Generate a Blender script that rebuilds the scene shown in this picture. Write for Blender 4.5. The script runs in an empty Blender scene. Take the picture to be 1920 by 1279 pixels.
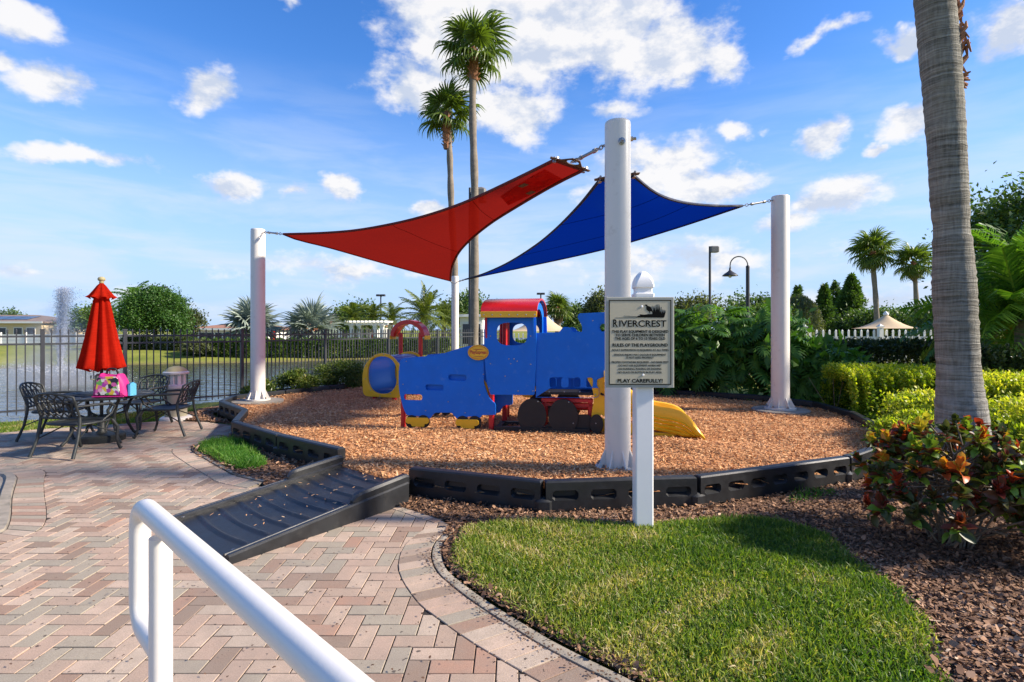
import bpy, bmesh, math, random
import numpy as np
from mathutils import Vector, Matrix
R = math.radians
rng = np.random.default_rng(7)
random.seed(7)
scene = bpy.context.scene
COL = scene.collection

# ------------------------------------------------------------------ camera
F = 1040.0                    # focal length in pixels of the 1920 wide photograph
CX, HZ, EYE = 960.0, 618.0, 1.5
cam_d = bpy.data.cameras.new('camera')
cam = bpy.data.objects.new('camera', cam_d); COL.objects.link(cam)
cam.location = (0, 0, EYE); cam.rotation_euler = (R(90), 0, 0)
cam_d.sensor_width = 36; cam_d.lens = F/1920*36
cam_d.shift_y = -(639.5-HZ)/1920
cam_d.clip_start = 0.05; cam_d.clip_end = 2000
scene.camera = cam

# ------------------------------------------------------------------ light
SUN_AZ, SUN_EL = 96, 31       # azimuth clockwise from +Y
sd = Vector((math.sin(R(SUN_AZ))*math.cos(R(SUN_EL)), math.cos(R(SUN_AZ))*math.cos(R(SUN_EL)), math.sin(R(SUN_EL))))
sun_d = bpy.data.lights.new('sun', 'SUN'); sun = bpy.data.objects.new('sun', sun_d); COL.objects.link(sun)
sun.rotation_euler = (-sd).to_track_quat('-Z', 'Y').to_euler(); sun.location = (20, 10, 20)
sun_d.energy = 3.6; sun_d.angle = R(5.0); sun_d.color = (1.0, 0.89, 0.75)
scene.view_settings.view_transform = 'Standard'
scene.view_settings.look = 'None'
scene.view_settings.exposure = 1.38
scene.view_settings.gamma = 1
SKY_STRENGTH = 0.094

world = bpy.data.worlds.new('World'); scene.world = world; world.use_nodes = True

class NB:
    """tiny node-graph helper"""
    def __init__(s, tree): s.t = tree; s.n = tree.nodes; s.l = tree.links
    def node(s, typ, **kw):
        n = s.n.new(typ)
        for k, v in kw.items(): setattr(n, k, v)
        return n
    def put(s, inp, v):
        if hasattr(v, 'is_linked') or isinstance(v, bpy.types.NodeSocket): s.l.new(v, inp)
        else: inp.default_value = v
    def math(s, op, a, b=None, c=None, clamp=False):
        n = s.node('ShaderNodeMath', operation=op, use_clamp=clamp); s.put(n.inputs[0], a)
        if b is not None: s.put(n.inputs[1], b)
        if c is not None: s.put(n.inputs[2], c)
        return n.outputs[0]
    def vmath(s, op, a, b=None):
        n = s.node('ShaderNodeVectorMath', operation=op); s.put(n.inputs[0], a)
        if b is not None: s.put(n.inputs[1], b)
        return n.outputs['Value'] if op in ('LENGTH', 'DOT_PRODUCT', 'DISTANCE') else n.outputs[0]
    def noise(s, vec, scale, detail=4, rough=0.55, dist=0.0):
        n = s.node('ShaderNodeTexNoise'); s.put(n.inputs['Vector'], vec)
        n.inputs['Scale'].default_value = scale; n.inputs['Detail'].default_value = detail
        n.inputs['Roughness'].default_value = rough; n.inputs['Distortion'].default_value = dist
        return n
    def rng(s, v, a, b, c=0.0, d=1.0, smooth=False):
        n = s.node('ShaderNodeMapRange'); n.clamp = True
        if smooth: n.interpolation_type = 'SMOOTHSTEP'
        s.put(n.inputs[0], v)
        for i, x in enumerate((a, b, c, d)): n.inputs[i+1].default_value = x
        return n.outputs[0]
    def mix(s, f, a, b, mode='MIX'):
        n = s.node('ShaderNodeMix', data_type='RGBA', blend_type=mode)
        s.put(n.inputs[0], f); s.put(n.inputs[6], a); s.put(n.inputs[7], b)
        return n.outputs[2]
    def ramp(s, f, stops, const=False):
        n = s.node('ShaderNodeValToRGB'); cr = n.color_ramp
        if const: cr.interpolation = 'CONSTANT'
        while len(cr.elements) > 1: cr.elements.remove(cr.elements[-1])
        cr.elements[0].position = stops[0][0]; cr.elements[0].color = (*stops[0][1], 1)
        for p, c in stops[1:]:
            e = cr.elements.new(p); e.color = (*c, 1)
        s.put(n.inputs[0], f); return n.outputs[0]

def build_world():
    b = NB(world.node_tree); b.n.clear()
    out = b.node('ShaderNodeOutputWorld'); bg = b.node('ShaderNodeBackground')
    sky = b.node('ShaderNodeTexSky', sky_type='NISHITA'); sky.sun_disc = False
    sky.sun_elevation = R(SUN_EL); sky.sun_rotation = R(SUN_AZ)
    sky.air_density = 1.0; sky.dust_density = 0.25; sky.ozone_density = 2.2
    hs = b.node('ShaderNodeHueSaturation'); hs.inputs['Hue'].default_value = 0.513; hs.inputs['Saturation'].default_value = 1.34; hs.inputs['Value'].default_value = 1.0
    b.put(hs.inputs['Color'], sky.outputs[0])
    d = b.vmath('NORMALIZE', b.node('ShaderNodeTexCoord').outputs['Generated'])
    w = b.noise(d, 7.0, 5, 0.6).outputs['Color']
    dw = b.vmath('ADD', d, b.vmath('MULTIPLY', b.vmath('SUBTRACT', w, (0.5, 0.5, 0.5)), (0.10, 0.10, 0.09)))
    blobs = []
    for (px, py, rx, ry, s) in CLOUDS:
        u, v = (px-CX)/F, (HZ-py)/F
        nn = math.sqrt(1+u*u+v*v)
        blobs.append(((u/nn, 1/nn, v/nn), rx/F/nn*1.05, ry/F/nn*1.05, s))
    rr = random.Random(5)
    for k in range(16):                                  # clouds over the rest of the dome
        a = R(55+rr.random()*250); e = R(8+rr.random()*50)
        blobs.append(((math.sin(a)*math.cos(e), math.cos(a)*math.cos(e), math.sin(e)), 0.10+0.12*rr.random(), 0.05+0.05*rr.random(), 1.0))
    acc = None
    for (c, rx, ry, s) in blobs:
        q = b.vmath('MULTIPLY', b.vmath('SUBTRACT', dw, c), (1/rx, 1/rx, 1/ry))
        m = b.math('MULTIPLY_ADD', b.vmath('LENGTH', q), -s, s)
        acc = m if acc is None else b.math('MAXIMUM', acc, m)
    acc = b.math('MAXIMUM', acc, -0.6)
    st = b.vmath('MULTIPLY', d, (1, 1, 1.7))
    n1 = b.noise(st, 13.0, 9, 0.60).outputs[0]
    f = b.math('ADD', b.math('MULTIPLY', acc, 0.82), b.math('MULTIPLY', b.math('SUBTRACT', n1, 0.5), 1.5))
    dens = b.rng(f, 0.02, 0.50, smooth=True)
    # shading of the cloud: thin edges bright, denser undersides slightly grey
    n2 = b.noise(b.vmath('ADD', st, tuple(0.03*x for x in (sd.x, sd.y, sd.z+0.6))), 13.0, 6, 0.6).outputs[0]
    big = b.noise(st, 5.0, 3, 0.5).outputs[0]
    lit = b.rng(b.math('ADD', b.math('SUBTRACT', n1, n2), b.math('MULTIPLY', b.math('SUBTRACT', big, 0.5), 0.35)), -0.11, 0.08)
    ccol = b.mix(lit, (2.55, 2.85, 3.45, 1), (4.05, 4.0, 4.0, 1))
    # thin milky veil near the horizon
    z = b.node('ShaderNodeSeparateXYZ'); b.put(z.inputs[0], d); z = z.outputs[2]
    veil_n = b.noise(b.vmath('MULTIPLY', d, (1, 1, 5.0)), 4.5, 6, 0.55, 0.4).outputs[0]
    veil = b.math('MULTIPLY', b.rng(veil_n, 0.40, 0.70, smooth=True), b.rng(z, 0.42, 0.06, 0, 0.74))
    low = b.rng(z, 0.44, 0.0, 0.0, 0.95, smooth=True)
    base = b.mix(low, hs.outputs[0], (1.95, 2.8, 4.4, 1))
    c1 = b.mix(veil, base, (3.15, 3.5, 4.1, 1))
    c2 = b.mix(b.math('MULTIPLY', dens, 0.96), c1, ccol)
    b.put(bg.inputs[0], c2); bg.inputs[1].default_value = SKY_STRENGTH
    b.l.new(bg.outputs[0], out.inputs[0])

CLOUDS = [(25,20,85,45,1),(85,150,75,48,1),(15,115,50,32,1),(382,150,62,58,1),(540,10,26,22,.8),(165,298,130,24,.9),
 (445,342,60,32,1),(628,350,46,30,1),(548,355,34,20,.8),(820,30,130,95,1.1),(960,30,180,100,1.3),(1120,40,180,105,1.3),(1250,85,130,90,1.2),
 (1000,100,190,80,1.2),(880,110,150,80,1.1),(770,150,120,55,1.0),(960,215,120,48,.9),(1345,130,50,50,1),(1320,345,120,48,1),(1250,310,120,55,1),
 (1180,350,110,60,.9),(1570,370,95,52,1.1),(1480,420,80,30,.8),(1545,258,55,42,1.1),(1380,245,38,24,1),(1700,245,55,42,1.1),
 (1655,290,24,14,.9),(1890,55,75,70,1.1),(1700,80,45,28,1),(1570,66,60,16,.7),(1530,75,70,18,.6),(30,485,70,26,.6),(815,388,45,20,.9),(1150,205,55,20,.6),
 (1290,490,260,38,.55),(640,500,210,30,.5),(250,560,240,26,.4),(1640,560,200,30,.5),(1440,235,20,9,.6),(1265,150,30,18,.7)]
build_world()

# ------------------------------------------------------------------ helpers
def at(px, py, Y):
    return Vector(((px-CX)/F*Y, Y, EYE-(py-HZ)/F*Y))
def gp(px, py, z=0.0):
    Y = (EYE-z)*F/(py-HZ)
    return Vector(((px-CX)/F*Y, Y, z))

def tag(o, label=None, cat=None, group=None, kind=None):
    if label: o['label'] = label
    if cat: o['category'] = cat
    if group: o['group'] = group
    if kind: o['kind'] = kind
    return o
def link(o, parent=None):
    COL.objects.link(o)
    if parent is not None: o.parent = parent
    return o
def empty(name, loc=(0,0,0), rz=0.0, label=None, cat=None, group=None):
    o = bpy.data.objects.new(name, None); o.location = loc; o.rotation_euler = (0,0,rz); o.empty_display_size = .1
    link(o); return tag(o, label, cat, group)
def mesh_obj(name, me, mat=None, parent=None, smooth=None):
    if mat is not None and not me.materials: me.materials.append(mat)
    if smooth: me.shade_smooth(); me.set_sharp_from_angle(angle=R(smooth))
    return link(bpy.data.objects.new(name, me), parent)
def inst(name, me, parent=None, M=None):
    o = bpy.data.objects.new(name, me)
    if M is not None: o.matrix_local = M
    return link(o, parent)
def copy_tree(o, parent=None):
    c = o.copy(); COL.objects.link(c)
    if parent is not None: c.parent = parent
    for ch in [x for x in o.children]: copy_tree(ch, c)
    return c
def set_off(o, dx, dy, dz=0, rz=0):
    o.location = (o.location[0]+dx, o.location[1]+dy, o.location[2]+dz); o.rotation_euler.z += rz

class MB:
    """collects faces, then becomes ONE mesh"""
    def __init__(s): s.v = []; s.f = []
    def add(s, vs, fs):
        k = len(s.v); s.v += [tuple(v) for v in vs]; s.f += [tuple(i+k for i in f) for f in fs]; return s
    def box(s, c, d, rz=0.0, M=None, taper=1.0):
        x, y, z = (q/2 for q in d)
        vs = [Vector((sx*x*(taper if sz > 0 else 1), sy*y*(taper if sz > 0 else 1), sz*z)) for sz in (-1,1) for sy in (-1,1) for sx in (-1,1)]
        m = Matrix.Translation(Vector(c)) @ (M if M is not None else Matrix.Rotation(rz, 4, 'Z'))
        return s.add([m @ v for v in vs], [(0,2,3,1),(4,5,7,6),(0,1,5,4),(1,3,7,5),(3,2,6,7),(2,0,4,6)])
    def cbox(s, c, d, ch=0.01, rz=0.0):
        """box with chamfered vertical and top edges"""
        x, y, z = (q/2 for q in d); ch = min(ch, x*.9, y*.9, z*.9)
        def ring(ix, iy, zz): return [(-ix+ch, -iy, zz),(ix-ch, -iy, zz),(ix, -iy+ch, zz),(ix, iy-ch, zz),(ix-ch, iy, zz),(-ix+ch, iy, zz),(-ix, iy-ch, zz),(-ix, -iy+ch, zz)]
        vs = ring(x, y, -z)+ring(x, y, z-ch)+ring(x-ch, y-ch, z)
        fs = [tuple(range(7,-1,-1)), tuple(range(16,24))]
        for r in (0, 8):
            for i in range(8): fs.append((r+i, r+(i+1)%8, r+8+(i+1)%8, r+8+i))
        m = Matrix.Translation(Vector(c)) @ Matrix.Rotation(rz, 4, 'Z')
        return s.add([m @ Vector(v) for v in vs], fs)
    def tube(s, pts, r, n=10, caps=True, flat=None):
        pts = [Vector(p) for p in pts]; m = len(pts)
        rs = r if hasattr(r, '__len__') else [r]*m
        vs = []; prev = None
        for i, p in enumerate(pts):
            t = (pts[min(i+1, m-1)]-pts[max(i-1, 0)]).normalized()
            if prev is None:
                a = t.orthogonal().normalized() if abs(t.z) < .9 else Vector((1,0,0))
                a = (a - t*a.dot(t)).normalized()
            else: a = (prev - t*prev.dot(t)).normalized()
            prev = a; bb = t.cross(a)
            for k in range(n):
                q = 2*math.pi*k/n; vs.append(p+a*(math.cos(q)*rs[i])+bb*(math.sin(q)*rs[i]))
        fs = [(i*n+k, i*n+(k+1)%n, (i+1)*n+(k+1)%n, (i+1)*n+k) for i in range(m-1) for k in range(n)]
        if caps: fs += [tuple(range(n-1,-1,-1)), tuple(range((m-1)*n, m*n))]
        return s.add(vs, fs)
    def lathe(s, prof, c=(0,0,0), n=24, sx=1, sy=1, caps=True):
        vs = [(c[0]+r*sx*math.cos(2*math.pi*k/n), c[1]+r*sy*math.sin(2*math.pi*k/n), c[2]+z) for (r, z) in prof for k in range(n)]
        m = len(prof)
        fs = [(i*n+k, i*n+(k+1)%n, (i+1)*n+(k+1)%n, (i+1)*n+k) for i in range(m-1) for k in range(n)]
        if caps: fs += [tuple(range(n-1,-1,-1)), tuple(range((m-1)*n, m*n))]
        return s.add(vs, fs)
    def grid(s, P):
        """P: rows of points"""
        nr, nc = len(P), len(P[0])
        return s.add([p for r in P for p in r], [(i*nc+j, i*nc+j+1, (i+1)*nc+j+1, (i+1)*nc+j) for i in range(nr-1) for j in range(nc-1)])
    def prism(s, poly, z0, z1):
        n = len(poly)
        s.add([(p[0], p[1], z0) for p in poly]+[(p[0], p[1], z1) for p in poly],
              [tuple(range(n-1,-1,-1)), tuple(range(n, 2*n))]+[(i, (i+1)%n, n+(i+1)%n, n+i) for i in range(n)])
        return s
    def mesh(s, name='m'):
        me = bpy.data.meshes.new(name); me.from_pydata(s.v, [], s.f); me.update(); return me
    def build(s, name, mat, parent=None, smooth=40):
        return mesh_obj(name, s.mesh(name), mat, parent, smooth)

def np_mesh(name, V, Fq, attrs=None, mat=None):
    me = bpy.data.meshes.new(name); V = np.asarray(V, dtype=np.float32); Fq = np.asarray(Fq, dtype=np.int32)
    m, k = Fq.shape
    me.vertices.add(len(V)); me.vertices.foreach_set('co', V.ravel())
    me.loops.add(m*k); me.polygons.add(m)
    me.polygons.foreach_set('loop_start', np.arange(0, m*k, k, dtype=np.int32))
    me.loops.foreach_set('vertex_index', Fq.ravel())
    me.update(calc_edges=True)
    for key, val in (attrs or {}).items():
        a = me.attributes.new(key, 'FLOAT', 'FACE'); a.data.foreach_set('value', np.asarray(val, dtype=np.float32))
    if mat: me.materials.append(mat)
    return me
def unit(a): return a/np.maximum(np.linalg.norm(a, axis=-1, keepdims=True), 1e-9)
def rand_unit(n): return unit(rng.normal(size=(n,3)))
def strips(P, D, U, L, w0, w1, w2, lift=0.0, droop=0.0):
    """one bent two-quad strip per row: blades, chips, leaflets. returns V, F"""
    P = np.asarray(P, float); n = len(P); D = unit(np.asarray(D, float)); U = np.asarray(U, float)
    L = np.broadcast_to(np.asarray(L, float), (n,))[:,None]
    S = unit(np.cross(D, U)); N = unit(np.cross(S, D))
    w = [np.broadcast_to(np.asarray(q, float), (n,))[:,None] for q in (w0, w1, w2)]
    lift = np.broadcast_to(np.asarray(lift, float), (n,))[:,None]; droop = np.broadcast_to(np.asarray(droop, float), (n,))[:,None]
    p1 = P+D*L*.5+N*lift*L; p2 = P+D*L*(1-.35*np.abs(droop))-np.array([0,0,1.])*droop*L
    V = np.stack([P-S*w[0]/2, P+S*w[0]/2, p1-S*w[1]/2, p1+S*w[1]/2, p2-S*w[2]/2, p2+S*w[2]/2], 1).reshape(-1,3)
    b = (np.arange(n)*6)[:,None]
    Fq = np.concatenate([b+np.array([[0,1,3,2]]), b+np.array([[2,3,5,4]])], 1).reshape(-1,4)
    return V, Fq
def leaves(P, D, U, L, W, fold=0.15):
    """pointed leaf: one folded quad per row"""
    P = np.asarray(P, float); n = len(P); D = unit(np.asarray(D, float)); U = np.asarray(U, float)
    L = np.broadcast_to(np.asarray(L, float), (n,))[:,None]; W = np.broadcast_to(np.asarray(W, float), (n,))[:,None]
    S = unit(np.cross(D, U)); N = unit(np.cross(S, D))
    V = np.stack([P, P+D*L*.45-S*W/2+N*fold*W, P+D*L, P+D*L*.45+S*W/2+N*fold*W], 1).reshape(-1,3)
    return V, np.arange(n*4).reshape(-1,4)
def join_parts(parts):
    Vs, Fs, k = [], [], 0
    for V, Fq in parts:
        Vs.append(V); Fs.append(Fq+k); k += len(V)
    return np.concatenate(Vs), np.concatenate(Fs)

def in_poly(P, poly):
    P = np.asarray(P); x, y = P[:,0], P[:,1]; r = np.zeros(len(P), bool); n = len(poly)
    for i in range(n):
        x0, y0 = poly[i][:2]; x1, y1 = poly[(i+1)%n][:2]
        if y0 == y1: continue
        c = ((y0 > y) != (y1 > y)) & (x < (x1-x0)*(y-y0)/(y1-y0)+x0); r ^= c
    return r
def poly_dist(P, poly):
    P = np.asarray(P, float)[:,:2]; d = np.full(len(P), 1e9); n = len(poly)
    for i in range(n):
        a = np.array(poly[i][:2], float); b = np.array(poly[(i+1)%n][:2], float); ab = b-a
        t = np.clip(((P-a)@ab)/max(ab@ab, 1e-9), 0, 1)
        d = np.minimum(d, np.linalg.norm(P-(a+t[:,None]*ab), axis=1))
    return np.where(in_poly(P, poly), -d, d)
def crom(pts, per=8, closed=False):
    pts = [Vector(p) for p in pts]; n = len(pts); out = []
    rngi = range(n if closed else n-1)
    for i in rngi:
        g = (lambda k: pts[k % n]) if closed else (lambda k: pts[min(max(k, 0), n-1)])
        p0, p1, p2, p3 = g(i-1), g(i), g(i+1), g(i+2)
        for k in range(per):
            t = k/per
            out.append(0.5*((2*p1)+(p2-p0)*t+(2*p0-5*p1+4*p2-p3)*t*t+(3*p1-p0-3*p2+p3)*t*t*t))
    if not closed: out.append(pts[-1])
    return out
def resample(pts, n):
    pts = [Vector(p) for p in pts]; L = [0]
    for a, b in zip(pts, pts[1:]): L.append(L[-1]+(b-a).length)
    out = []; j = 0
    for k in range(n):
        t = L[-1]*k/(n-1)
        while j < len(L)-2 and L[j+1] < t: j += 1
        out.append(pts[j].lerp(pts[j+1], (t-L[j])/max(L[j+1]-L[j], 1e-9)))
    return out
def path_len(pts): return sum((Vector(b)-Vector(a)).length for a, b in zip(pts, pts[1:]))
def round_poly(pts, r, n=5):
    """pts: (x, y) or (x, y, radius)"""
    out = []; m = len(pts)
    for i in range(m):
        p = Vector(pts[i][:2]); a = Vector(pts[i-1][:2]); b = Vector(pts[(i+1)%m][:2]); rr = pts[i][2] if len(pts[i]) > 2 else r
        da, db = (a-p), (b-p); t = min(rr, da.length*.48, db.length*.48)
        if t < 1e-5: out.append(p); continue
        q0 = p+da.normalized()*t; q1 = p+db.normalized()*t
        for k in range(n+1):
            s = k/n; out.append(q0*(1-s)**2+p*2*s*(1-s)+q1*s*s)
    return out
def ellipse(cx, cy, rx, ry, n=28, a0=0): return [Vector((cx+rx*math.cos(2*math.pi*k/n+a0), cy+ry*math.sin(2*math.pi*k/n+a0))) for k in range(n)]
def superell(cx, cy, rx, ry, p=3.0, n=32):
    o = []
    for k in range(n):
        a = 2*math.pi*k/n; c, s = math.cos(a), math.sin(a)
        o.append(Vector((cx+rx*math.copysign(abs(c)**(2/p), c), cy+ry*math.copysign(abs(s)**(2/p), s))))
    return o
def curve_mesh(cu, name):
    o = bpy.data.objects.new('tmp', cu); COL.objects.link(o)
    dg = bpy.context.evaluated_depsgraph_get(); dg.update()
    me = bpy.data.meshes.new_from_object(o.evaluated_get(dg)); me.name = name
    bpy.data.objects.remove(o); bpy.data.curves.remove(cu)
    return me
STAND = Matrix.Rotation(R(90), 4, 'X')        # (x, y) drawing plane -> standing (x, z)
def plate_mesh(name, outline, holes=(), thick=0.02, bevel=0.003, stand=True):
    cu = bpy.data.curves.new(name, 'CURVE'); cu.dimensions = '2D'; cu.fill_mode = 'BOTH'
    for loop in [outline]+list(holes):
        sp = cu.splines.new('POLY'); sp.points.add(len(loop)-1); sp.use_cyclic_u = True
        for p, q in zip(sp.points, loop): p.co = (q[0], q[1], 0, 1)
    cu.extrude = max(thick/2-bevel, 0.0005); cu.bevel_depth = bevel; cu.bevel_resolution = 1; cu.offset = -bevel
    me = curve_mesh(cu, name)
    if stand: me.transform(STAND)
    return me
def plate(name, outline, holes, thick, mat, parent, loc=(0,0,0), bevel=0.003):
    me = plate_mesh(name, outline, holes, thick, bevel); o = mesh_obj(name, me, mat, parent, 40); o.location = loc; return o
def text_mesh(txt, size, name='lettering', align='CENTER', ext=0.0006, bold=0.0, spacing=1.0):
    cu = bpy.data.curves.new(name, 'FONT'); cu.body = txt; cu.size = size; cu.align_x = align; cu.extrude = ext; cu.offset = bold; cu.space_character = spacing; cu.resolution_u = 3
    me = curve_mesh(cu, name); me.transform(STAND); return me
def flat_poly(name, poly, z, mat, parent=None):
    """filled flat sheet from a 2D outline"""
    cu = bpy.data.curves.new(name, 'CURVE'); cu.dimensions = '2D'; cu.fill_mode = 'FRONT'
    sp = cu.splines.new('POLY'); sp.points.add(len(poly)-1); sp.use_cyclic_u = True
    for p, q in zip(sp.points, poly): p.co = (q[0], q[1], 0, 1)
    me = curve_mesh(cu, name)
    if len(me.polygons) and me.polygons[0].normal.z < 0: me.flip_normals()
    o = mesh_obj(name, me, mat, parent); o.location.z = z; return o

# ------------------------------------------------------------------ materials
def mat_new(name):
    m = bpy.data.materials.new(name); m.use_nodes = True; b = NB(m.node_tree)
    return m, b, b.n['Principled BSDF'], b.n['Material Output']
def tone(b):
    """a number per piece: from the mesh (joined pieces) plus from the object (single pieces)"""
    a = b.node('ShaderNodeAttribute', attribute_name='tone'); o = b.node('ShaderNodeAttribute', attribute_name='tone', attribute_type='OBJECT')
    return b.math('ADD', a.outputs['Fac'], o.outputs['Fac'])
def plain(name, col, rough=0.5, metal=0.0, var=0.08, scale=6.0, bump=0.0, bscale=60.0, dirt=None, coat=0.0, spec=0.5):
    m, b, p, o = mat_new(name)
    co = b.node('ShaderNodeTexCoord').outputs['Object']
    n = b.noise(co, scale, 5, 0.6).outputs[0]
    lo = tuple(c*(1-var) for c in col)+(1,); hi = tuple(min(c*(1+var), 1) for c in col)+(1,)
    c = b.mix(b.rng(n, .3, .7), lo, hi)
    if dirt:
        n3 = b.noise(co, dirt[1], 6, 0.7).outputs[0]
        c = b.mix(b.rng(n3, dirt[2], dirt[2]+.18, 0, dirt[3]), c, (*dirt[0], 1))
    b.put(p.inputs['Base Color'], c)
    p.inputs['Metallic'].default_value = metal; p.inputs['Specular IOR Level'].default_value = spec
    b.put(p.inputs['Roughness'], b.rng(n, .3, .7, rough*.85, min(rough*1.15, 1)))
    if coat: p.inputs['Coat Weight'].default_value = coat; p.inputs['Coat Roughness'].default_value = .15
    if bump:
        bp = b.node('ShaderNodeBump'); bp.inputs['Strength'].default_value = bump; bp.inputs['Distance'].default_value = 0.01
        b.put(bp.inputs['Height'], b.noise(co, bscale, 6, 0.65).outputs[0]); b.put(p.inputs['Normal'], bp.outputs[0])
    return m
def foliage(name, stops, rough=0.5, transl=0.35, spec=0.4, hue_noise=0.0, tmul=(1.5,1.6,0.5)):
    """leaf material: colour by the leaf's own tone, light passes through the blade"""
    m, b, p, o = mat_new(name)
    t = tone(b)
    c = b.ramp(t, stops)
    b.put(p.inputs['Base Color'], c); p.inputs['Roughness'].default_value = rough; p.inputs['Specular IOR Level'].default_value = spec
    tr = b.node('ShaderNodeBsdfTranslucent'); b.put(tr.inputs[0], b.mix(1.0, c, (*tmul, 1), 'MULTIPLY'))
    mx = b.node('ShaderNodeMixShader'); mx.inputs[0].default_value = transl
    b.l.new(p.outputs[0], mx.inputs[1]); b.l.new(tr.outputs[0], mx.inputs[2]); b.l.new(mx.outputs[0], o.inputs[0])
    return m
def granular(name, stops, scale, rough=0.9, bump=0.6, dist=0.02, stretch=(1,1,1)):
    m, b, p, o = mat_new(name)
    co = b.vmath('MULTIPLY', b.node('ShaderNodeTexCoord').outputs['Object'], stretch)
    v = b.node('ShaderNodeTexVoronoi'); b.put(v.inputs['Vector'], b.vmath('ADD', co, b.vmath('MULTIPLY', b.noise(co, scale*.4, 3).outputs['Color'], (.03,.03,.03)))); v.inputs['Scale'].default_value = scale
    sep = b.node('ShaderNodeSeparateColor'); b.put(sep.inputs[0], v.outputs['Color'])
    big = b.noise(co, 1.3, 4).outputs[0]
    c = b.ramp(b.math('ADD', b.math('MULTIPLY', sep.outputs[0], .75), b.math('MULTIPLY', b.math('SUBTRACT', big, .35), .5)), stops)
    b.put(p.inputs['Base Color'], c); p.inputs['Roughness'].default_value = rough; p.inputs['Specular IOR Level'].default_value = .2
    bp = b.node('ShaderNodeBump'); bp.inputs['Strength'].default_value = bump; bp.inputs['Distance'].default_value = dist
    b.put(bp.inputs['Height'], b.math('ADD', v.outputs['Distance'], b.noise(co, scale*1.5, 4).outputs[0])); b.put(p.inputs['Normal'], bp.outputs[0])
    return m

M = {}
M['white'] = plain('white_paint', (.66,.62,.56), .38, var=.03, scale=3, dirt=((.42,.37,.30), 7, .58, .55))
M['white_vinyl'] = plain('white_vinyl', (.80,.79,.77), .35, var=.02, scale=3, dirt=((.45,.42,.36), 9, .66, .5))
M['far_white'] = plain('far_white_paint', (.75,.74,.70), .6, var=.04)
M['rail_white'] = plain('rail_paint', (.70,.675,.63), .32, var=.02, scale=4, bump=.05, bscale=30, dirt=((.42,.39,.34), 22, .64, .6))
M['black_plastic'] = plain('black_plastic', (.014,.015,.017), .42, var=.25, scale=9, bump=.12, bscale=120, dirt=((.06,.055,.05), 7, .58, .5))
M['black_metal'] = plain('black_metal', (.018,.019,.022), .45, var=.2, scale=10, bump=.08, bscale=80)
M['iron'] = plain('cast_aluminium', (.022,.025,.024), .5, var=.25, scale=20, bump=.2, bscale=90)
M['dark_metal'] = plain('dark_pole_metal', (.03,.03,.032), .5)
M['steel'] = plain('steel', (.32,.32,.33), .35, metal=.9, var=.1)
M['rust'] = plain('rusted_plate', (.10,.055,.035), .75, var=.4, scale=30, bump=.2)
M['fence_metal'] = plain('fence_metal', (.035,.036,.042), .45, var=.15, scale=8)
M['concrete'] = plain('concrete', (.27,.235,.19), .9, var=.22, scale=9, bump=.5, bscale=45, dirt=((.14,.13,.10), 6, .5, .7))
M['play_blue'] = plain('blue_panel', (.003,.145,.62), .42, var=.07, scale=4, bump=.06, bscale=220, dirt=((.10,.24,.58), 11, .57, .45), spec=.28)
M['play_red'] = plain('red_metal', (.52,.012,.018), .33, var=.08, scale=5)
M['play_red_roof'] = plain('red_roof', (.52,.015,.02), .27, var=.06, scale=4, dirt=((.45,.12,.10), 8, .66, .3))
M['play_yellow'] = plain('yellow_plastic', (.84,.45,.010), .38, var=.06, scale=5, dirt=((.45,.27,.06), 8, .62, .4))
M['play_black'] = plain('black_panel', (.007,.007,.008), .6, var=.2, scale=12, bump=.06, bscale=200, dirt=((.022,.022,.022), 6, .6, .4))
def glow_plastic():
    m, b, p, o = mat_new('tunnel_plastic')
    p.inputs['Base Color'].default_value = (.03,.16,.52,1); p.inputs['Roughness'].default_value = .2
    tr = b.node('ShaderNodeBsdfTranslucent'); tr.inputs[0].default_value = (.10,.35,.9,1); mx = b.node('ShaderNodeMixShader'); mx.inputs[0].default_value = .5
    b.l.new(p.outputs[0], mx.inputs[1]); b.l.new(tr.outputs[0], mx.inputs[2]); b.l.new(mx.outputs[0], o.inputs[0]); return m
M['tunnel_blue'] = glow_plastic()
M['sign_face'] = plain('sign_face', (.47,.42,.295), .5, var=.04, scale=3, bump=.05, bscale=300)
M['sign_edge'] = plain('sign_edge', (.34,.34,.29), .5)
M['ink'] = plain('sign_ink', (.008,.008,.007), .8, spec=.05)
M['red_ink'] = plain('red_ink', (.45,.02,.02), .5)
M['terracotta'] = plain('roof_terracotta', (.32,.15,.085), .85, var=.2, scale=3, bump=.4, bscale=15)
M['brown_roof'] = plain('roof_brown', (.20,.145,.115), .85, var=.2, scale=3, bump=.4, bscale=15)
M['solar'] = plain('solar_panel', (.02,.025,.04), .2, var=.1)
M['stucco'] = plain('stucco', (.62,.48,.28), .9, var=.06, scale=4)
M['glass_dark'] = plain('window_glass', (.02,.025,.03), .08)
M['tan_canvas'] = plain('tan_canvas', (.58,.43,.25), .85, var=.06)
M['bollard_olive'] = plain('bollard_plaster', (.42,.39,.26), .9, var=.12, scale=8, bump=.3, dirt=((.30,.27,.16), 5, .5, .5))
M['cap_gold'] = plain('bollard_cap', (.40,.34,.17), .7, var=.15)
M['crank'] = plain('crank_grey', (.16,.17,.13), .6)
M['earth'] = plain('bare_earth', (.10,.075,.05), .95, var=.3, scale=7, bump=.6, bscale=40)

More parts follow.
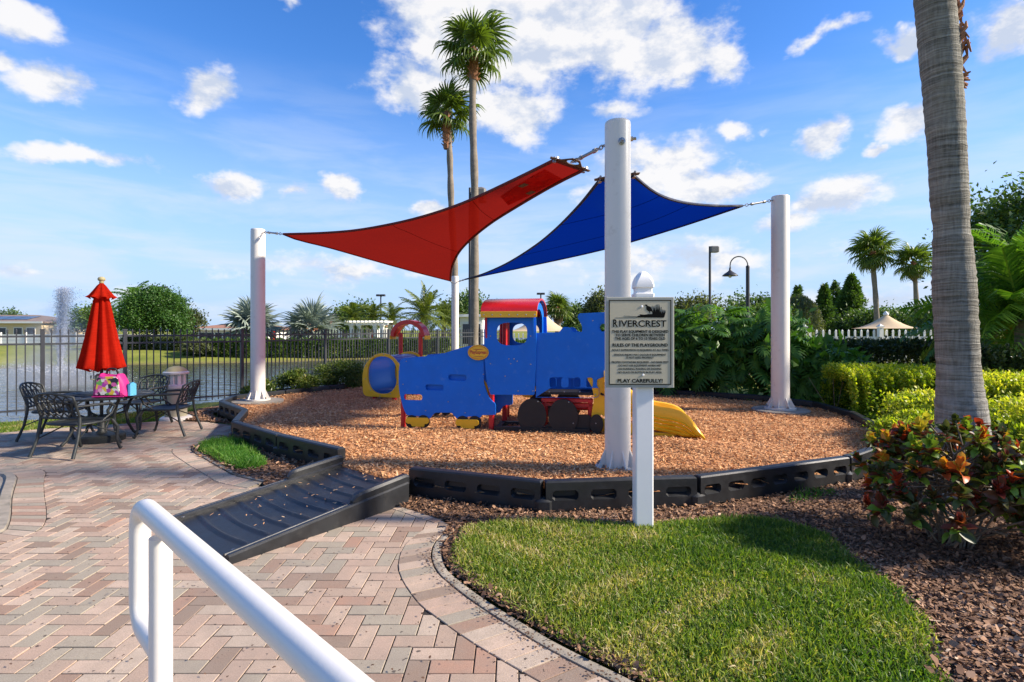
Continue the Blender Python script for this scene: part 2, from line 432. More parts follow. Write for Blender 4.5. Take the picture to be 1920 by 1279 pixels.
def brick_mat():
    m, b, p, o = mat_new('paver_brick')
    t = tone(b); co = b.node('ShaderNodeTexCoord').outputs['Object']
    geo = b.node('ShaderNodeNewGeometry').outputs['Position']
    c = b.ramp(t, [(0,(.37,.25,.195)),(.10,(.56,.42,.345)),(.24,(.43,.40,.335)),(.36,(.60,.475,.39)),(.48,(.31,.235,.19)),(.55,(.63,.505,.42)),(.68,(.40,.375,.32)),(.79,(.50,.385,.315)),(.90,(.60,.51,.43)),(.97,(.47,.29,.22))], const=True)
    n = b.noise(geo, 9, 6, .65).outputs[0]
    c = b.mix(b.rng(n, .38, .72, 0, .5), c, (.33,.29,.25,1))
    c = b.mix(1.0, c, (.98,.95,.90,1), 'MULTIPLY')
    c = b.mix(.10, c, (.47,.38,.32,1))
    g = b.noise(geo, 190, 4, .75).outputs[0]
    c = b.mix(b.rng(g, .40, .60, 0, .7), b.mix(1.0, c, (.93,.90,.86,1), 'MULTIPLY'), b.mix(1.0, c, (.58,.54,.5,1), 'MULTIPLY'))
    sp = b.noise(geo, 26, 3, .4).outputs[0]                   # small dark droppings and specks
    c = b.mix(b.rng(sp, .69, .715, 0, .85), c, (.045,.035,.03,1))
    st = b.noise(geo, 1.1, 4, .6).outputs[0]
    c = b.mix(b.rng(st, .48, .68, 0, .42), c, (.24,.20,.165,1))
    b.put(p.inputs['Base Color'], c); p.inputs['Roughness'].default_value = .9; p.inputs['Specular IOR Level'].default_value = .25
    bp = b.node('ShaderNodeBump'); bp.inputs['Strength'].default_value = .45; bp.inputs['Distance'].default_value = .004
    b.put(bp.inputs['Height'], b.math('ADD', g, n)); b.put(p.inputs['Normal'], bp.outputs[0])
    return m
M['brick'] = brick_mat()
M['joint'] = plain('joint_sand', (.028,.021,.016), .95, var=.35, scale=14, bump=.5)
M['woodchip_bed'] = granular('wood_chip_bed', [(0,(.20,.085,.035)),(.3,(.42,.18,.07)),(.6,(.58,.29,.125)),(1,(.68,.40,.20))], 42, bump=.9, stretch=(1,1.6,1))
M['bark_bed'] = granular('bark_bed', [(0,(.04,.022,.013)),(.3,(.13,.068,.038)),(.6,(.25,.14,.08)),(1,(.38,.24,.15))], 45, bump=.9)
M['woodchip'] = foliage('wood_chip', [(0,(.24,.095,.035)),(.2,(.45,.19,.07)),(.55,(.62,.30,.125)),(.85,(.72,.42,.20)),(1,(.76,.52,.30))], .85, 0.0)
M['bark'] = foliage('bark_chip', [(0,(.06,.032,.018)),(.3,(.165,.085,.046)),(.65,(.29,.16,.09)),(.9,(.42,.26,.16)),(1,(.55,.41,.28))], .85, 0.0)
M['grass'] = foliage('grass_blade', [(0,(.036,.09,.012)),(.32,(.10,.185,.022)),(.6,(.205,.265,.038)),(.79,(.33,.325,.085)),(.91,(.44,.36,.16)),(1,(.54,.43,.26))], .5, .4)
M['grass_lush'] = foliage('grass_lush', [(0,(.03,.11,.012)),(.5,(.075,.21,.02)),(.9,(.15,.29,.04)),(1,(.25,.30,.08))], .5, .4)
M['gold_leaf'] = foliage('golden_leaf', [(0,(.07,.14,.010)),(.35,(.20,.30,.016)),(.7,(.42,.46,.03)),(1,(.62,.56,.08))], .45, .42)
M['green_hedge'] = foliage('hedge_leaf', [(0,(.03,.065,.010)),(.5,(.075,.135,.02)),(.9,(.14,.20,.035)),(1,(.20,.15,.06))], .4, .25)
M['dark_hedge'] = foliage('dark_hedge_leaf', [(0,(.03,.05,.016)),(.5,(.07,.098,.03)),(.85,(.12,.13,.045)),(1,(.19,.12,.07))], .35, .2)
M['philo'] = foliage('split_leaf', [(0,(.028,.08,.014)),(.5,(.075,.18,.026)),(.85,(.145,.28,.045)),(1,(.22,.34,.07))], .45, .36, spec=.28)
M['oak'] = foliage('tree_leaf', [(0,(.035,.075,.015)),(.5,(.085,.15,.03)),(1,(.17,.24,.05))], .5, .3)
M['ash'] = foliage('bright_tree_leaf', [(0,(.022,.062,.010)),(.5,(.05,.125,.018)),(1,(.12,.21,.035))], .5, .32)
M['cypress'] = foliage('cypress_leaf', [(0,(.03,.07,.016)),(.5,(.08,.15,.03)),(1,(.17,.24,.055))], .6, .3)
M['willow'] = foliage('willow_leaf', [(0,(.04,.055,.02)),(.5,(.10,.12,.045)),(1,(.19,.20,.085))], .6, .35)
M['fan_leaf'] = foliage('fan_leaf', [(0,(.045,.075,.012)),(.5,(.11,.165,.026)),(.9,(.20,.24,.05)),(1,(.32,.26,.10))], .4, .35)
M['fan_brown'] = foliage('dead_fan_leaf', [(0,(.10,.06,.03)),(1,(.25,.16,.08))], .7, .3, tmul=(1,1,.8))
M['silver_leaf'] = foliage('silver_leaf', [(0,(.12,.15,.12)),(.5,(.24,.29,.24)),(1,(.42,.46,.38))], .4, .2, tmul=(1,1.1,.9))
M['date_leaf'] = foliage('date_leaf', [(0,(.05,.075,.012)),(.5,(.12,.16,.025)),(1,(.26,.28,.06))], .45, .35)
M['areca'] = foliage('feather_leaf', [(0,(.03,.09,.012)),(.5,(.085,.19,.022)),(1,(.20,.31,.045))], .35, .4)
M['shrub_leaf'] = foliage('round_shrub_leaf', [(0,(.03,.06,.012)),(.5,(.09,.135,.02)),(.9,(.20,.22,.04)),(1,(.25,.20,.06))], .4, .3)
M['croton'] = foliage('croton_leaf', [(0,(.035,.055,.016)),(.18,(.08,.11,.024)),(.30,(.10,.06,.022)),(.42,(.17,.025,.016)),(.52,(.42,.05,.018)),(.62,(.62,.15,.02)),(.72,(.62,.36,.03)),(.82,(.48,.48,.04)),(.92,(.22,.36,.035)),(1,(.09,.17,.02))], .42, .3, spec=.35, tmul=(1.2,1.1,.6))
M['stem'] = plain('woody_stem', (.17,.13,.09), .85, var=.3, scale=20, bump=.4)
M['petiole'] = plain('petiole', (.14,.19,.05), .5, var=.2)
M['trunk_grey'] = plain('palm_trunk', (.20,.165,.125), .9, var=.3, scale=5, bump=.7, bscale=25, dirt=((.10,.08,.06), 9, .52, .6))
M['trunk_fibre'] = plain('palm_boots', (.30,.13,.06), .85, var=.4, scale=14, bump=.6)
M['trunk_dark'] = plain('tree_trunk', (.11,.085,.06), .9, var=.3, scale=6, bump=.6)

def ringed_trunk():
    m, b, p, o = mat_new('ringed_palm_trunk')
    co = b.node('ShaderNodeTexCoord').outputs['Object']
    d = b.noise(co, 5, 4, .6).outputs['Color']
    q = b.vmath('ADD', co, b.vmath('MULTIPLY', d, (0,0,.05)))
    ring = b.noise(b.vmath('MULTIPLY', q, (2.0,2.0,62)), 1.0, 5, .62).outputs[0]
    fib = b.noise(b.vmath('MULTIPLY', co, (55,55,5)), 1.0, 4, .6).outputs[0]
    big = b.noise(co, 2.2, 5, .6).outputs[0]
    c = b.ramp(b.math('ADD', b.math('MULTIPLY', ring, .7), b.math('MULTIPLY', fib, .3)), [(.32,(.05,.045,.035)),(.44,(.155,.142,.115)),(.56,(.26,.245,.205)),(.70,(.40,.38,.325))])
    c = b.mix(b.rng(big, .5, .68, 0, .4), c, (.22,.20,.15,1))
    z = b.node('ShaderNodeSeparateXYZ'); b.put(z.inputs[0], co)
    pale = b.math('MULTIPLY', b.rng(z.outputs[2], 1.25, .4), b.rng(b.noise(co, 7, 6, .7).outputs[0], .42, .62))
    c = b.mix(b.math('MULTIPLY', pale, .7), c, (.50,.48,.44,1))
    b.put(p.inputs['Base Color'], c); p.inputs['Roughness'].default_value = .92; p.inputs['Specular IOR Level'].default_value = .2
    bp = b.node('ShaderNodeBump'); bp.inputs['Strength'].default_value = .9; bp.inputs['Distance'].default_value = .02
    b.put(bp.inputs['Height'], b.math('ADD', ring, b.math('MULTIPLY', fib, .5))); b.put(p.inputs['Normal'], bp.outputs[0])
    return m
M['ringed'] = ringed_trunk()

def shade_cloth(name, col, tcol, see=.10, seecol=(1,1,1)):
    m, b, p, o = mat_new(name)
    co = b.node('ShaderNodeTexCoord').outputs['UV']
    ob = b.node('ShaderNodeTexCoord').outputs['Object']
    n = b.noise(ob, 3.0, 5).outputs[0]
    c = b.mix(b.rng(n, .3, .7), tuple(x*.88 for x in col)+(1,), tuple(min(1, x*1.1) for x in col)+(1,))
    weave = b.noise(b.vmath('MULTIPLY', ob, (8,8,60)), 1.0, 3, .6).outputs[0]
    c = b.mix(b.rng(weave, .35, .65), b.mix(1.0, c, (.78,.78,.78,1), 'MULTIPLY'), c)
    b.put(p.inputs['Base Color'], c); p.inputs['Roughness'].default_value = .9; p.inputs['Specular IOR Level'].default_value = .0
    bp = b.node('ShaderNodeBump'); bp.inputs['Strength'].default_value = .5; bp.inputs['Distance'].default_value = .05
    b.put(bp.inputs['Height'], b.noise(b.vmath('MULTIPLY', ob, (1.5,.9,1)), 2.2, 4, .55, .6).outputs[0]); b.put(p.inputs['Normal'], bp.outputs[0])
    tr = b.node('ShaderNodeBsdfTranslucent'); tr.inputs[0].default_value = (*tcol, 1)
    tp = b.node('ShaderNodeBsdfTransparent'); tp.inputs[0].default_value = (*seecol, 1)
    m1 = b.node('ShaderNodeMixShader'); m1.inputs[0].default_value = .55
    m2 = b.node('ShaderNodeMixShader'); m2.inputs[0].default_value = see
    b.l.new(p.outputs[0], m1.inputs[1]); b.l.new(tr.outputs[0], m1.inputs[2])
    b.l.new(m1.outputs[0], m2.inputs[1]); b.l.new(tp.outputs[0], m2.inputs[2]); b.l.new(m2.outputs[0], o.inputs[0])
    return m
M['sail_red'] = shade_cloth('red_shade_cloth', (.15,.006,.004), (.24,.008,.004), .10, (.72,.075,.05))
M['sail_blue'] = shade_cloth('blue_shade_cloth', (.001,.010,.09), (.0005,.015,.19), .08, (.02,.12,.60))
M['sail_patch'] = shade_cloth('red_patch_cloth', (.42,.03,.03), (.62,.05,.045), .10, (.9,.3,.25))  # brighter than the sail cloth: the light it catches is put in the colour
M['sail_red_hem'] = plain('red_hem', (.12,.012,.012), .85)
M['sail_blue_hem'] = plain('blue_hem', (.015,.018,.045), .85)
M['umbrella_red'] = shade_cloth('umbrella_cloth', (.66,.028,.012), (.5,.03,.01), 0.0)

def water_mat():
    m, b, p, o = mat_new('pond_water')
    co = b.node('ShaderNodeTexCoord').outputs['Object']
    p.inputs['Base Color'].default_value = (.028,.036,.038,1); p.inputs['Roughness'].default_value = .10; p.inputs['IOR'].default_value = 1.33
    p.inputs['Specular IOR Level'].default_value = .7
    bp = b.node('ShaderNodeBump'); bp.inputs['Strength'].default_value = .75; bp.inputs['Distance'].default_value = .09
    h = b.math('ADD', b.noise(b.vmath('MULTIPLY', co, (.8,1.7,1)), 1.3, 3, .55, .5).outputs[0], b.math('MULTIPLY', b.noise(co, 4.5, 2, .5).outputs[0], .18))
    b.put(bp.inputs['Height'], h); b.put(p.inputs['Normal'], bp.outputs[0])
    return m
M['water'] = water_mat()
def ground_mat():
    m, b, p, o = mat_new('turf_ground')
    co = b.node('ShaderNodeTexCoord').outputs['Object']
    n = b.noise(co, .35, 5, .6).outputs[0]; f = b.noise(co, 9, 5, .7).outputs[0]
    c = b.ramp(b.math('ADD', b.math('MULTIPLY', n, .6), b.math('MULTIPLY', f, .4)), [(.32,(.10,.13,.025)),(.5,(.20,.22,.04)),(.65,(.30,.29,.07))])
    z = b.node('ShaderNodeSeparateXYZ'); b.put(z.inputs[0], co)
    c = b.mix(b.rng(b.math('ADD', z.outputs[2], b.math('MULTIPLY', b.math('SUBTRACT', f, .5), .3)), -.50, -.66, 0, 1), c, (.14,.10,.055,1))
    b.put(p.inputs['Base Color'], c); p.inputs['Roughness'].default_value = .95; p.inputs['Specular IOR Level'].default_value = .1
    bp = b.node('ShaderNodeBump'); bp.inputs['Strength'].default_value = .6; bp.inputs['Distance'].default_value = .05
    b.put(bp.inputs['Height'], f); b.put(p.inputs['Normal'], bp.outputs[0])
    return m
M['turf'] = ground_mat()
def bag_print():
    m, b, p, o = mat_new('bag_print')
    co = b.node('ShaderNodeTexCoord').outputs['Object']
    v = b.node('ShaderNodeTexVoronoi'); b.put(v.inputs['Vector'], b.vmath('ADD', co, b.vmath('MULTIPLY', b.noise(co, 20, 3).outputs['Color'], (.05,.05,.05)))); v.inputs['Scale'].default_value = 22
    s = b.node('ShaderNodeSeparateColor'); b.put(s.inputs[0], v.outputs['Color'])
    c = b.ramp(s.outputs[0], [(0,(.02,.02,.03)),(.22,(.75,.12,.35)),(.4,(.85,.75,.62)),(.55,(.16,.42,.08)),(.66,(.82,.35,.45)),(.78,(.8,.55,.05)),(.9,(.45,.05,.35))], const=True)
    b.put(p.inputs['Base Color'], c); p.inputs['Roughness'].default_value = .5
    return m
M['bag_print'] = bag_print()
M['bag_pink'] = plain('bag_pink', (.62,.02,.20), .6)
M['bag_blue'] = plain('bag_blue', (.12,.45,.65), .5)
def spray_mat():
    m, b, p, o = mat_new('water_spray')
    p.inputs['Base Color'].default_value = (.85,.87,.9,1); p.inputs['Roughness'].default_value = .5
    tr = b.node('ShaderNodeBsdfTranslucent'); tr.inputs[0].default_value = (.9,.92,.95,1)
    tp = b.node('ShaderNodeBsdfTransparent')
    m1 = b.node('ShaderNodeMixShader'); m1.inputs[0].default_value = .5; m2 = b.node('ShaderNodeMixShader'); m2.inputs[0].default_value = .30
    b.l.new(p.outputs[0], m1.inputs[1]); b.l.new(tr.outputs[0], m1.inputs[2]); b.l.new(m1.outputs[0], m2.inputs[1]); b.l.new(tp.outputs[0], m2.inputs[2]); b.l.new(m2.outputs[0], o.inputs[0])
    return m
M['spray'] = spray_mat()
# ================================================================== GROUND AND SETTING
LAKE = [(-60,3),(-22,5),(-11.5,9.2),(-8.6,11.6),(-6.6,14.6),(-4.6,18.6),(-2.6,23),(-1.4,28),(-1.5,35),(-4,38.5),(-9,39.3),(-14,35.5),(-18.5,34),(-22,32.5),(-27,29.3),(-33,27),(-60,24)]
WATER_Z = -0.62
def terrain_h(P):
    d = poly_dist(P, LAKE)
    y = P[:,1]
    h = np.where(d < 0, WATER_Z-.25-np.minimum(-d*.25, 1.0), WATER_Z-.25+np.minimum(d, 60)*.25)
    far = np.clip(d/ (np.where(P[:,0] > -11, 2.2, 7.0)), 0, 1)          # how the banks rise to the level ground
    near = (y < 26) | (P[:,0] > -1)
    up = np.where(near, np.clip(d/1.5, 0, 1), np.clip(d/9.0, 0, 1))
    lvl = np.where(near, -.07, .02)
    h = np.where(d < 0, WATER_Z-.04-np.minimum(-d*.3, 1.0), WATER_Z-.04+(lvl-WATER_Z+.04)*(up*up*(3-2*up)*.5+up*.5))
    bump = .03*np.sin(P[:,0]*.7+1.3*np.sin(P[:,1]*.4))*np.clip(d/8, 0, 1)*(y > 24)
    return h+bump
def build_ground():
    xs = np.concatenate([np.linspace(-400,-62,12), np.arange(-60,30,.75), np.linspace(31,400,14)])
    ys = np.concatenate([np.linspace(-40,-2,6), np.arange(-1,56,.75), np.linspace(58,900,16)])
    X, Y = np.meshgrid(xs, ys); P = np.stack([X.ravel(), Y.ravel()], 1)
    Z = terrain_h(P); V = np.concatenate([P, Z[:,None]], 1); nx = len(xs)
    i, j = np.meshgrid(np.arange(len(ys)-1), np.arange(nx-1), indexing='ij'); k = (i*nx+j).ravel()
    me = np_mesh('ground', V, np.stack([k, k+1, k+nx+1, k+nx], 1), mat=M['turf']); me.shade_smooth()
    tag(mesh_obj('ground', me), kind='structure')
    o = flat_poly('pond_water', [(x, y) for x, y in [(-60,1),(-22,3),(-10,8),(-3,16),(0,24),(0,45),(-9,48),(-60,40)]], WATER_Z, M['water']); tag(o, kind='structure')
build_ground()

# ---- outlines read off the ground
ri = [(1.9,.55),(1.35,1.12),(.9,1.58),(.45,2.05),(.021,2.449),(-.197,2.66),(-.389,2.88),(-.522,3.05),(-.668,3.34),(-.734,3.57),(-.746,3.87),(-.668,4.16)]
ro = [(2.03,.72),(1.5,1.28),(1.05,1.73),(.6,2.19),(.19,2.578),(.005,2.786),(-.179,3.006),(-.345,3.235),(-.463,3.43),(-.535,3.67),(-.54,3.93),(-.455,4.227)]
ri_c = crom([(*p,0) for p in ri], 6); ro_c = crom([(*p,0) for p in ro], 6)
lb_i = [(-9,6.35),(-6.2,6.12),(-5.45,6.02),(-5.13,5.98),(-4.9,5.83),(-4.72,5.6),(-4.3,5.1),(-3.86,4.6),(-3.62,4.3),(-3.53,4.1),(-3.6,3.85),(-3.95,3.55),(-4.6,3.15),(-5.6,2.6)]
lb_o = [(-9,6.13),(-6.2,5.9),(-5.5,5.82),(-5.22,5.77),(-5.04,5.64),(-4.88,5.46),(-4.48,4.97),(-4.04,4.47),(-3.82,4.2),(-3.76,4.08),(-3.82,3.96),(-4.1,3.71),(-4.72,3.33),(-5.72,2.78)]
lbi_c = crom([(*p,0) for p in lb_i], 6); lbo_c = crom([(*p,0) for p in lb_o], 6)
is_i = [(-4.02,8.25),(-4.12,7.95),(-4.24,7.6),(-4.31,7.2),(-4.18,6.81),(-3.70,6.265),(-3.13,5.69),(-2.89,5.45),(-2.5,5.24)]
is_o = [(-3.85,8.3),(-3.93,7.95),(-4.04,7.6),(-4.1,7.2),(-3.98,6.88),(-3.56,6.42),(-3.02,5.86),(-2.80,5.66),(-2.45,5.44)]
isi_c = crom([(*p,0) for p in is_i], 6); iso_c = crom([(*p,0) for p in is_o], 6)
RAMP_O = Vector((-1.80,3.53,0)); RAMP_D = Vector((.588,.809,0)); RAMP_W = Vector((-.745,.667,0)); RAMP_L, RAMP_B = 1.55, 1.16
def ramp_pt(s, t, z): return RAMP_O+RAMP_D*s+RAMP_W*t+Vector((0,0,z))
far_edge = [(-4.4,8.72),(-5.0,9.02),(-5.72,9.12),(-6.24,8.8),(-7.16,8.32),(-7.6,7.85),(-9.2,7.2)]
FIELD = [(p.x,p.y) for p in ri_c]+[(-.47,4.24),(-.88,4.83),(-1.0,4.70),(-1.6,5.3),(-2.2,5.45)]+[(p.x,p.y) for p in reversed(isi_c)]+far_edge+[(p.x,p.y) for p in lbi_c]+[(-9.2,.8),(-9.2,-1.2),(1.9,-1.2)]

def sh_clip(poly, x0, x1, y0, y1):
    out = [(p[0], p[1]) for p in poly]
    for ax, lim, keep in ((0,x0,1),(0,x1,-1),(1,y0,1),(1,y1,-1)):
        src, out = out, []
        for i in range(len(src)):
            a, b = src[i-1], src[i]; ia, ib = (a[ax]-lim)*keep >= 0, (b[ax]-lim)*keep >= 0
            if ia != ib:
                t = (lim-a[ax])/(b[ax]-a[ax]); q = [a[0]+(b[0]-a[0])*t, a[1]+(b[1]-a[1])*t]; q[ax] = lim; out.append(tuple(q))
            if ib: out.append(b)
        if not out: return []
    return out
def area(p): return .5*sum(p[i-1][0]*p[i][1]-p[i][0]*p[i-1][1] for i in range(len(p)))
def slab(poly, z1, mb, ch=.0017, z0=-.03):
    """a paver with a worn, chamfered top edge from any outline"""
    if area(poly) < 0: poly = poly[::-1]
    c = (sum(p[0] for p in poly)/len(poly), sum(p[1] for p in poly)/len(poly)); n = len(poly)
    def inset(p):
        dx, dy = c[0]-p[0], c[1]-p[1]; L = math.hypot(dx, dy) or 1; return (p[0]+dx/L*ch*1.4, p[1]+dy/L*ch*1.4)
    vs = [(*p, z0) for p in poly]+[(*p, z1-ch) for p in poly]+[(*inset(p), z1) for p in poly]
    fs = [tuple(range(2*n, 3*n))]
    for r in (0, n):
        for i in range(n): fs.append((r+i, r+(i+1)%n, r+n+(i+1)%n, r+n+i))
    mb.add(vs, fs); return len(fs)

def build_paving():
    base = flat_poly('paving', FIELD, -.005, M['joint']); tag(base, kind='structure')
    B, g = .1, .0034
    full, cut = [], []
    for j in range(-12, 92):
        for i in range(-92, 20):
            s = (i+j) % 4
            if s == 0: w, h, o = 2, 1, 0
            elif s == 2: w, h, o = 1, 2, 1
            else: continue
            x, y = i*B+.03, j*B+.02; cx, cy = x+w*B/2, y+h*B/2
            if cy < .3 and cx < -1.2: pass
            r = (x+g, x+w*B-g, y+g, y+h*B-g)
            pl = sh_clip(FIELD, *r)
            if not pl: continue
            a = abs(area(pl)); fa = (r[1]-r[0])*(r[3]-r[2])
            if a < .10*fa: continue
            px = CX+F*cx/max(cy, .1); py = HZ+EYE*F/max(cy, .1)
            vis = -40 < px < 1960 and 600 < py < 1310 and cy > 1
            (full if a > .992*fa else cut).append((cy if vis else 90+cy, cx, cy, o, pl))
    # every paver gets its own tone, small tilt and level
    order = sorted(full+cut, key=lambda t: t[0]); near = order[:298]; rest = order[298:]
    proto = {}
    for o in (0, 1):
        mb = MB(); w, h = ((.1-g, .05-g), (.05-g, .1-g))[o]; slab([(-w,-h),(w,-h),(w,h),(-w,h)], 0, mb)
        proto[o] = mb.mesh('paver'); proto[o].materials.append(M['brick'])
    fullset = set(id(t) for t in full)
    for t in near:
        z = random.gauss(0, .0008)
        if id(t) in fullset:
            ob = inst('paver', proto[t[3]], base); ob.location = (t[1], t[2], .005+z); ob.rotation_euler = (random.gauss(0,.006), random.gauss(0,.006), random.gauss(0,.004))
        else:
            mb = MB(); slab([(p[0]-t[1], p[1]-t[2]) for p in t[4]], 0, mb); ob = mesh_obj('paver', mb.mesh('paver'), M['brick'], base); ob.location = (t[1], t[2], .005+z)
        ob['tone'] = random.random()
    mb = MB(); tones = []
    for t in rest:
        k = slab(t[4], random.gauss(0, .0009), mb); tones += [random.random()]*k
    me = mb.mesh('paver_field'); a = me.attributes.new('tone', 'FLOAT', 'FACE'); a.data.foreach_set('value', tones)
    o = mesh_obj('paver_field', me, M['brick'], base); o.location.z = .005; tag(o, kind='stuff')
    # soldier courses along the curved edges
    for ci, co, nm in ((ri_c, ro_c, 1), (lbi_c, lbo_c, 2), (isi_c, iso_c, 3)):
        n = int(path_len([a.lerp(b, .5) for a, b in zip(resample(ci, 80), resample(co, 80))])/.1022)
        A, Bq = resample(ci, n+1), resample(co, n+1)
        strip = MB(); strip.grid([[p+Vector((0,0,-.003)) for p in A], [p+Vector((0,0,-.003)) for p in Bq]])
        e = mesh_obj('border_joint_sand', strip.mesh('border_joint_sand'), M['joint'], base)
        e.location.z = .005; tag(e, kind='structure')
        for i in range(n):
            q = [A[i].lerp(A[i+1], .03), A[i].lerp(A[i+1], .97), Bq[i].lerp(Bq[i+1], .97), Bq[i].lerp(Bq[i+1], .03)]
            q = [(p+(c2-p)*.02) for p, c2 in zip(q, [(Bq[i]), (Bq[i+1]), (A[i+1]), (A[i])])]
            c = sum(q, Vector())/4
            if c.y < .4 or c.x < -8: continue
            mb = MB(); slab([(p.x-c.x, p.y-c.y) for p in q], 0, mb)
            ob = mesh_obj('border_paver', mb.mesh('border_paver'), M['brick'], base); ob.location = (c.x, c.y, .005+.003+random.gauss(0, .001)); ob['tone'] = random.random()
    # short soldier row beside the foot of the ramp
    P0, P1 = Vector((-1.03,4.66,0)), Vector((-.60,4.30,0)); n = 6; d = (P1-P0)/n; w = Vector((d.y*-1, d.x, 0)).normalized()*.19
    if w.y < 0: w = -w
    for i in range(n):
        q = [P0+d*(i+.03), P0+d*(i+.97), P0+d*(i+.97)+w, P0+d*(i+.03)+w]; c = sum(q, Vector())/4
        mb = MB(); slab([(p.x-c.x, p.y-c.y) for p in q], 0, mb)
        ob = mesh_obj('border_paver', mb.mesh('border_paver'), M['brick'], base); ob.location = (c.x, c.y, .0095); ob['tone'] = random.random()
    # concrete restraint along the outer edges
    def kerb(curve, side, w, name, z1):
        c = resample(curve, 60); P = []
        for i, p in enumerate(c):
            t = (c[min(i+1,59)]-c[max(i-1,0)]).normalized(); nrm = Vector((-t.y, t.x, 0))*side
            P.append([p+nrm*.004+Vector((0,0,-.03)), p+nrm*.008+Vector((0,0,z1)), p+nrm*(w*.7)+Vector((0,0,z1+.004)), p+nrm*w+Vector((0,0,-.03))])
        mb = MB(); mb.grid(P); o = mb.build(name, M['concrete'], None, 60); tag(o, kind='structure'); return o
    kerb(ro_c, -1, .085, 'concrete_kerb', .003); kerb(lbo_c, -1, .11, 'concrete_kerb', .02); kerb(iso_c, 1, .06, 'concrete_kerb', .01)
build_paving()
def build_debris():
    # dark seeds and crumbs lying on the pavers, thick along the kerb
    ko = np.array([(p.x, p.y) for p in resample(ro_c, 200)]); k = rng.integers(20, 200, 700); Q = ko[k]+rng.normal(size=(700,2))*np.array([.035,.035])
    Q2 = np.stack([rng.uniform(-4.2, .8, 900), rng.uniform(2.1, 6.0, 900)], 1); Q = np.concatenate([Q, Q2[in_poly(Q2, FIELD)]]); n = len(Q)
    D = rng.normal(size=(n,3)); D[:,2] *= .2; L = rng.uniform(.006, .016, n)
    V, Fq = strips(np.concatenate([Q, rng.uniform(.012,.020,n)[:,None]], 1), D, np.tile([[0,0,1.]], (n,1)), L, L*.5, L*.8, L*.3, .15)
    tag(mesh_obj('paving_debris', np_mesh('paving_debris', V, Fq, {'tone': np.repeat(rng.uniform(0,.22,n), 2)}, M['bark'])), kind='stuff')
build_debris()

# ---- play surface outline: top edge line of the plastic border (x, y)
BORD = [(-.925,5.06),(.262,4.60),(1.575,4.75),(3.30,5.48),(4.25,6.22),(4.82,7.3),(5.2,8.45),(5.27,9.65),(4.75,10.6),(3.75,11.25),(2.75,11.85),(1.9,12.9),(1.0,13.9),(-.4,14.7),(-1.9,14.9),(-2.9,14.2),(-3.48,13.35),(-4.1,12.4),(-4.7,11.45),(-5.28,10.56),(-5.12,9.78),(-4.2,8.73),(-3.8,7.6),(-2.78,6.65),(-1.79,5.85)]
PLAY = [(x, y) for x, y in BORD]+[(-1.77,5.50),(-.875,4.72)]
PLAY_Z = .15
def chip_relief(P):
    x, y = P[:,0], P[:,1]
    r = .020*np.sin(x*2.1+y)*np.sin(y*1.7)+.014*np.sin(x*5.3+1.1*np.sin(y*3.1))*np.sin(y*4.4+x)
    return r-.07*np.exp(-((x-2.55)**2/.16+(y-6.9)**2/.10))+.02*np.exp(-((x-2.0)**2/.3+(y-6.4)**2/.1))      # kicked-out hollow under the slide
def build_play_surface():
    xs = np.arange(-5.6, 5.7, .12); ys = np.arange(4.4, 15.2, .12)
    X, Y = np.meshgrid(xs, ys); P = np.stack([X.ravel(), Y.ravel()], 1); nx = len(xs)
    d = poly_dist(P, PLAY)
    Z = PLAY_Z+chip_relief(P)+rng.normal(size=len(P))*.006-np.clip(d+.25, 0, .5)*.08
    i, j = np.meshgrid(np.arange(len(ys)-1), np.arange(nx-1), indexing='ij'); k = (i*nx+j).ravel()
    Fq = np.stack([k, k+1, k+nx+1, k+nx], 1); keep = (d[Fq] < .08).all(1)
    V = np.concatenate([P, Z[:,None]], 1)
    me = np_mesh('play_surface', V, Fq[keep], mat=M['woodchip_bed']); me.shade_smooth()
    tag(mesh_obj('play_surface', me), kind='structure')
    # wood chips, denser where they are seen larger
    n = 200000; Q = np.stack([rng.uniform(-5.3,5.3,n), 4.5+10.5*rng.random(n)**1.7], 1)
    Q = Q[poly_dist(Q, PLAY) < -.05]
    for cx, cy in ((-4.74,10.35),(4.45,9.2)): Q = Q[np.hypot(Q[:,0]-cx, Q[:,1]-cy) > .45]
    Q = Q[(np.abs(Q[:,0]) < Q[:,1]*.96)][:95000]; n = len(Q)
    z = PLAY_Z+chip_relief(Q)+rng.uniform(.004,.022,n)
    D = rng.normal(size=(n,3)); D[:,2] *= .22; U = np.array([0,0,1.])+rng.normal(size=(n,3))*.35
    L = rng.uniform(.02,.054,n); w = rng.uniform(.006,.013,n)
    Vv, Ff = strips(np.concatenate([Q, z[:,None]], 1), D, U, L, w, w*1.1, w*.7, rng.normal(size=n)*.08)
    t = np.repeat(np.clip(rng.beta(2.9,2.4,n)+rng.normal(size=n)*.05+.08*np.sin(Q[:,0]*1.3+2)*np.cos(Q[:,1]*1.1), 0, 1), 2)
    tag(mesh_obj('wood_chips', np_mesh('wood_chips', Vv, Ff, {'tone': t}, M['woodchip'])), kind='stuff')
build_play_surface()

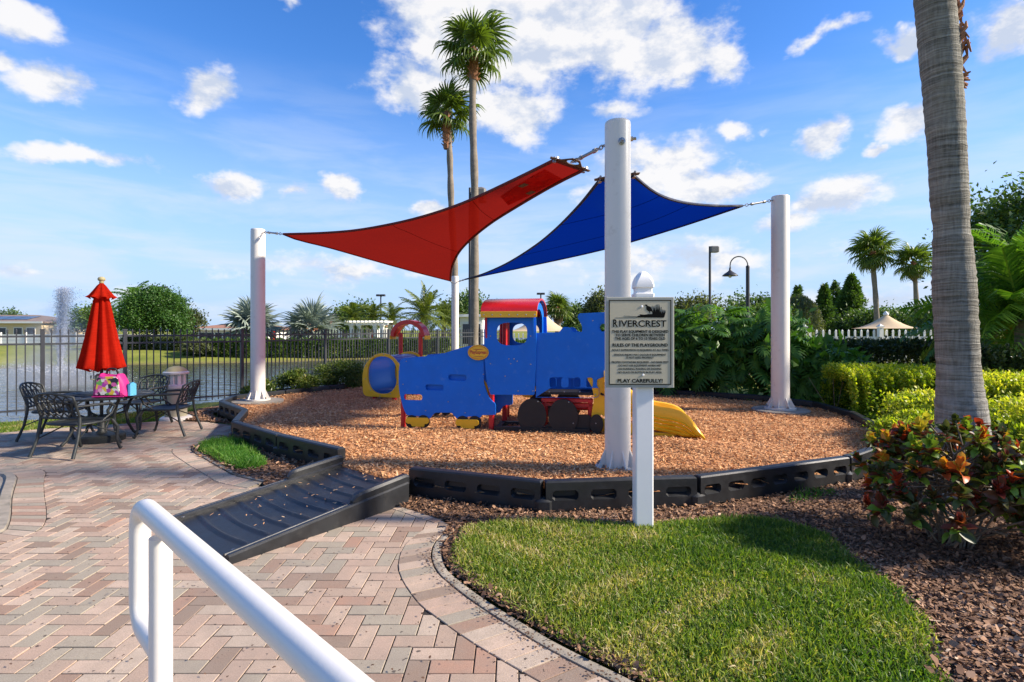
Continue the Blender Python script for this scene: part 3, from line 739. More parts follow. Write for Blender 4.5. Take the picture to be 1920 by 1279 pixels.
LAWN = [(p.x, p.y) for p in crom([(q[0],q[1],0) for q in [(-.36,4.02),(-.33,4.19),(.166,4.31),(.935,4.25),(1.546,4.34),(2.0,4.32),(2.25,4.08),(2.24,3.61),(2.19,3.1),(2.09,2.776),(1.84,2.36),(1.5,1.6),(1.3,1.62),(.75,2.18),(.36,2.56),(.16,2.78),(-.05,3.03),(-.22,3.25),(-.34,3.5),(-.385,3.8)]], 5, closed=True)]
BARK = [(-.98,4.72)]+[(p.x+(.07 if p.y < 4.0 else 0), p.y+.05) for p in reversed(ro_c)]+[(4,.2),(9,3),(9,9),(5.35,9.65),(5.27,8.45),(4.9,7.25),(4.3,6.15),(3.33,5.40),(1.6,4.68),(.262,4.52),(-.95,4.98)]
def build_beds():
    tag(flat_poly('bark_bed', BARK, .006, M['bark_bed']), kind='structure')
    n = 250000; Q = np.stack([rng.uniform(-1,6,n), rng.uniform(1.6,8.4,n)], 1)
    p = np.clip(3.2/Q[:,1], 0, 1)**1.5; Q = Q[rng.random(n) < p]
    Q = Q[in_poly(Q, BARK)]; Q = Q[poly_dist(Q, LAWN) > -.04]; Q = Q[(Q[:,0] < Q[:,1]*.97)]; n = len(Q)
    D = rng.normal(size=(n,3)); D[:,2] *= .3; U = np.array([0,0,1.])+rng.normal(size=(n,3))*.4
    L = np.minimum(rng.gamma(4, .0046, n)+.009, .05); w = L*rng.uniform(.25,.7,n)
    Vv, Ff = strips(np.concatenate([Q, rng.uniform(.006,.03,n)[:,None]], 1), D, U, L, w*.7, w, w*.6, rng.normal(size=n)*.12)
    t = np.repeat(np.clip(rng.beta(1.7,2.3,n)+.12*np.sin(Q[:,0]*2+Q[:,1]*1.3), 0, 1), 2)
    tag(mesh_obj('bark_chips', np_mesh('bark_chips', Vv, Ff, {'tone': t}, M['bark'])), kind='stuff')
    # mulch under the bed by the pond-side patio and the island bed
    isl = [(p.x, p.y) for p in iso_c]+[(-2.40,5.36),(-2.12,5.14),(-1.68,5.66),(-1.80,5.82),(-2.78,6.55),(-3.72,7.55),(-3.95,8.3)]
    tag(flat_poly('island_bed', isl, .004, M['bark_bed']), kind='structure')
    side = [(-3.85,8.3),(-4.4,8.74),(-5.0,9.06),(-5.72,9.2),(-5.9,9.6),(-5.6,10.5),(-5.2,9.6),(-4.2,8.6)]
    tag(flat_poly('side_bed', side, .008, M['bark_bed']), kind='structure')
    left = [(p.x, p.y) for p in lbo_c]+[(-9,2.6)]
    tag(flat_poly('planting_bed', left, .002, M['concrete']), kind='structure')
    shrubbed = [(-5.4,9.9),(-5.28,10.56),(-4.1,12.4),(-2.9,14.2),(-1.9,14.9),(-2.2,16.5),(-4.4,13.4),(-5.6,11.3),(-6.0,10.5)]
    tag(flat_poly('shrub_bed', shrubbed, .0, M['bark_bed']), kind='structure')
    for poly, cnt in ((isl, 2600), (side, 2200)):
        P = np.array(poly); lo, hi = P.min(0), P.max(0); Q = rng.uniform(lo, hi, (cnt*3,2)); Q = Q[in_poly(Q, poly)][:cnt]; n = len(Q)
        D = rng.normal(size=(n,3)); D[:,2] *= .3; U = np.array([0,0,1.])+rng.normal(size=(n,3))*.4; L = rng.uniform(.02,.06,n); w = L*.4
        Vv, Ff = strips(np.concatenate([Q, rng.uniform(.01,.03,n)[:,None]], 1), D, U, L, w, w, w*.6, .05)
        tag(mesh_obj('bark_chips', np_mesh('bark_chips', Vv, Ff, {'tone': np.repeat(rng.beta(1.7,2.0,n), 2)}, M['bark'])), kind='stuff')
build_beds()
def build_spill():
    Q = np.stack([rng.uniform(-1.0, 3.4, 1600), rng.uniform(4.0, 5.6, 1600)], 1); dd = poly_dist(Q, PLAY); Q = Q[(dd > .06) & (rng.random(1600) < np.exp(-dd/.12))]; n = len(Q)
    D = rng.normal(size=(n,3)); D[:,2] *= .2; L = rng.uniform(.018,.045,n)
    V, Fq = strips(np.concatenate([Q, rng.uniform(.018,.034,n)[:,None]], 1), D, np.tile([[0,0,1.]], (n,1)), L, .007, .008, .005, .1)
    tag(mesh_obj('spilled_chips', np_mesh('spilled_chips', V, Fq, {'tone': np.repeat(rng.uniform(.3,.9,n), 2)}, M['woodchip'])), kind='stuff')
build_spill()

def grass(name, poly, n, lmin, lmax, w, mat, shift=0.0, z=0.0, edge=.12, tfun=None):
    P = np.array(poly); lo, hi = P.min(0), P.max(0)
    Q = rng.uniform(lo, hi, (int(n*2.2), 2)); Q = Q[in_poly(Q, poly)][:n]; n = len(Q)
    d = -poly_dist(Q, poly)
    L = rng.uniform(lmin, lmax, n)*np.clip(.55+d/edge, .55, 1)*(.8+.3*np.sin(Q[:,0]*4.1+np.sin(Q[:,1]*5))*np.sin(Q[:,1]*4.7))*np.where(rng.random(n) < .06, 1.5, 1)
    Q = Q+rng.normal(size=Q.shape)*(.018*(d < .10))[:,None]
    D = rng.normal(size=(n,3))*.55; D[:,2] = 1; U = rng.normal(size=(n,3)); U[:,2] *= .2
    Vv, Ff = strips(np.concatenate([Q, np.full((n,1), z)], 1), D, U, L, w*rng.uniform(.8,1.2,n), w, w*.15, rng.normal(size=n)*.16, rng.uniform(0,.35,n))
    t = rng.beta(2,2.4,n)*.8+shift+.10*np.sin(Q[:,0]*3.1+np.sin(Q[:,1]*4))*np.sin(Q[:,1]*3.7)
    if tfun is not None: t = t+tfun(Q)
    pn = np.sin(Q[:,0]*5.3+2*np.sin(Q[:,1]*2.9+1))*np.sin(Q[:,1]*6.1+1.7*np.sin(Q[:,0]*3.7)); L_dead = pn > .62
    t = np.clip(t+.10*pn+L_dead*rng.random(n)*.38*(rng.random(n) < .75)+(rng.random(n) < .07)*.35+np.clip(.12-d, 0, .12)*1.2, 0, 1)
    o = mesh_obj(name, np_mesh(name, Vv, Ff, {'tone': np.repeat(t, 2)}, mat)); return tag(o, kind='stuff')
def build_lawns():
    tag(flat_poly('lawn', LAWN, .012, M['earth']), kind='structure')
    lush = lambda Q: .16-.26*np.clip((Q[:,0]-.6)/1.2, 0, 1)
    grass('lawn_grass', LAWN, 72000, .036, .082, .0062, M['grass'], .04, .012, .10, lush)
    isl = [(p.x, p.y) for p in crom([(q[0],q[1],0) for q in [(-3.93,7.25),(-3.88,6.9),(-3.5,6.5),(-3.12,6.1),(-2.86,5.9),(-2.72,6.05),(-2.88,6.4),(-3.2,6.85),(-3.6,7.35)]], 5, closed=True)]
    grass('island_grass', isl, 14000, .07, .15, .006, M['grass_lush'], .05, .01, .1)
    strip = [(-9.5,7.3),(-7.65,7.95),(-7.2,8.4),(-6.3,8.9),(-5.75,9.2),(-5.9,9.6),(-5.6,10.4),(-6.0,11.0),(-8.4,8.95),(-10,8.0)]
    grass('bank_grass', strip, 26000, .05, .11, .008, M['grass'], .12, -.06, .08)
    patch = [(2.35,4.75),(2.9,4.95),(3.0,5.15),(2.6,5.1)]
    grass('weed_grass', patch, 260, .05, .10, .005, M['grass_lush'], .05, .006, .05)
build_lawns()

# ---- plastic edging of the play area
def edging_mesh(L, npk, h=.305, th=.095):
    mb = MB(); x0, x1 = .012, L-.012; zt = h; top = zt-.012
    m = max(npk, 1); low0, low1 = .0, .095; pk0, pk1 = .145, .228
    for side in (-1, 1):
        y = side*th/2; depth = -side*.046
        def F3(idx): return idx if side < 0 else idx[::-1]
        def quad(a, b, c, d): mb.add([(q[0], y, q[1]) for q in (a,b,c,d)], [F3((0,1,2,3))])
        quad((x0,low1),(x1,low1),(x1,pk0-.02),(x0,pk0-.02)); quad((x0,pk1+.02),(x1,pk1+.02),(x1,top),(x0,top))
        W = (x1-x0)/m
        for k in range(m):
            a, b = x0+k*W, x0+(k+1)*W; g = W*.16; zA, zB = pk0-.02, pk1+.02; ch = .022
            o = [(a+g+ch,pk0),(b-g-ch,pk0),(b-g,pk0+ch),(b-g,pk1-ch),(b-g-ch,pk1),(a+g+ch,pk1),(a+g,pk1-ch),(a+g,pk0+ch)]
            c0, c1, c2, c3 = (a,zA),(b,zA),(b,zB),(a,zB)
            P = [c0,c1,c2,c3]+o; cx, cz = (a+b)/2, (pk0+pk1)/2
            inn = [(cx+(q[0]-cx)*.86, cz+.006+(q[1]-cz)*.50) for q in o]
            vs = [(q[0], y, q[1]) for q in P]+[(q[0], y+depth, q[1]) for q in inn]
            fs = [(0,1,5,4),(1,6,5),(1,2,7,6),(2,8,7),(2,3,9,8),(3,10,9),(3,0,11,10),(0,4,11)]
            fs += [(4+i, 4+(i+1)%8, 12+(i+1)%8, 12+i) for i in range(8)]+[tuple(range(12,20))]
            mb.add(vs, [F3(f) for f in fs])
        # lower band with wide notches open to the ground
        nn = 3 if m >= 4 else 2; W = (x1-x0)/nn
        for k in range(nn):
            a, b = x0+k*W, x0+(k+1)*W; g = W*.17
            P = [(a,low0),(a+g,low0),(a+g+.02,low1-.035),(b-g-.02,low1-.035),(b-g,low0),(b,low0),(b,low1),(a,low1)]
            vs = [(q[0], y, q[1]) for q in P]+[(q[0], y+depth, q[1]) for q in P[1:5]]
            mb.add(vs, [F3((0,1,2,7)),F3((7,2,3,6)),F3((3,4,5,6)),F3((1,8,9,2)),F3((2,9,10,3)),F3((3,10,11,4)),F3((8,11,10,9))])
    t2 = th/2; e = .012
    mb.add([(x0,-t2,top),(x1,-t2,top),(x1,t2,top),(x0,t2,top),(x0+e,-t2+e,zt),(x1-e,-t2+e,zt),(x1-e,t2-e,zt),(x0+e,t2-e,zt)], [(0,1,5,4),(1,2,6,5),(2,3,7,6),(3,0,4,7),(4,5,6,7)])
    for x in (x0, x1): mb.add([(x,-t2,low1),(x,t2,low1),(x,t2,top),(x,-t2,top)], [(0,1,2,3) if x > x0 else (3,2,1,0)]); mb.add([(x,-t2,0),(x,t2,0),(x,t2,low1),(x,-t2,low1)], [(0,1,2,3) if x > x0 else (3,2,1,0)])
    return mb.mesh('edging_block')
def build_edging():
    labels = {0:'black plastic edging block beside the foot of the black ramp, curving to the sign', 1:'black plastic edging block behind the white sign post', 2:'long black plastic edging block with six slots facing the bark',
      3:'black plastic edging block end running in behind the orange and green croton', 4:'black edging block between croton and yellow-green hedge, hidden low', 5:'black edging block with slots showing inside, against the golden hedge',
      6:'black edging block beside the broad white post on its concrete pad', 7:'black edging block under the split-leaf bush corner by the white post', 8:'shaded black edging block under the split-leaf bush', 9:'shaded black edging block under the split-leaf bush, near the yellow slide',
      18:'low black edging block behind the broad white post near the pond fence', 19:'black edging block corner at the concrete pad of the white post', 20:'short black edging block next to the bark bed by the lamp bollard', 21:'black edging block seen end-on above the grass island', 22:'black slotted edging block above the tufted grass island', 23:'black slotted edging block next to the upper end of the ramp', 10:'black edging block at the shaded back corner, behind the rules sign', 11:'black edging block behind the yellow slide and tall white post', 12:'black edging block behind the boiler of the blue train', 13:'black edging block behind the cab of the blue train', 14:'black edging block behind the oval name plate of the train', 15:'low black edging block directly behind the yellow crawl tunnel', 16:'low black edging block before the largest round shrub by the pond fence', 17:'low black edging block before the medium round shrub by the pond fence'}
    cache = {}
    for i in range(len(BORD)-1):
        a, b = Vector((*BORD[i],0)), Vector((*BORD[i+1],0)); L = (b-a).length; pk = 6 if L > 1.6 else (4 if L > 1.0 else 3)
        if i == 2: pk = 7
        d = (b-a)/L; rz = math.atan2(d.y, d.x)
        me = edging_mesh(L, pk); me.materials.append(M['black_plastic'])
        o = tag(inst('edging_block', me), labels.get(i, 'low black edging block in the row before the round shrubs by the pond fence' if i in (15,16,17) else 'black edging block at the back of the play area behind the blue train'), 'edging block', 'black edging blocks round the wood chips')
        o.location = (a.x, a.y, -.055); o.rotation_euler.z = rz
        mb = MB(); mb.cbox((L, 0, .085), (.15,.125,.17), .03, math.pi/8); mb.lathe([(.018,0),(.018,.006),(.008,.009)], (L,0,.17), 8)
        c = mb.build('connector', M['black_plastic'], o, 35)
build_edging()

def build_ramp():
    r = empty('access_ramp', RAMP_O, 0, 'black moulded plastic ramp with raised side rails leading up to the wood chips', 'ramp')
    def pt(s, t, z): return RAMP_D*s+RAMP_W*t+Vector((0,0,z))
    H = lambda s: .02+.125*min(max(s/RAMP_L, 0), 1)
    n = 170; P = []
    for i in range(n+1):
        s = RAMP_L*i/n; row = []
        for k in range(13):
            t = .10+(RAMP_B-.20)*k/12
            u = s+.05*math.sin(k/12*math.pi)                      # ribs bow towards the top
            w = (u*6.2) % 1; rib = .016*max(0, 1-abs(w-.2)/.13)**.5 if abs(w-.2) < .13 else 0.0
            row.append(pt(s, t, H(s)+(rib if 0 < k < 12 and .08 < s < RAMP_L-.05 else 0)))
        P.append(row)
    mb = MB(); mb.grid([row[::-1] for row in P]); mb.build('tread', M['black_plastic'], r, 30)
    for t0, t1 in ((0, .10), (RAMP_B-.10, RAMP_B)):
        mb = MB()
        prof = lambda s: [pt(s,t0,-.01), pt(s,t0,H(s)+.028), pt(s,t0+.012,H(s)+.04), pt(s,t0+.04,H(s)+.04), pt(s,t0+.05,H(s)+.022), pt(s,t1-.035,H(s)+.022), pt(s,t1-.028,H(s)+.032), pt(s,t1-.008,H(s)+.032), pt(s,t1,H(s)-.03), pt(s,t1,-.01)]
        mb.grid([prof(RAMP_L*i/10) for i in range(11)]); mb.add(prof(0), [tuple(range(10))]); mb.add(prof(RAMP_L), [tuple(range(9,-1,-1))])
        mb.build('side_beam', M['black_plastic'], r, 30)
        mb = MB(); tc = (t0+t1)/2; s0, s1 = .98, RAMP_L+.02; wd = .036
        pr = lambda s, k: [pt(s,tc-wd*k,H(s)+.015), pt(s,tc-wd*k,H(s)+.085*k), pt(s,tc-wd*.6*k,H(s)+.105*k), pt(s,tc+wd*.6*k,H(s)+.105*k), pt(s,tc+wd*k,H(s)+.085*k), pt(s,tc+wd*k,H(s)+.015)]
        rows = [pr(s0, .55), pr(s0+.03, .9), pr(s0+.08, 1)]+[pr(s0+.08+(s1-s0-.12)*i/6, 1) for i in range(1,7)]+[pr(s1, .9)]
        mb.grid(rows); mb.add(rows[0], [tuple(range(6))]); mb.add(rows[-1], [tuple(range(5,-1,-1))]); mb.build('kerb_rail', M['black_plastic'], r, 35)
    for t in (.09, RAMP_B-.09):
        mb = MB(); mb.lathe([(.02,.0),(.02,.006),(.008,.008)], pt(.07, t, H(.07)+.022), 10); mb.build('anchor_bolt', M['steel'], r)
    # stray chips lying on the ramp
    q = rng.random((52,2)); P = np.array([ramp_pt(.1+1.42*a**.7, .14+.88*b, H(.1+1.42*a**.7)+.016) for a, b in q]); n = len(P)
    D = rng.normal(size=(n,3)); D[:,2] *= .15; L = rng.uniform(.012,.04,n)
    V, Fq = strips(P, D, np.tile([[0,0,1.]], (n,1)), L, .006, .008, .005)
    tag(mesh_obj('scattered_chips', np_mesh('scattered_chips', V, Fq, {'tone': np.repeat(rng.uniform(.4,1,n), 2)}, M['woodchip'])), kind='stuff')
build_ramp()

# ================================================================== SHADE SAILS
def sail_post(x, y, r, h, label, pad, z0=PLAY_Z):
    z0 = z0+(.035 if pad else 0)
    e = empty('sail_post', (x, y, z0), 0, label, 'shade post', 'white steel posts of the shade sails')
    mb = MB(); mb.lathe([(r,.02),(r,h-z0-.03),(r*.97,h-z0-.008),(r*.9,h-z0)], n=40); mb.build('shaft', M['white'], e, 40)
    mb = MB(); mb.lathe([(r*1.72,.0),(r*1.72,.03),(r*1.1,.035)], n=32)
    for k in range(8):
        a = 2*math.pi*k/8+.2; c, s = math.cos(a), math.sin(a); t = Vector((-s, c, 0))*.006
        A, B, Cc = Vector((c*r*.98,s*r*.98,.03)), Vector((c*r*1.62,s*r*1.62,.03)), Vector((c*r*.98,s*r*.98,.20))
        mb.add([A+t,B+t,Cc+t,A-t,B-t,Cc-t], [(0,1,2),(5,4,3),(0,3,4,1),(1,4,5,2),(2,5,3,0)])
    mb.build('base_flange', M['white'], e, 35)
    b = MB(); b.lathe([(.02,0),(.02,.02),(.011,.021),(.011,.035)], n=6); bm_ = b.mesh('flange_bolt'); bm_.materials.append(M['steel'])
    for k in range(6):
        a = 2*math.pi*k/6+.6; o = inst('flange_bolt', bm_, e); o.location = (math.cos(a)*r*1.5, math.sin(a)*r*1.5, .03)
    if pad:
        mb = MB(); mb.lathe([(pad,-.12),(pad,-.01),(pad*.97,-.002)], n=40); c = mb.build('concrete_pad', M['concrete'], e, 40)
    return e
PC = (1.025, 5.38); PL = (-4.74, 10.35); PR = (4.45, 9.2); PB = (-1.66, 16.2)
postC = sail_post(*PC, .124, EYE+(HZ-229)*5.38/F, 'tall thick white shade post standing behind the rules sign', 0)
postL = sail_post(*PL, .128, EYE+(HZ-429)*10.3/F, 'white shade post on a concrete pad near the pond fence, holding the red sail', .45)
postR = sail_post(*PR, .142, EYE+(HZ-368)*9.2/F, 'white shade post on a concrete pad in front of the split-leaf bush', .45)
postB = sail_post(*PB, .105, EYE+(HZ-518)*16.2/F, 'slim white shade post behind the blue train holding the low sail corners', 0)
def eyebolt(post, loc, rot, name='eye_bolt'):
    mb = MB(); mb.lathe([(.036,0),(.036,.008),(.024,.012),(.024,.034),(.015,.036),(.015,.062),(.012,.066)], n=8)
    o = mb.build(name, M['steel'], post, 35); o.location = loc; o.rotation_euler = rot
zt = EYE+(HZ-252)*5.27/F-PLAY_Z
eyebolt(postC, (.015,-.122,zt-.07), (R(90),0,0)); eyebolt(postC, (.118,.02,zt), (R(90),0,R(75)))

def sail(name, label, edges, mat, hem, nu=26, nv=18):
    """edges: A (start->head), B (second corner->head), C (start->second corner), H (head edge); a tensioned doubly curved sheet"""
    A, B_, C_, Hd = (resample(crom(e, 10), n) for e, n in zip(edges, (nu, nu, nv, nv)))
    P = []
    for i in range(nu):
        u = i/(nu-1); row = []
        for j in range(nv):
            v = j/(nv-1)
            p = A[i]*(1-v)+B_[i]*v+C_[j]*(1-u)+Hd[j]*u-(A[0]*(1-u)*(1-v)+A[-1]*u*(1-v)+B_[0]*(1-u)*v+B_[-1]*u*v)
            row.append(p)
        P.append(row)
    mb = MB(); mb.grid(P); o = mb.build(name, mat, None, 180); tag(o, label, 'shade sail', 'triangular shade sails over the play area')
    for e in (A, B_, C_):
        m2 = MB(); m2.tube(e, .020, 6); m2.build('hem', hem, o, 60)
    m2 = MB(); m2.tube(Hd, .022, 6); m2.build('hem', hem, o, 60)
    return o, A, B_, C_, Hd
L0 = at(531,439,9.95); Bk = at(845,527,15.5); H1 = at(1040,300,6.02); H2 = at(1094,319,6.18)
redsail, rA, rB, rC, rH = sail('shade_sail', 'red triangular shade sail rising to the tall white post', [
    [L0, at(600,437,9.75), at(665,432,9.35), at(735,420,8.85), at(800,404,8.3), at(870,380,7.6), at(960,339,6.75), H1],
    [Bk, at(847,506,13.9), at(858,478,12.0), at(880,452,10.3), at(920,419,8.9), at(975,384,7.7), at(1040,346,6.75), H2],
    [L0, at(560,450,10.4), at(620,465,11.3), at(700,488,12.7), at(775,509,14.1), Bk], [H1, H2]], M['sail_red'], M['sail_red_hem'])
B2 = at(872,524,15.4); RR = at(1392,386,8.95); J1 = at(1124,338,6.35); J2 = at(1188,329,6.4)
bluesail, bA, bB, bC, bH = sail('shade_sail', 'dark blue triangular shade sail behind the tall white post', [
    [B2, at(905,514,14.4), at(950,494,12.9), at(1000,463,11.0), at(1040,431,9.4), at(1085,386,7.6), J1],
    [RR, at(1345,386,8.6), at(1295,382,8.1), at(1255,373,7.5), at(1222,357,6.95), J2],
    [B2, at(1000,497,13.8), at(1130,468,12.4), at(1260,430,11.0), RR], [J1, J2]], M['sail_blue'], M['sail_blue_hem'])
def patch(o, q, mat, n=6):
    mb = MB(); mb.add(q, [tuple(range(len(q)))]); return mb.build('corner_patch', mat, o, 40)
def rigging(label, pts, plate_pts, owner=None):
    """turnbuckle, chain links and corner plate between a sail corner and its post"""
    a, b = Vector(pts[0]), Vector(pts[1]); d = (b-a); L = d.length; d.normalize()
    e = empty('turnbuckle', a, 0, label, 'turnbuckle', 'steel turnbuckles tying the sails to the posts')
    rot = d.to_track_quat('Z','Y').to_matrix().to_4x4()
    mb = MB(); mb.tube([d*(L*.34), d*(L*.66)], .017, 8); mb.tube([d*(L*.66), d*(L*.74)], .024, 8); mb.tube([d*(L*.28), d*(L*.34)], .024, 8); mb.build('body', M['steel'], e)
    def ring(c, r, tilt, w=.007):
        pts = [(r*.62*math.cos(q), 0, r*math.sin(q)) for q in [2*math.pi*k/12 for k in range(13)]]
        m = Matrix.Translation(d*c) @ rot @ Matrix.Rotation(tilt, 4, 'Z')
        mb = MB(); mb.tube([m @ Vector(p) for p in pts], w, 6, caps=False); return mb.build('link', M['steel'], e)
    n = 3
    for k in range(n):
        ring(L*(.04+.10*k), .032, R(90)*(k % 2)); ring(L*(.78+.09*k), .032, R(90)*(k % 2))
    return e
rigging('long steel turnbuckle from the red sail to the tall post', [Vector(H1).lerp(H2, .5)+Vector((.02,-.06,.01)), (PC[0]-.11, PC[1]+.02, at(1130,272,5.4).z)], None)
rigging('steel turnbuckle at the low end of the red sail on the pond-side post', [L0, (PL[0]+.11, PL[1]-.04, at(500,435,10.3).z)], None)
rigging('steel turnbuckle from the blue sail to the post by the split-leaf bush', [RR, (PR[0]-.13, PR[1]-.02, at(1446,376,9.2).z)], None)
rigging('steel turnbuckle from the blue sail to the slim post behind the train', [B2, (PB[0]+.09, PB[1]-.06, at(856,528,16.1).z)], None)
rigging('steel turnbuckle from the red sail to the slim post behind the train', [Bk, (PB[0]-.07, PB[1]-.08, at(850,530,16.1).z)], None)
rigging('steel turnbuckle hidden between the blue sail and the tall post', [Vector(J1).lerp(J2, .5), (PC[0]+.02, PC[1]+.12, 3.3)], None)
def spreader(o, a, b, hint):
    """rust-brown spreader plate with a large hole, across the narrow end of a sail"""
    a, b = Vector(a), Vector(b); x = (b-a).normalized(); y = (Vector(hint)-x*x.dot(Vector(hint))).normalized(); z = x.cross(y); w = (b-a).length
    out = [(-.06,0),(w+.06,-.0),(w+.07,.035),(w*.86,.05),(w*.62,.15),(w*.38,.15),(w*.14,.05),(-.07,.035)]
    hole = ellipse(w*.5, .075, w*.2, .045, 14)
    me = plate_mesh('spreader_plate', out, [hole[::-1]], .012, .002, stand=False)
    m = Matrix.Identity(4)
    for r in range(3): m[r][0], m[r][1], m[r][2], m[r][3] = x[r], y[r], z[r], a[r]
    me.transform(m); mesh_obj('spreader_plate', me, M['rust'], o, 40)
    for p in (a, b):
        mb = MB(); mb.tube([p-y*.05-x*.0, p+y*.07], .014, 8); mb.tube([p+z*.03, p-z*.03], .02, 8); mb.build('shackle', M['steel'], o, 40)
spreader(redsail, H1, H2, (.47,-.88,.12)); spreader(bluesail, J1, J2, (-.1,-.9,.35))
def on_sail(A, B_, u, v):
    p = A[min(int(u*(len(A)-1)), len(A)-1)]; q = B_[min(int(u*(len(B_)-1)), len(B_)-1)]; return p.lerp(q, v)
def sail_patches():
    # doubled cloth near the upper corner, with two small square stitched tabs
    for v, tone_ in ((.30, 0), (.72, 1)):
        c = on_sail(rA, rB, .90, v)+Vector((0,0,-.022)); t = (Vector(H1)-rA[-6]).normalized(); s = (Vector(H2)-Vector(H1)).normalized()
        mb = MB(); q = [c+t*.07+s*.03, c+t*.07-s*.03, c-t*.07-s*.03, c-t*.07+s*.03]; mb.add(q+[p+Vector((0,0,-.004)) for p in q], [(0,1,2,3),(7,6,5,4),(0,4,5,1),(1,5,6,2),(2,6,7,3),(3,7,4,0)]); mb.build('stitched_tab', M['rust'], redsail)
    P = []
    for i in range(7):
        u = .80+.19*i/6; P.append([on_sail(rA, rB, u, v)+Vector((0,0,-.014)) for v in np.linspace(.12+.25*(1-i/6)**2, .88-.2*(1-i/6)**2, 7)])
    mb = MB(); mb.grid(P); mb.build('corner_patch', M['sail_patch'], redsail, 180)
sail_patches()
for o_, A_, B_c, us in ((redsail, rA, rB, (.42,.74)), (bluesail, bA, bB, (.40,.74))):
    for u_ in us:                                       # overlapped seams of the knitted cloth
        L_ = [on_sail(A_, B_c, u_, v)+Vector((0,0,-.012)) for v in (0,1)]; sg = MB()
        i_ = int(u_*(len(A_)-1)); me_ = o_.data; nv_ = len(me_.vertices)//26; pts_ = [me_.vertices[i_*nv_+j].co.copy()+Vector((0,0,-.006)) for j in range(nv_)]
        sg.tube(pts_, .0032, 5); sg.build('seam', M['sail_red'] if o_ is redsail else M['sail_blue'], o_, 60)

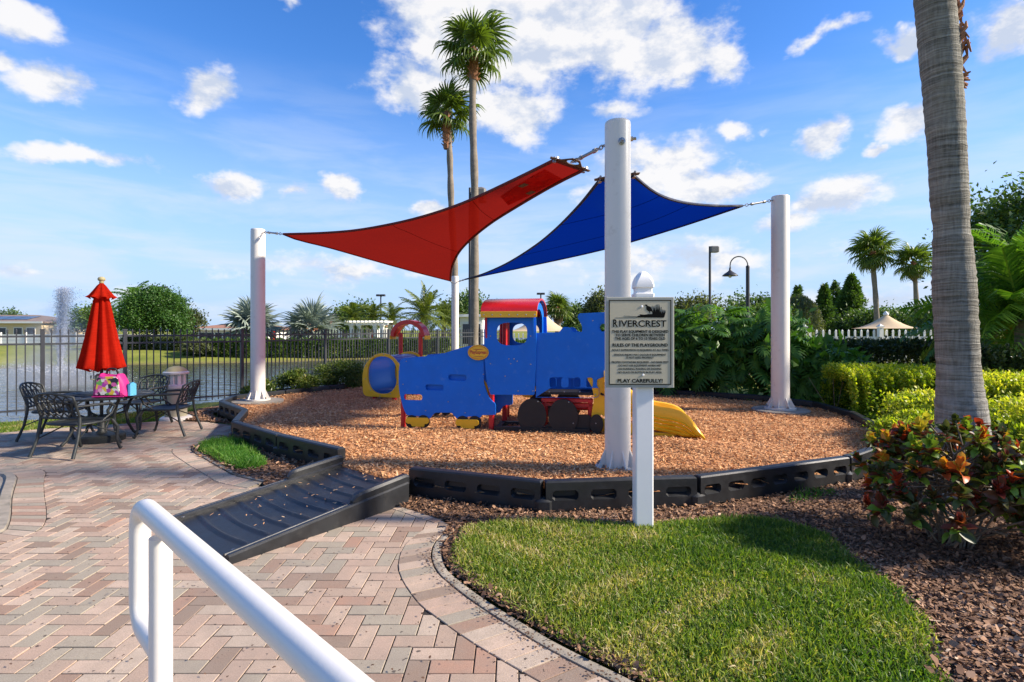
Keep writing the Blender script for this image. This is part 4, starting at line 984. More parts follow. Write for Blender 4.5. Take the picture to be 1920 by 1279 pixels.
# ================================================================== TRAIN
TH = R(-9.1); TO = Vector((0,7.42,PLAY_Z)); TX = Vector((math.cos(TH), math.sin(TH), 0)); TYv = Vector((-math.sin(TH), math.cos(TH), 0))
train = empty('train_playhouse', TO, TH, 'blue play train with red roofed cab, black wheels and a yellow slide', 'play train')
def tw(px, py, yd=0.0):
    dx = (px-CX)/F; o = TO+TYv*yd; t = o.dot(TYv)/(dx*TYv.x+TYv.y)
    p = Vector((t*dx, t, EYE-(py-HZ)/F*t))-TO; return Vector((p.dot(TX), p.z))
def tz(zx, zy, yd=0.0): return tw(680+zx/2.909, 540+zy/2.909, yd)
def tpoly(pts, yd=0.0): return [(*tz(p[0], p[1], yd), *p[2:]) for p in pts]
DEP = 1.12
def build_train():
    bolt = MB(); bolt.lathe([(.009,0),(.009,.003),(.005,.006)], n=8); bme = bolt.mesh('bolt'); bme.transform(STAND); bme.materials.append(M['steel'])
    # tender side panel
    out = round_poly(tpoly([(208,384,.06),(300,376,.1),(400,369,.2),(455,353,.2),(520,331,.2),(580,315,.1),(662,312,.01),(662,520,.03),(690,600,.05),(726,632,.03),(726,692,.02),(650,694,.02),(645,708,.02),(590,700,.05),(512,712,.02),(487,680,.03),(393,680,.03),(370,712,.02),(300,698,.05),(240,693,.03),(222,655,.08),(198,560,.2),(198,450,.2)]), .03, 5)
    holes = [round_poly(tpoly([(cx-w,cy-h),(cx+w,cy-h+3),(cx+w,cy+h+3),(cx-w,cy+h)]), .06, 6) for cx, cy, w, h in ((518,487,49,16),(393,541,49,15),(276,594,50,16))]
    plate('tender_panel', out, holes, .022, M['play_blue'], train)
    for cx, cy, w, h in ((518,487,45,15),(393,541,45,14)):            # recessed footholds: blind backs
        plate('foothold_back', round_poly(tpoly([(cx-w-8,cy-h-8),(cx+w+8,cy-h-8),(cx+w+8,cy+h+8),(cx-w-8,cy+h+8)]), .05, 4), [], .012, M['play_blue'], train, (0,.05,0))
    p2 = plate('tender_panel', out, [], .022, M['play_blue'], train, (0,DEP,0))
    # cab side panels
    cab = round_poly(tpoly([(669,148,.01),(946,148,.01),(950,300,.3),(946,420,.3),(938,583,.02),(700,581,.02),(680,520,.1),(668,400,.3),(664,290,.3)]), .02, 4)
    win = superell(*tz(816,251), abs(tz(899,251).x-tz(733,251).x)/2, abs(tz(816,190).y-tz(816,313).y)/2, 3.2)
    plate('cab_panel', cab, [win[::-1]], .022, M['play_blue'], train, (0,-.024,0))
    plate('cab_panel', cab, [win[::-1]], .022, M['play_blue'], train, (.03,DEP+.024,0))
    ring = superell(*tz(816,251), abs(tz(899,251).x-tz(733,251).x)/2-.001, abs(tz(816,190).y-tz(816,313).y)/2-.001, 3.2)
    # boiler side panels with four arched windows, dome and bell chimney
    wins = []
    for cx in (1037,1103,1170,1238):
        w = 18; wins.append(round_poly(tpoly([(cx-w,488,.04),(cx+w,488,.04),(cx+w,541,.025),(cx-w,541,.025)]), .03, 5)[::-1])
    hole = superell(*tz(1306,215), .05, .06, 2, 20)[::-1]
    boiler = round_poly(tpoly([(947,245,.005),(1066,245,.02),(1080,232,.02),(1092,213,.03),(1126,213,.03),(1142,237,.02),(1160,241,.02),(1196,240,.01),(1199,216,.05),(1188,188,.06),(1172,165,.05),(1176,140,.03),(1345,132,.03),(1350,160,.05),(1338,190,.05),(1340,470,.03),(1310,486,.02),(1278,500,.02),(1278,536,.02),(1290,548,.02),(1290,590,.04),(1268,600,.02),(945,597,.005)]), .02, 5)
    plate('boiler_panel', boiler, wins+[hole], .022, M['play_blue'], train, (0,.0,0))
    plate('boiler_panel', boiler, wins[:3]+[hole], .022, M['play_blue'], train, (.02,DEP,0))
    xa, xb = tz(947,245).x, tz(1340,245).x; zb = tz(1000,300).y
    mb = MB(); mb.box(((xa+xb)/2, DEP*.5, tz(1000,575).y), (xb-xa, DEP-.04, .035)); mb.build('deck', M['play_black'], train)
    plate('inner_panel', round_poly([(xa+.1,.48),(xb-.15,.48),(xb-.15,.95),(xa+.1,.95)], .08), [], .02, M['play_blue'], train, (0,.42,0))
    # roof: shallow barrel, ends open
    x0, x1 = tz(653,120).x, tz(957,120).x; ze = tz(800,143).y; zt_ = ze+.235; n = 16
    P = []; Q = []
    for i in range(n+1):
        a = math.pi*i/n; y = DEP*.5-(DEP*.5+.12)*math.cos(a); z = ze+(zt_-ze)*math.sin(a)**.85
        P.append((y, z)); Q.append((DEP*.5-(DEP*.5+.095)*math.cos(a), ze-.006+(zt_-ze-.02)*math.sin(a)**.85))
    mb = MB(); rows = [[(x, y, z) for (y, z) in P] for x in (x0, x0+.005, x1-.005, x1)]
    mb.grid([r[::-1] for r in rows]); mb.grid([[(x, y, z) for (y, z) in Q] for x in (x0, x1)])
    for x, fl in ((x0, 0), (x1, 1)):
        for i in range(n):
            q = [(x,*P[i]),(x,*P[i+1]),(x,*Q[i+1]),(x,*Q[i])]; mb.add(q, [(0,1,2,3) if fl else (3,2,1,0)])
    mb.build('roof', M['play_red_roof'], train, 45)
    xm = (x0+x1)/2; fz = ze-.012
    for y in (-.125, DEP+.125):
        f = round_poly([(x0+.003,fz-.034,.02),(x1-.003,fz-.034,.02),(x1-.003,fz+.046,.008),(x0+.003,fz+.046,.008)], .01)
        plate('fascia', f, [], .02, M['play_yellow'], train, (0, y, 0))
    for x in (x0+.05, x1-.07):                     # arched end boards under the roof
        prof = [(y, z) for y, z in Q][1:-1]; inner = [(DEP*.5-(DEP*.5-.10)*math.cos(math.pi*i/n), ze-.13+(zt_-ze-.02)*math.sin(math.pi*i/n)**.85) for i in range(n+1)]
        mb = MB(); o2 = prof+[(DEP-.02, ze-.75)]+[(DEP-.14, ze-.75)]+inner[::-1]+[(.14, ze-.75),(.02, ze-.75)]
        k = len(o2); mb.add([(x, y, z) for y, z in o2]+[(x+.022, y, z) for y, z in o2], [tuple(range(k)), tuple(range(2*k-1, k-1, -1))]+[(i, k+i, k+(i+1)%k, (i+1)%k) for i in range(k)])
        mb.build('end_arch', M['play_blue'] if x > xm else M['play_red'], train)
    # oval name plate with its lettering
    c = tz(635,351); np_ = plate('name_plate', ellipse(c.x, c.y, .143, .103, 40), [], .02, M['play_yellow'], train, (0,-.046,0))
    lip = plate('plate_border', ellipse(c.x, c.y, .132, .092, 40), [ellipse(c.x, c.y, .123, .083, 40)[::-1]], .004, plain('plate_orange', (.62,.20,.01), .4), np_, (0,-.0105,0), .0005)
    mb = text_mesh('PlayExpress', .052, 'lettering', bold=.0012); t = mesh_obj('lettering', mb, M['red_ink'], np_); t.location = (c.x, -.0112, c.y-.017); t.scale = (.93,1.25,1.25)
    for py_ in (.042, -.058):
        me = plate_mesh('lettering', ellipse(c.x, c.y+py_, .075, .004, 16), [], .002, .0004); o = mesh_obj('lettering', me, M['red_ink'], np_); o.location.y = -.0112
    # tender wheels (black pairs) and their yellow covers
    for cx0, cx1, cy, r, cov in ((268,332,728,36,(303,729)),(546,612,735,38,(573,740))):
        for cx in (cx0, cx1):
            c = tz(cx, cy); plate('wheel', ellipse(c.x, c.y, r/2.909/141, r/2.909/141*1.03), [], .04, M['play_black'], train, (0,.0,0), .006)
            plate('wheel', ellipse(c.x, c.y, r/2.909/141, r/2.909/141), [], .04, M['play_black'], train, (0,DEP,0), .006)
        X, Y = cov; w, h = 62, 26
        cover = round_poly(tpoly([(X-w,Y-h,.05),(X+w,Y-h+3,.05),(X+w+2,Y+4,.03),(X+w-14,Y+12,.02),(X+w-22,Y+8,.02),(X+38,Y+h,.03),(X-30,Y+h-2,.03),(X-w+26,Y+8,.02),(X-w+12,Y+10,.02),(X-w-2,Y+2,.03)]), .02, 5)
        plate('wheel_cover', cover, [], .02, M['play_yellow'], train, (0,-.034,0))
    # driving wheels
    for cx, cy, rx, ry, y in ((925,696,79,94,-.03),(1095,700,80,95,-.034)):
        c = tz(cx, cy); plate('driving_wheel', ellipse(c.x, c.y, rx/2.909/141, ry/2.909/141, 40), [], .03, M['play_black'], train, (0,y,0), .004)
        plate('driving_wheel', ellipse(c.x, c.y, rx/2.909/141, ry/2.909/141, 40), [], .03, M['play_black'], train, (0,DEP+.03,0), .004)
    c = tz(1008,722); c2 = tz(1212,742)
    plate('coupling_plate', round_poly([(c.x-.09,.03),(c2.x+.1,.03),(c2.x+.12,c2.y+.05),(c2.x+.05,c2.y+.13),(c2.x-.1,c2.y+.12),(c.x+.1,c.y+.02)], .05), [], .024, M['play_black'], train, (0,.0,0))
    c = tz(1276,740); w = plate('small_wheel', ellipse(c.x, c.y, .088, .125, 30), [], .03, M['play_black'], train, (0,-.03,0), .004)
    # red posts
    for zx, yd, z0, z1, wd in ((222,.04,0,.62,.06),(703,.04,0,.9,.07),(222,DEP-.04,0,.62,.06),(703,DEP-.04,0,.9,.07),(775,.62,.0,1.55,.07),(1240,.1,0,.42,.06),(1000,.1,.0,.42,.05),(790,DEP-.08,.0,1.5,.06)):
        x = tz(zx, 700, yd).x; mb = MB(); mb.cbox((x, yd, (z0+z1)/2-.03), (wd, wd, z1-z0+.06), .012); mb.build('post', M['play_red'], train, 30)
    for (a, b, zc, h, yd) in ((972,1256,614,.05,.06),(972,1256,640,.045,.10)):
        xa_, xb_ = tz(a, zc).x, tz(b, zc).x; mb = MB(); mb.cbox(((xa_+xb_)/2, yd, tz(1100, zc).y), (xb_-xa_, .06, h), .01); mb.build('side_beam', M['play_red'], train, 30)
    a, b = tz(1150,660), tz(1248,660); mb = MB(); mb.tube([(a.x-.3,.16,a.y),(b.x,.16,b.y)], .042, 16); mb.build('roller_tube', M['play_red'], train, 60)
    xa_, xb_ = tz(720,765).x, tz(1240,765).x; mb = MB()
    for yd in (-.02, .4): mb.box(((xa_+xb_)/2, yd, .028), (xb_-xa_, .07, .055))
    for k in range(3): mb.box((xa_+(xb_-xa_)*(.04+.46*k), .19, .028), (.07, .36, .05))
    mb.build('ground_frame', M['play_black'], train, 30)
    # yellow pieces seen through the gap between tender and cab, and under the cab
    plate('step_panel', round_poly(tpoly([(655,500),(672,525),(692,588),(674,588),(655,545)]), .02), [], .02, M['play_yellow'], train, (0,.06,0))
    plate('step_panel', round_poly(tpoly([(838,575),(912,575),(912,612),(880,616),(850,608)]), .04), [], .02, M['play_yellow'], train, (0,.35,0))
    plate('step_panel', round_poly(tpoly([(700,580),(800,580),(800,655),(750,655),(725,700),(700,700)]), .04), [], .02, M['play_blue'], train, (0,.30,0))
    plate('step_panel', round_poly(tpoly([(1000,615),(1040,615),(1040,662),(1000,662)]), .03), [], .02, M['play_yellow'], train, (0,.45,0))
    # bolts
    for zx, zy in ((700,262),(918,262),(700,412),(918,415),(695,545),(850,560),(930,560),(800,386),(828,386),(810,412),(845,398),(640,582),(468,620),(222,525),(345,668),(560,680),(1018,566),(1100,566),(1185,566),(1270,580),(1255,178),(240,400),(660,470),(780,480),(958,617),(1125,620),(1150,735),(1272,735)):
        c = tz(zx, zy); o = inst('bolt', bme, train); o.location = (c.x, -.038 if zx > 660 and zx < 946 else (-.05 if zy > 600 and zx > 900 else -.0125), c.y)
    xa_, xb_ = tz(672,148).x, tz(944,148).x
    for k in range(7):
        o = inst('bolt', bme, train); o.location = (xa_+(xb_-xa_)*k/6, -.136, fz)
build_train()

def build_slide():
    # side panel where the slide leaves the train, then the fluted chute running down to the chips
    s0, s1 = tw(1112,707,.02), tw(1135,816,.02)
    out = round_poly([(s0.x-.08,s0.y-.02,.03),(s0.x-.06,s0.y+.05,.04),(s0.x+.36,s0.y+.04,.1),(s0.x+.42,.55,.15),(s0.x+.42,.02,.03),(s0.x+.02,.0,.06),(s0.x-.03,.22,.1),(s0.x+.02,.45,.1),(s0.x-.02,s0.y-.12,.04)], .03)
    slots = [round_poly([(s0.x+.09+dx, zz),(s0.x+.16+dx, zz-.035),(s0.x+.17+dx, zz-.005),(s0.x+.10+dx, zz+.03)], .014)[::-1] for dx, zz in ((0,.5),(.06,.36),(.0,.21),(.06,.09))]
    plate('slide_support', out, slots, .03, M['play_yellow'], train, (0,.03,0))
    X0 = s0.x+.14; tip = tw(1317,818,-.10); Ltot = tip.x-X0
    prof = [(0,.72),(.07,.70),(.16,.60),(.28,.45),(.42,.335),(.56,.285),(.68,.265),(.78,.235),(.87,.165),(.94,.085),(1,.02)]
    pts = crom([(X0+u*Ltot, 0, z) for u, z in prof], 6); W = .46
    mb = MB(); rows = []
    for i, p in enumerate(pts):
        u = i/(len(pts)-1); rim = .10*min(1, 4*(1-u)+.1); th = .035
        sec = [(-W/2-.07, -.03), (-W/2-.075, rim*.3), (-W/2-.05, rim), (-W/2-.01, rim*.9), (-W/2+.03, .012), (-W/4, -.004), (0, .006), (W/4, -.004), (W/2-.03, .012), (W/2+.01, rim*.9), (W/2+.05, rim), (W/2+.075, rim*.3), (W/2+.07, -.03), (W/4, -th), (-W/4, -th)]
        yy = .22-.26*max(0, u-.2)
        rows.append([(p.x, yy+a, p.z+b) for a, b in sec]+[(p.x, yy+sec[0][0], p.z+sec[0][1])])
    mb.grid(rows); mb.add(rows[0][:-1], [tuple(range(15))]); mb.add(rows[-1][:-1], [tuple(range(14,-1,-1))])
    sl = mb.build('slide', M['play_yellow'], train, 40)
    # fluted skirt under the near rim
    for k, dz in enumerate((.035, .085, .135, .185)):
        rr = []
        for i, p in enumerate(pts):
            u = i/(len(pts)-1); yy = .22-.26*max(0, u-.2)-W/2-.074; room = max(p.z-.03, .0); d = min(dz+.02, room)
            if u > .93: break
            rr.append([Vector((p.x, yy+.012, max(p.z-d+.04, .01))), Vector((p.x, yy-.012, max(p.z-d+.018, .008))), Vector((p.x, yy+.012, max(p.z-d-.006, .004)))])
        m2 = MB(); m2.grid(rr); m2.build('flute', M['play_yellow'], sl, 60)
    a = tw(1150,806,-.06); b = tw(1270,806,-.06)
    out = round_poly([(a.x-.1,.0,.02),(b.x-.05,.0,.05),(b.x,.06,.06),(b.x-.03,.15,.08),(a.x-.1,.17,.02)], .04); sx = tw(1222,806,-.06).x
    plate('slide_foot', out, [round_poly([(sx,.055),(sx+.22,.05),(sx+.22,.08),(sx,.085)], .014)[::-1]], .03, M['play_yellow'], train, (0,-.14,0))
build_slide()

def build_tunnel():
    ax = Vector((.34,.94,0)); ang = math.atan2(-ax.x, ax.y)
    e = empty('crawl_tunnel', (-2.47,10.6,PLAY_Z), ang, 'yellow ringed blue crawl tunnel with a red arch behind the train', 'crawl tunnel')
    zc = .47
    def ring_pts(r, sq): 
        return round_poly([(-.43,.06,.12),(.43,.06,.12),(.45,.45,.1),(.40,.66,.2),(.2,.86,.25),(0,.91,.3),(-.2,.86,.25),(-.40,.66,.2),(-.45,.45,.1)], .1, 6)
    inner = superell(0, zc+.01, .325, .355, 2.4, 40)
    for y in (0, 1.0):
        plate('end_ring', ring_pts(1, 1), [inner[::-1]], .05, M['play_yellow'], e, (0, y, 0), .008)
    mb = MB(); n = 40; rows = []
    for k in range(9):
        y = .02+.96*k/8; s = 1.03+.02*(k % 2); rows.append([(p.x*s, y, zc+.01+(p.y-zc-.01)*s) for p in inner]+[(inner[0].x*s, y, zc+.01+(inner[0].y-zc-.01)*s)])
    mb.grid(rows); mb.build('tube', M['tunnel_blue'], e, 30)
    bolt = MB(); bolt.lathe([(.011,0),(.011,.004)], n=8); bme = bolt.mesh('bolt'); bme.transform(STAND); bme.materials.append(M['steel'])
    for k in range(10):
        a = 2*math.pi*k/10+.2; o = inst('bolt', bme, e); o.location = (.375*math.cos(a), -.026, zc+.01+.40*math.sin(a))
    for x, y in ((-.22,.06),(.22,.06),(-.22,.94),(.22,.94)):
        mb = MB(); mb.cbox((x, y, .06), (.07,.07,.2), .012); mb.build('leg', M['play_red'], e, 30)
    # red arch on two posts over the far end
    for x in (-.235, .235):
        mb = MB(); mb.cbox((x, 1.04, .66), (.075,.075,1.25), .012); mb.build('arch_post', M['play_red'], e, 30)
    n = 18
    for y0, y1 in ((.90, 1.12),):
        mb = MB(); O = [(.40*math.cos(math.pi*i/n), 1.22+.33*math.sin(math.pi*i/n)) for i in range(n+1)]; I = [(.325*math.cos(math.pi*i/n), 1.20+.265*math.sin(math.pi*i/n)) for i in range(n+1)]
        mb.grid([[(x, y, z) for x, z in O] for y in (y0, y1)]); mb.grid([[(x, y, z) for x, z in I][::-1] for y in (y0, y1)])
        for y in (y0, y1): mb.grid([[(x, y, z) for x, z in (O if y == y1 else I)], [(x, y, z) for x, z in (I if y == y1 else O)]])
        mb.build('arch_roof', M['play_red_roof'], e, 45)
    for x in (-.41, .41):
        mb = MB(); mb.cbox((x, 1.01, 1.19), (.03,.22,.085), .01); mb.build('eave_board', M['play_yellow'], e, 30)
build_tunnel()

# ================================================================== SIGN
def build_sign():
    X, Y = .995, 4.22
    e = empty('rules_sign', (X, Y, 0), 0, 'tan playground rules board on a white vinyl post with pointed cap', 'sign')
    mb = MB(); mb.cbox((0,0,.88), (.132,.132,1.78), .008); mb.build('post', M['white_vinyl'], e, 30)
    mb = MB()
    def sq(z, r, ch=.008): return [(-r,-r+ch,z),(-r+ch,-r,z),(r-ch,-r,z),(r,-r+ch,z),(r,r-ch,z),(r-ch,r,z),(-r+ch,r,z),(-r,r-ch,z)]
    prof = [(1.74,.069),(1.755,.072),(1.77,.072),(1.775,.062),(1.79,.059),(1.81,.061),(1.818,.070),(1.835,.071),(1.865,.068),(1.895,.058),(1.92,.040),(1.938,.022),(1.944,.006)]
    rows = [sq(z, r, min(.008+.25*max(0,(z-1.83)), r*.5)) for z, r in prof]; rows = [r+[r[0]] for r in rows]
    mb.grid(rows); mb.add(rows[-1][:-1], [tuple(range(8))]); mb.build('finial', M['white_vinyl'], e, 30)
    W, z0, z1, yf = .507, 1.068, 1.742, -.085; cx = .952-X
    board = MB(); board.cbox((cx, yf, (z0+z1)/2), (W, .022, z1-z0), .004); bo = board.build('board', M['sign_edge'], e, 30)
    def ink(me, x, z, dy=.0, name='lettering', mat=M['ink']):
        o = mesh_obj(name, me, mat, bo); o.location = (cx+x, yf-.0125-dy, z); return o
    me = plate_mesh('panel', [(-W/2+.026,-(z1-z0)/2+.027),(W/2-.026,-(z1-z0)/2+.027),(W/2-.026,(z1-z0)/2-.027),(-W/2+.026,(z1-z0)/2-.027)], [], .003, .0005); o = ink(me, 0, (z0+z1)/2, -.001, 'panel', M['sign_face'])
    a, b = W/2-.022, (z1-z0)/2-.022; i1, i2 = a-.006, b-.006
    ink(plate_mesh('border_line', [(-a,-b),(a,-b),(a,b),(-a,b)], [[(-i1,-i2),(-i1,i2),(i1,i2),(i1,-i2)]], .004, .0005), 0, (z0+z1)/2, .001, 'border_line')
    def T(txt, pyc, hpx, wpx, bold=.0, dxp=0.0):
        """one line of lettering: cap height and width from the photograph (4.1 m away)"""
        s = 4.13/F; me = text_mesh(txt, .05, 'lettering', bold=bold)
        xs = [v.co.x for v in me.vertices]; zs = [v.co.z for v in me.vertices]; w0 = max(xs)-min(xs); h0 = max(zs)-min(zs) if ',' not in txt and '.' not in txt else .0365
        h0 = .0365 if '!' not in txt else h0
        o = ink(me, dxp*s-(max(xs)+min(xs))/2*(wpx*s/w0), EYE-(pyc-HZ)*s-hpx*s/2, .0015); o.scale = (wpx*s/w0, 1, hpx*s/h0)
    # region-5 crop scale: 959/180 = 5.33
    k = 5.33
    T('R', 520+457/k, 78/k, 46/k, .0008, -246/k)
    T('IVERCREST', 520+460/k, 66/k, 470/k, .0006, 27/k)
    for txt, y, h, w, bd in (('THIS PLAY EQUIPMENT IS DESIGNED',541,27,562,.0009),('TO SERVE CHILDREN BETWEEN',576,27,490,.0009),('THE AGES OF 6 TO 13 YEARS OLD',611,27,500,.0009),
        ('RULES OF THE PLAYGROUND',676,32,550,.0011),('ADULT SUPERVISION IS REQUIRED AT ALL TIMES',726,21,565,0.0),('SERIOUS INJURY MAY OCCUR IF EQUIPMENT',773,20,520,0.0),('IS NOT USED PROPERLY',801,20,272,0.0),
        ('PROPER FOOTWEAR REQUIRED - NO BARE FEET',847,21,566,0.0),('DO NOT USE EQUIPMENT WHEN WET',880,20,426,0.0),('NO RUNNING, PUSHING OR SHOVING',914,20,426,0.0),('NO GLASS OR BOTTLES IN PLAY AREA.',948,20,440,0.0),('PLAY CAREFULLY!',1031,38,450,.0013)):
        T(txt, 520+y/k, h/k, w/k, bd)
    # printed heron on a log among reeds
    s = 4.13/F/k
    def Pz(x, y): return ((x-462)*s, -(y-655)*s)
    zc = EYE-(520+655/k-HZ)*4.13/F
    heron = [(510,275),(520,271),(534,277),(539,288),(548,287),(562,296),(575,310),(585,328),(590,348),(580,343),(570,340),(560,342),(563,362),(557,362),(555,345),(540,338),(528,325),(522,308),(524,292),(518,283),(506,282)]
    ink(plate_mesh('heron', [Pz(*p) for p in heron], [], .002, .0002), 0, zc, .0012, 'heron')
    log = [(425,402),(440,388),(458,384),(460,370),(500,374),(545,368),(590,368),(610,372),(640,372),(700,404)]
    ink(plate_mesh('log', [Pz(*p) for p in log], [], .002, .0002), 0, zc, .0012, 'log')
    ink(plate_mesh('shore_line', [Pz(215,404),Pz(430,401),Pz(430,404.5),Pz(215,406)], [], .002, .0001), 0, zc, .0012, 'shore_line')
    ink(plate_mesh('shore_line', [Pz(300,385),Pz(440,391),Pz(440,394),Pz(300,388)], [], .002, .0001), 0, zc, .0012, 'shore_line')
    for k2 in range(15):
        x = 600+k2*6.8; tx = x+(k2-7)*3.5+random.uniform(-8,8); ty = 255+abs(k2-5)*7+random.uniform(0,25)
        ink(plate_mesh('reed', [Pz(x-8,400),Pz(x+8,400),Pz((x+tx)/2+6,(400+ty)/2),Pz(tx+1,ty),Pz((x+tx)/2-4,(400+ty)/2)], [], .002, .0001), 0, zc, .0011+k2*.00004, 'reed')
    for x, y in ((480,292),(492,975)):
        mb = MB(); mb.lathe([(.009,0),(.009,.003),(.004,.005)], n=10); me = mb.mesh('screw'); me.transform(STAND); q = Pz(x,y); ink(me, q[0], zc+q[1], 0, 'screw', M['white_vinyl'])
build_sign()

# ================================================================== HANDRAIL
def build_handrail():
    a = Vector((-.952,1.42,1.055)); d = Vector((.714,-.70,0)).normalized(); r = .0242
    e = empty('handrail', (a.x, a.y, 0), 0, 'white painted tubular handrail with a looped end over the brick paving', 'handrail')
    o = Vector((a.x, a.y, 0)); loc = lambda p: p-o
    lo = a-Vector((0,0,.30)); rb = .075
    def bend(p, u, v, n=7):      # quarter bend at corner p from direction u to v
        return [p-u*rb*(1-t)**2*1+v*rb*t*t-(0*u) if False else (p-u*rb)*(1-t)**2+p*2*t*(1-t)+(p+v*rb)*t*t for t in [k/n for k in range(n+1)]]
    up = Vector((0,0,1)); end = a+d*2.9
    path = [end]+[a+d*t for t in (2.0,1.0,.4)]+bend(a, -d, -up)+bend(lo, -up, d)+[lo+d*.15, lo+d*.192]
    mb = MB(); mb.tube([loc(p) for p in path], r, 24); mb.build('rail_pipe', M['rail_white'], e, 60)
    for t in (.195, 2.5):
        p = a+d*t; mb = MB(); mb.tube([loc(Vector((p.x,p.y,0))), loc(Vector((p.x,p.y,1.02)))], r, 24); mb.build('post', M['rail_white'], e, 60)
        mb = MB(); mb.lathe([(.055,0),(.055,.012),(.03,.016)], loc(Vector((p.x,p.y,.008))), 24); mb.build('base_flange', M['rail_white'], e)
build_handrail()
# ================================================================== POND FENCE
def build_fence():
    pts = [(-10.6,7.1),(-9.0,8.42),(-7.93,9.37),(-7.08,10.15),(-5.6,11.5),(-4.58,13.6),(-3.52,15.8),(-2.42,18.0),(-1.17,20.2),(-.1,22.3)]
    e = empty('metal_fence', (*pts[4],0), 0, 'dark metal picket fence along the pond behind the patio', 'fence')
    o = Vector((*pts[4],0)); zt = 1.5
    mb = MB(); mb.cbox((0,0,.71), (.06,.06,1.56), .004); mb.box((0,0,1.50), (.07,.07,.02)); pm = mb.mesh('post'); pm.materials.append(M['fence_metal'])
    mb = MB(); mb.box((0,0,.77), (.018,.018,1.36)); mb.lathe([(.010,1.45),(.015,1.462),(.009,1.472),(.015,1.484),(.002,1.515)], n=6); pk = mb.mesh('picket'); pk.materials.append(M['fence_metal'])
    for k, p in enumerate(pts):
        q = inst('post', pm, e); q.location = (p[0]-o.x, p[1]-o.y, 0); a = pts[min(k+1, len(pts)-1)]; b = pts[max(k-1,0)]; q.rotation_euler.z = math.atan2(a[1]-b[1], a[0]-b[0])
    for a, b in zip(pts, pts[1:]):
        A, B_ = Vector((*a,0)), Vector((*b,0)); d = (B_-A); L = d.length; d /= L; rz = math.atan2(d.y, d.x); n = int(L/.106)
        for k in range(1, n):
            q = inst('picket', pk, e); q.location = A+d*(L*k/n)-o; q.rotation_euler.z = rz
        for z in (.16, 1.255, 1.385):
            mb = MB(); mb.box((0,0,0), (L-.06,.03,.032)); q = mb.build('rail', M['fence_metal'], e); q.location = (A+B_)/2-o+Vector((0,0,z)); q.rotation_euler.z = rz
build_fence()

# ================================================================== PATIO FURNITURE
TBL = Vector((-5.55,7.5,0))
def build_table():
    e = empty('patio_table', TBL, .3, 'round black cast metal patio table under the closed red umbrella', 'table')
    mb = MB(); h = .625; R0 = .60
    mb.lathe([(R0-.03,h-.03),(R0,h-.025),(R0+.004,h-.008),(R0-.008,h),(R0-.04,h-.002)], n=48); mb.build('rim', M['iron'], e, 40)
    mb = MB(); mb.lathe([(.05,h-.014),(R0-.03,h-.014),(R0-.03,h-.004),(.05,h-.004)], n=48, caps=False); mb.build('tabletop', M['iron'], e, 40)
    mb = MB()
    for k in range(14):                                     # raised lattice bars cast in the top
        a = 2*math.pi*k/14
        for s in (1, -1): mb.tube([Vector((r*math.cos(a+s*r*1.1), r*math.sin(a+s*r*1.1), h-.002)) for r in np.linspace(.07, R0-.03, 8)], .006, 5)
    mb.build('lattice', M['iron'], e)
    for k in range(4):
        a = math.pi/4+k*math.pi/2; c, s = math.cos(a), math.sin(a); mb = MB()
        mb.tube([(c*r, s*r, z) for r, z in ((.44,h-.03),(.36,.5),(.31,.36),(.33,.2),(.40,.07),(.46,.012))], [.017,.02,.022,.02,.018,.022], 8)
        mb.tube([(c*.31, s*.31, .36),(c*.12, s*.12, .33)], .013, 6); mb.build('leg', M['iron'], e, 60)
    mb = MB(); mb.tube([(.12*math.cos(q), .12*math.sin(q), .33) for q in np.linspace(0, 2*math.pi, 20)], .013, 6, caps=False); mb.build('ring_brace', M['iron'], e, 60)
build_table()
def build_umbrella():
    e = empty('patio_umbrella', (TBL.x, TBL.y, 0), 0, 'closed red patio umbrella standing through the round black table', 'umbrella')
    mb = MB(); mb.tube([(0,0,.1),(0,0,2.16)], .021, 14); mb.build('pole', M['black_metal'], e, 60)
    mb = MB(); mb.lathe([(.27,.0),(.275,.075),(.255,.095),(.07,.11),(.045,.14),(.045,.34),(.03,.345)], n=36); mb.build('base', M['iron'], e, 40)
    def folded(prof, name, nf, ph, amp0, amp1, z_edge):
        n = nf*10; rows = []
        for k, (r, z) in enumerate(prof):
            t = k/(len(prof)-1); amp = amp0+(amp1-amp0)*t; row = []
            for i in range(n):
                q = 2*math.pi*i/n; f = math.cos(nf*q+ph+.35*math.sin(q*2)); f = math.copysign(abs(f)**.7, f)
                rr = r*(1+amp*f+.03*math.sin(3*q+1)); zz = z+(z_edge*f*t**4 if t > .7 else 0)
                row.append((rr*math.cos(q), rr*math.sin(q), zz))
            rows.append(row+[row[0]])
        mb = MB(); mb.grid(rows); return mb.build(name, M['umbrella_red'], e, 70)
    folded([(.06,1.965),(.074,1.90),(.09,1.80),(.116,1.62),(.15,1.40),(.185,1.20),(.218,1.03),(.228,.98),(.212,.968),(.16,.96)], 'canopy', 8, .6, .24, .22, .03)
    folded([(.022,2.125),(.05,2.09),(.085,2.03),(.125,1.965),(.158,1.93),(.15,1.925)], 'vent_cap', 8, .2, .05, .16, .018)
    mb = MB(); mb.lathe([(.02,2.12),(.03,2.135),(.024,2.15),(.042,2.165),(.046,2.185),(.034,2.205),(.012,2.215)], n=18); mb.build('finial', M['cap_gold'], e, 60)
    mb = MB(); mb.cbox((-.005,-.045,.83), (.075,.09,.15), .02); mb.tube([(-.03,-.09,.83),(-.03,-.15,.84),(-.03,-.15,.89)], .008, 6); mb.build('crank_box', M['crank'], e, 40)
    mb = MB(); mb.tube([(.0,-.03,.96),(.02,-.2,.95),(.0,-.2,.99)], .004, 5); mb.build('tie_strap', M['umbrella_red'], e)
build_umbrella()
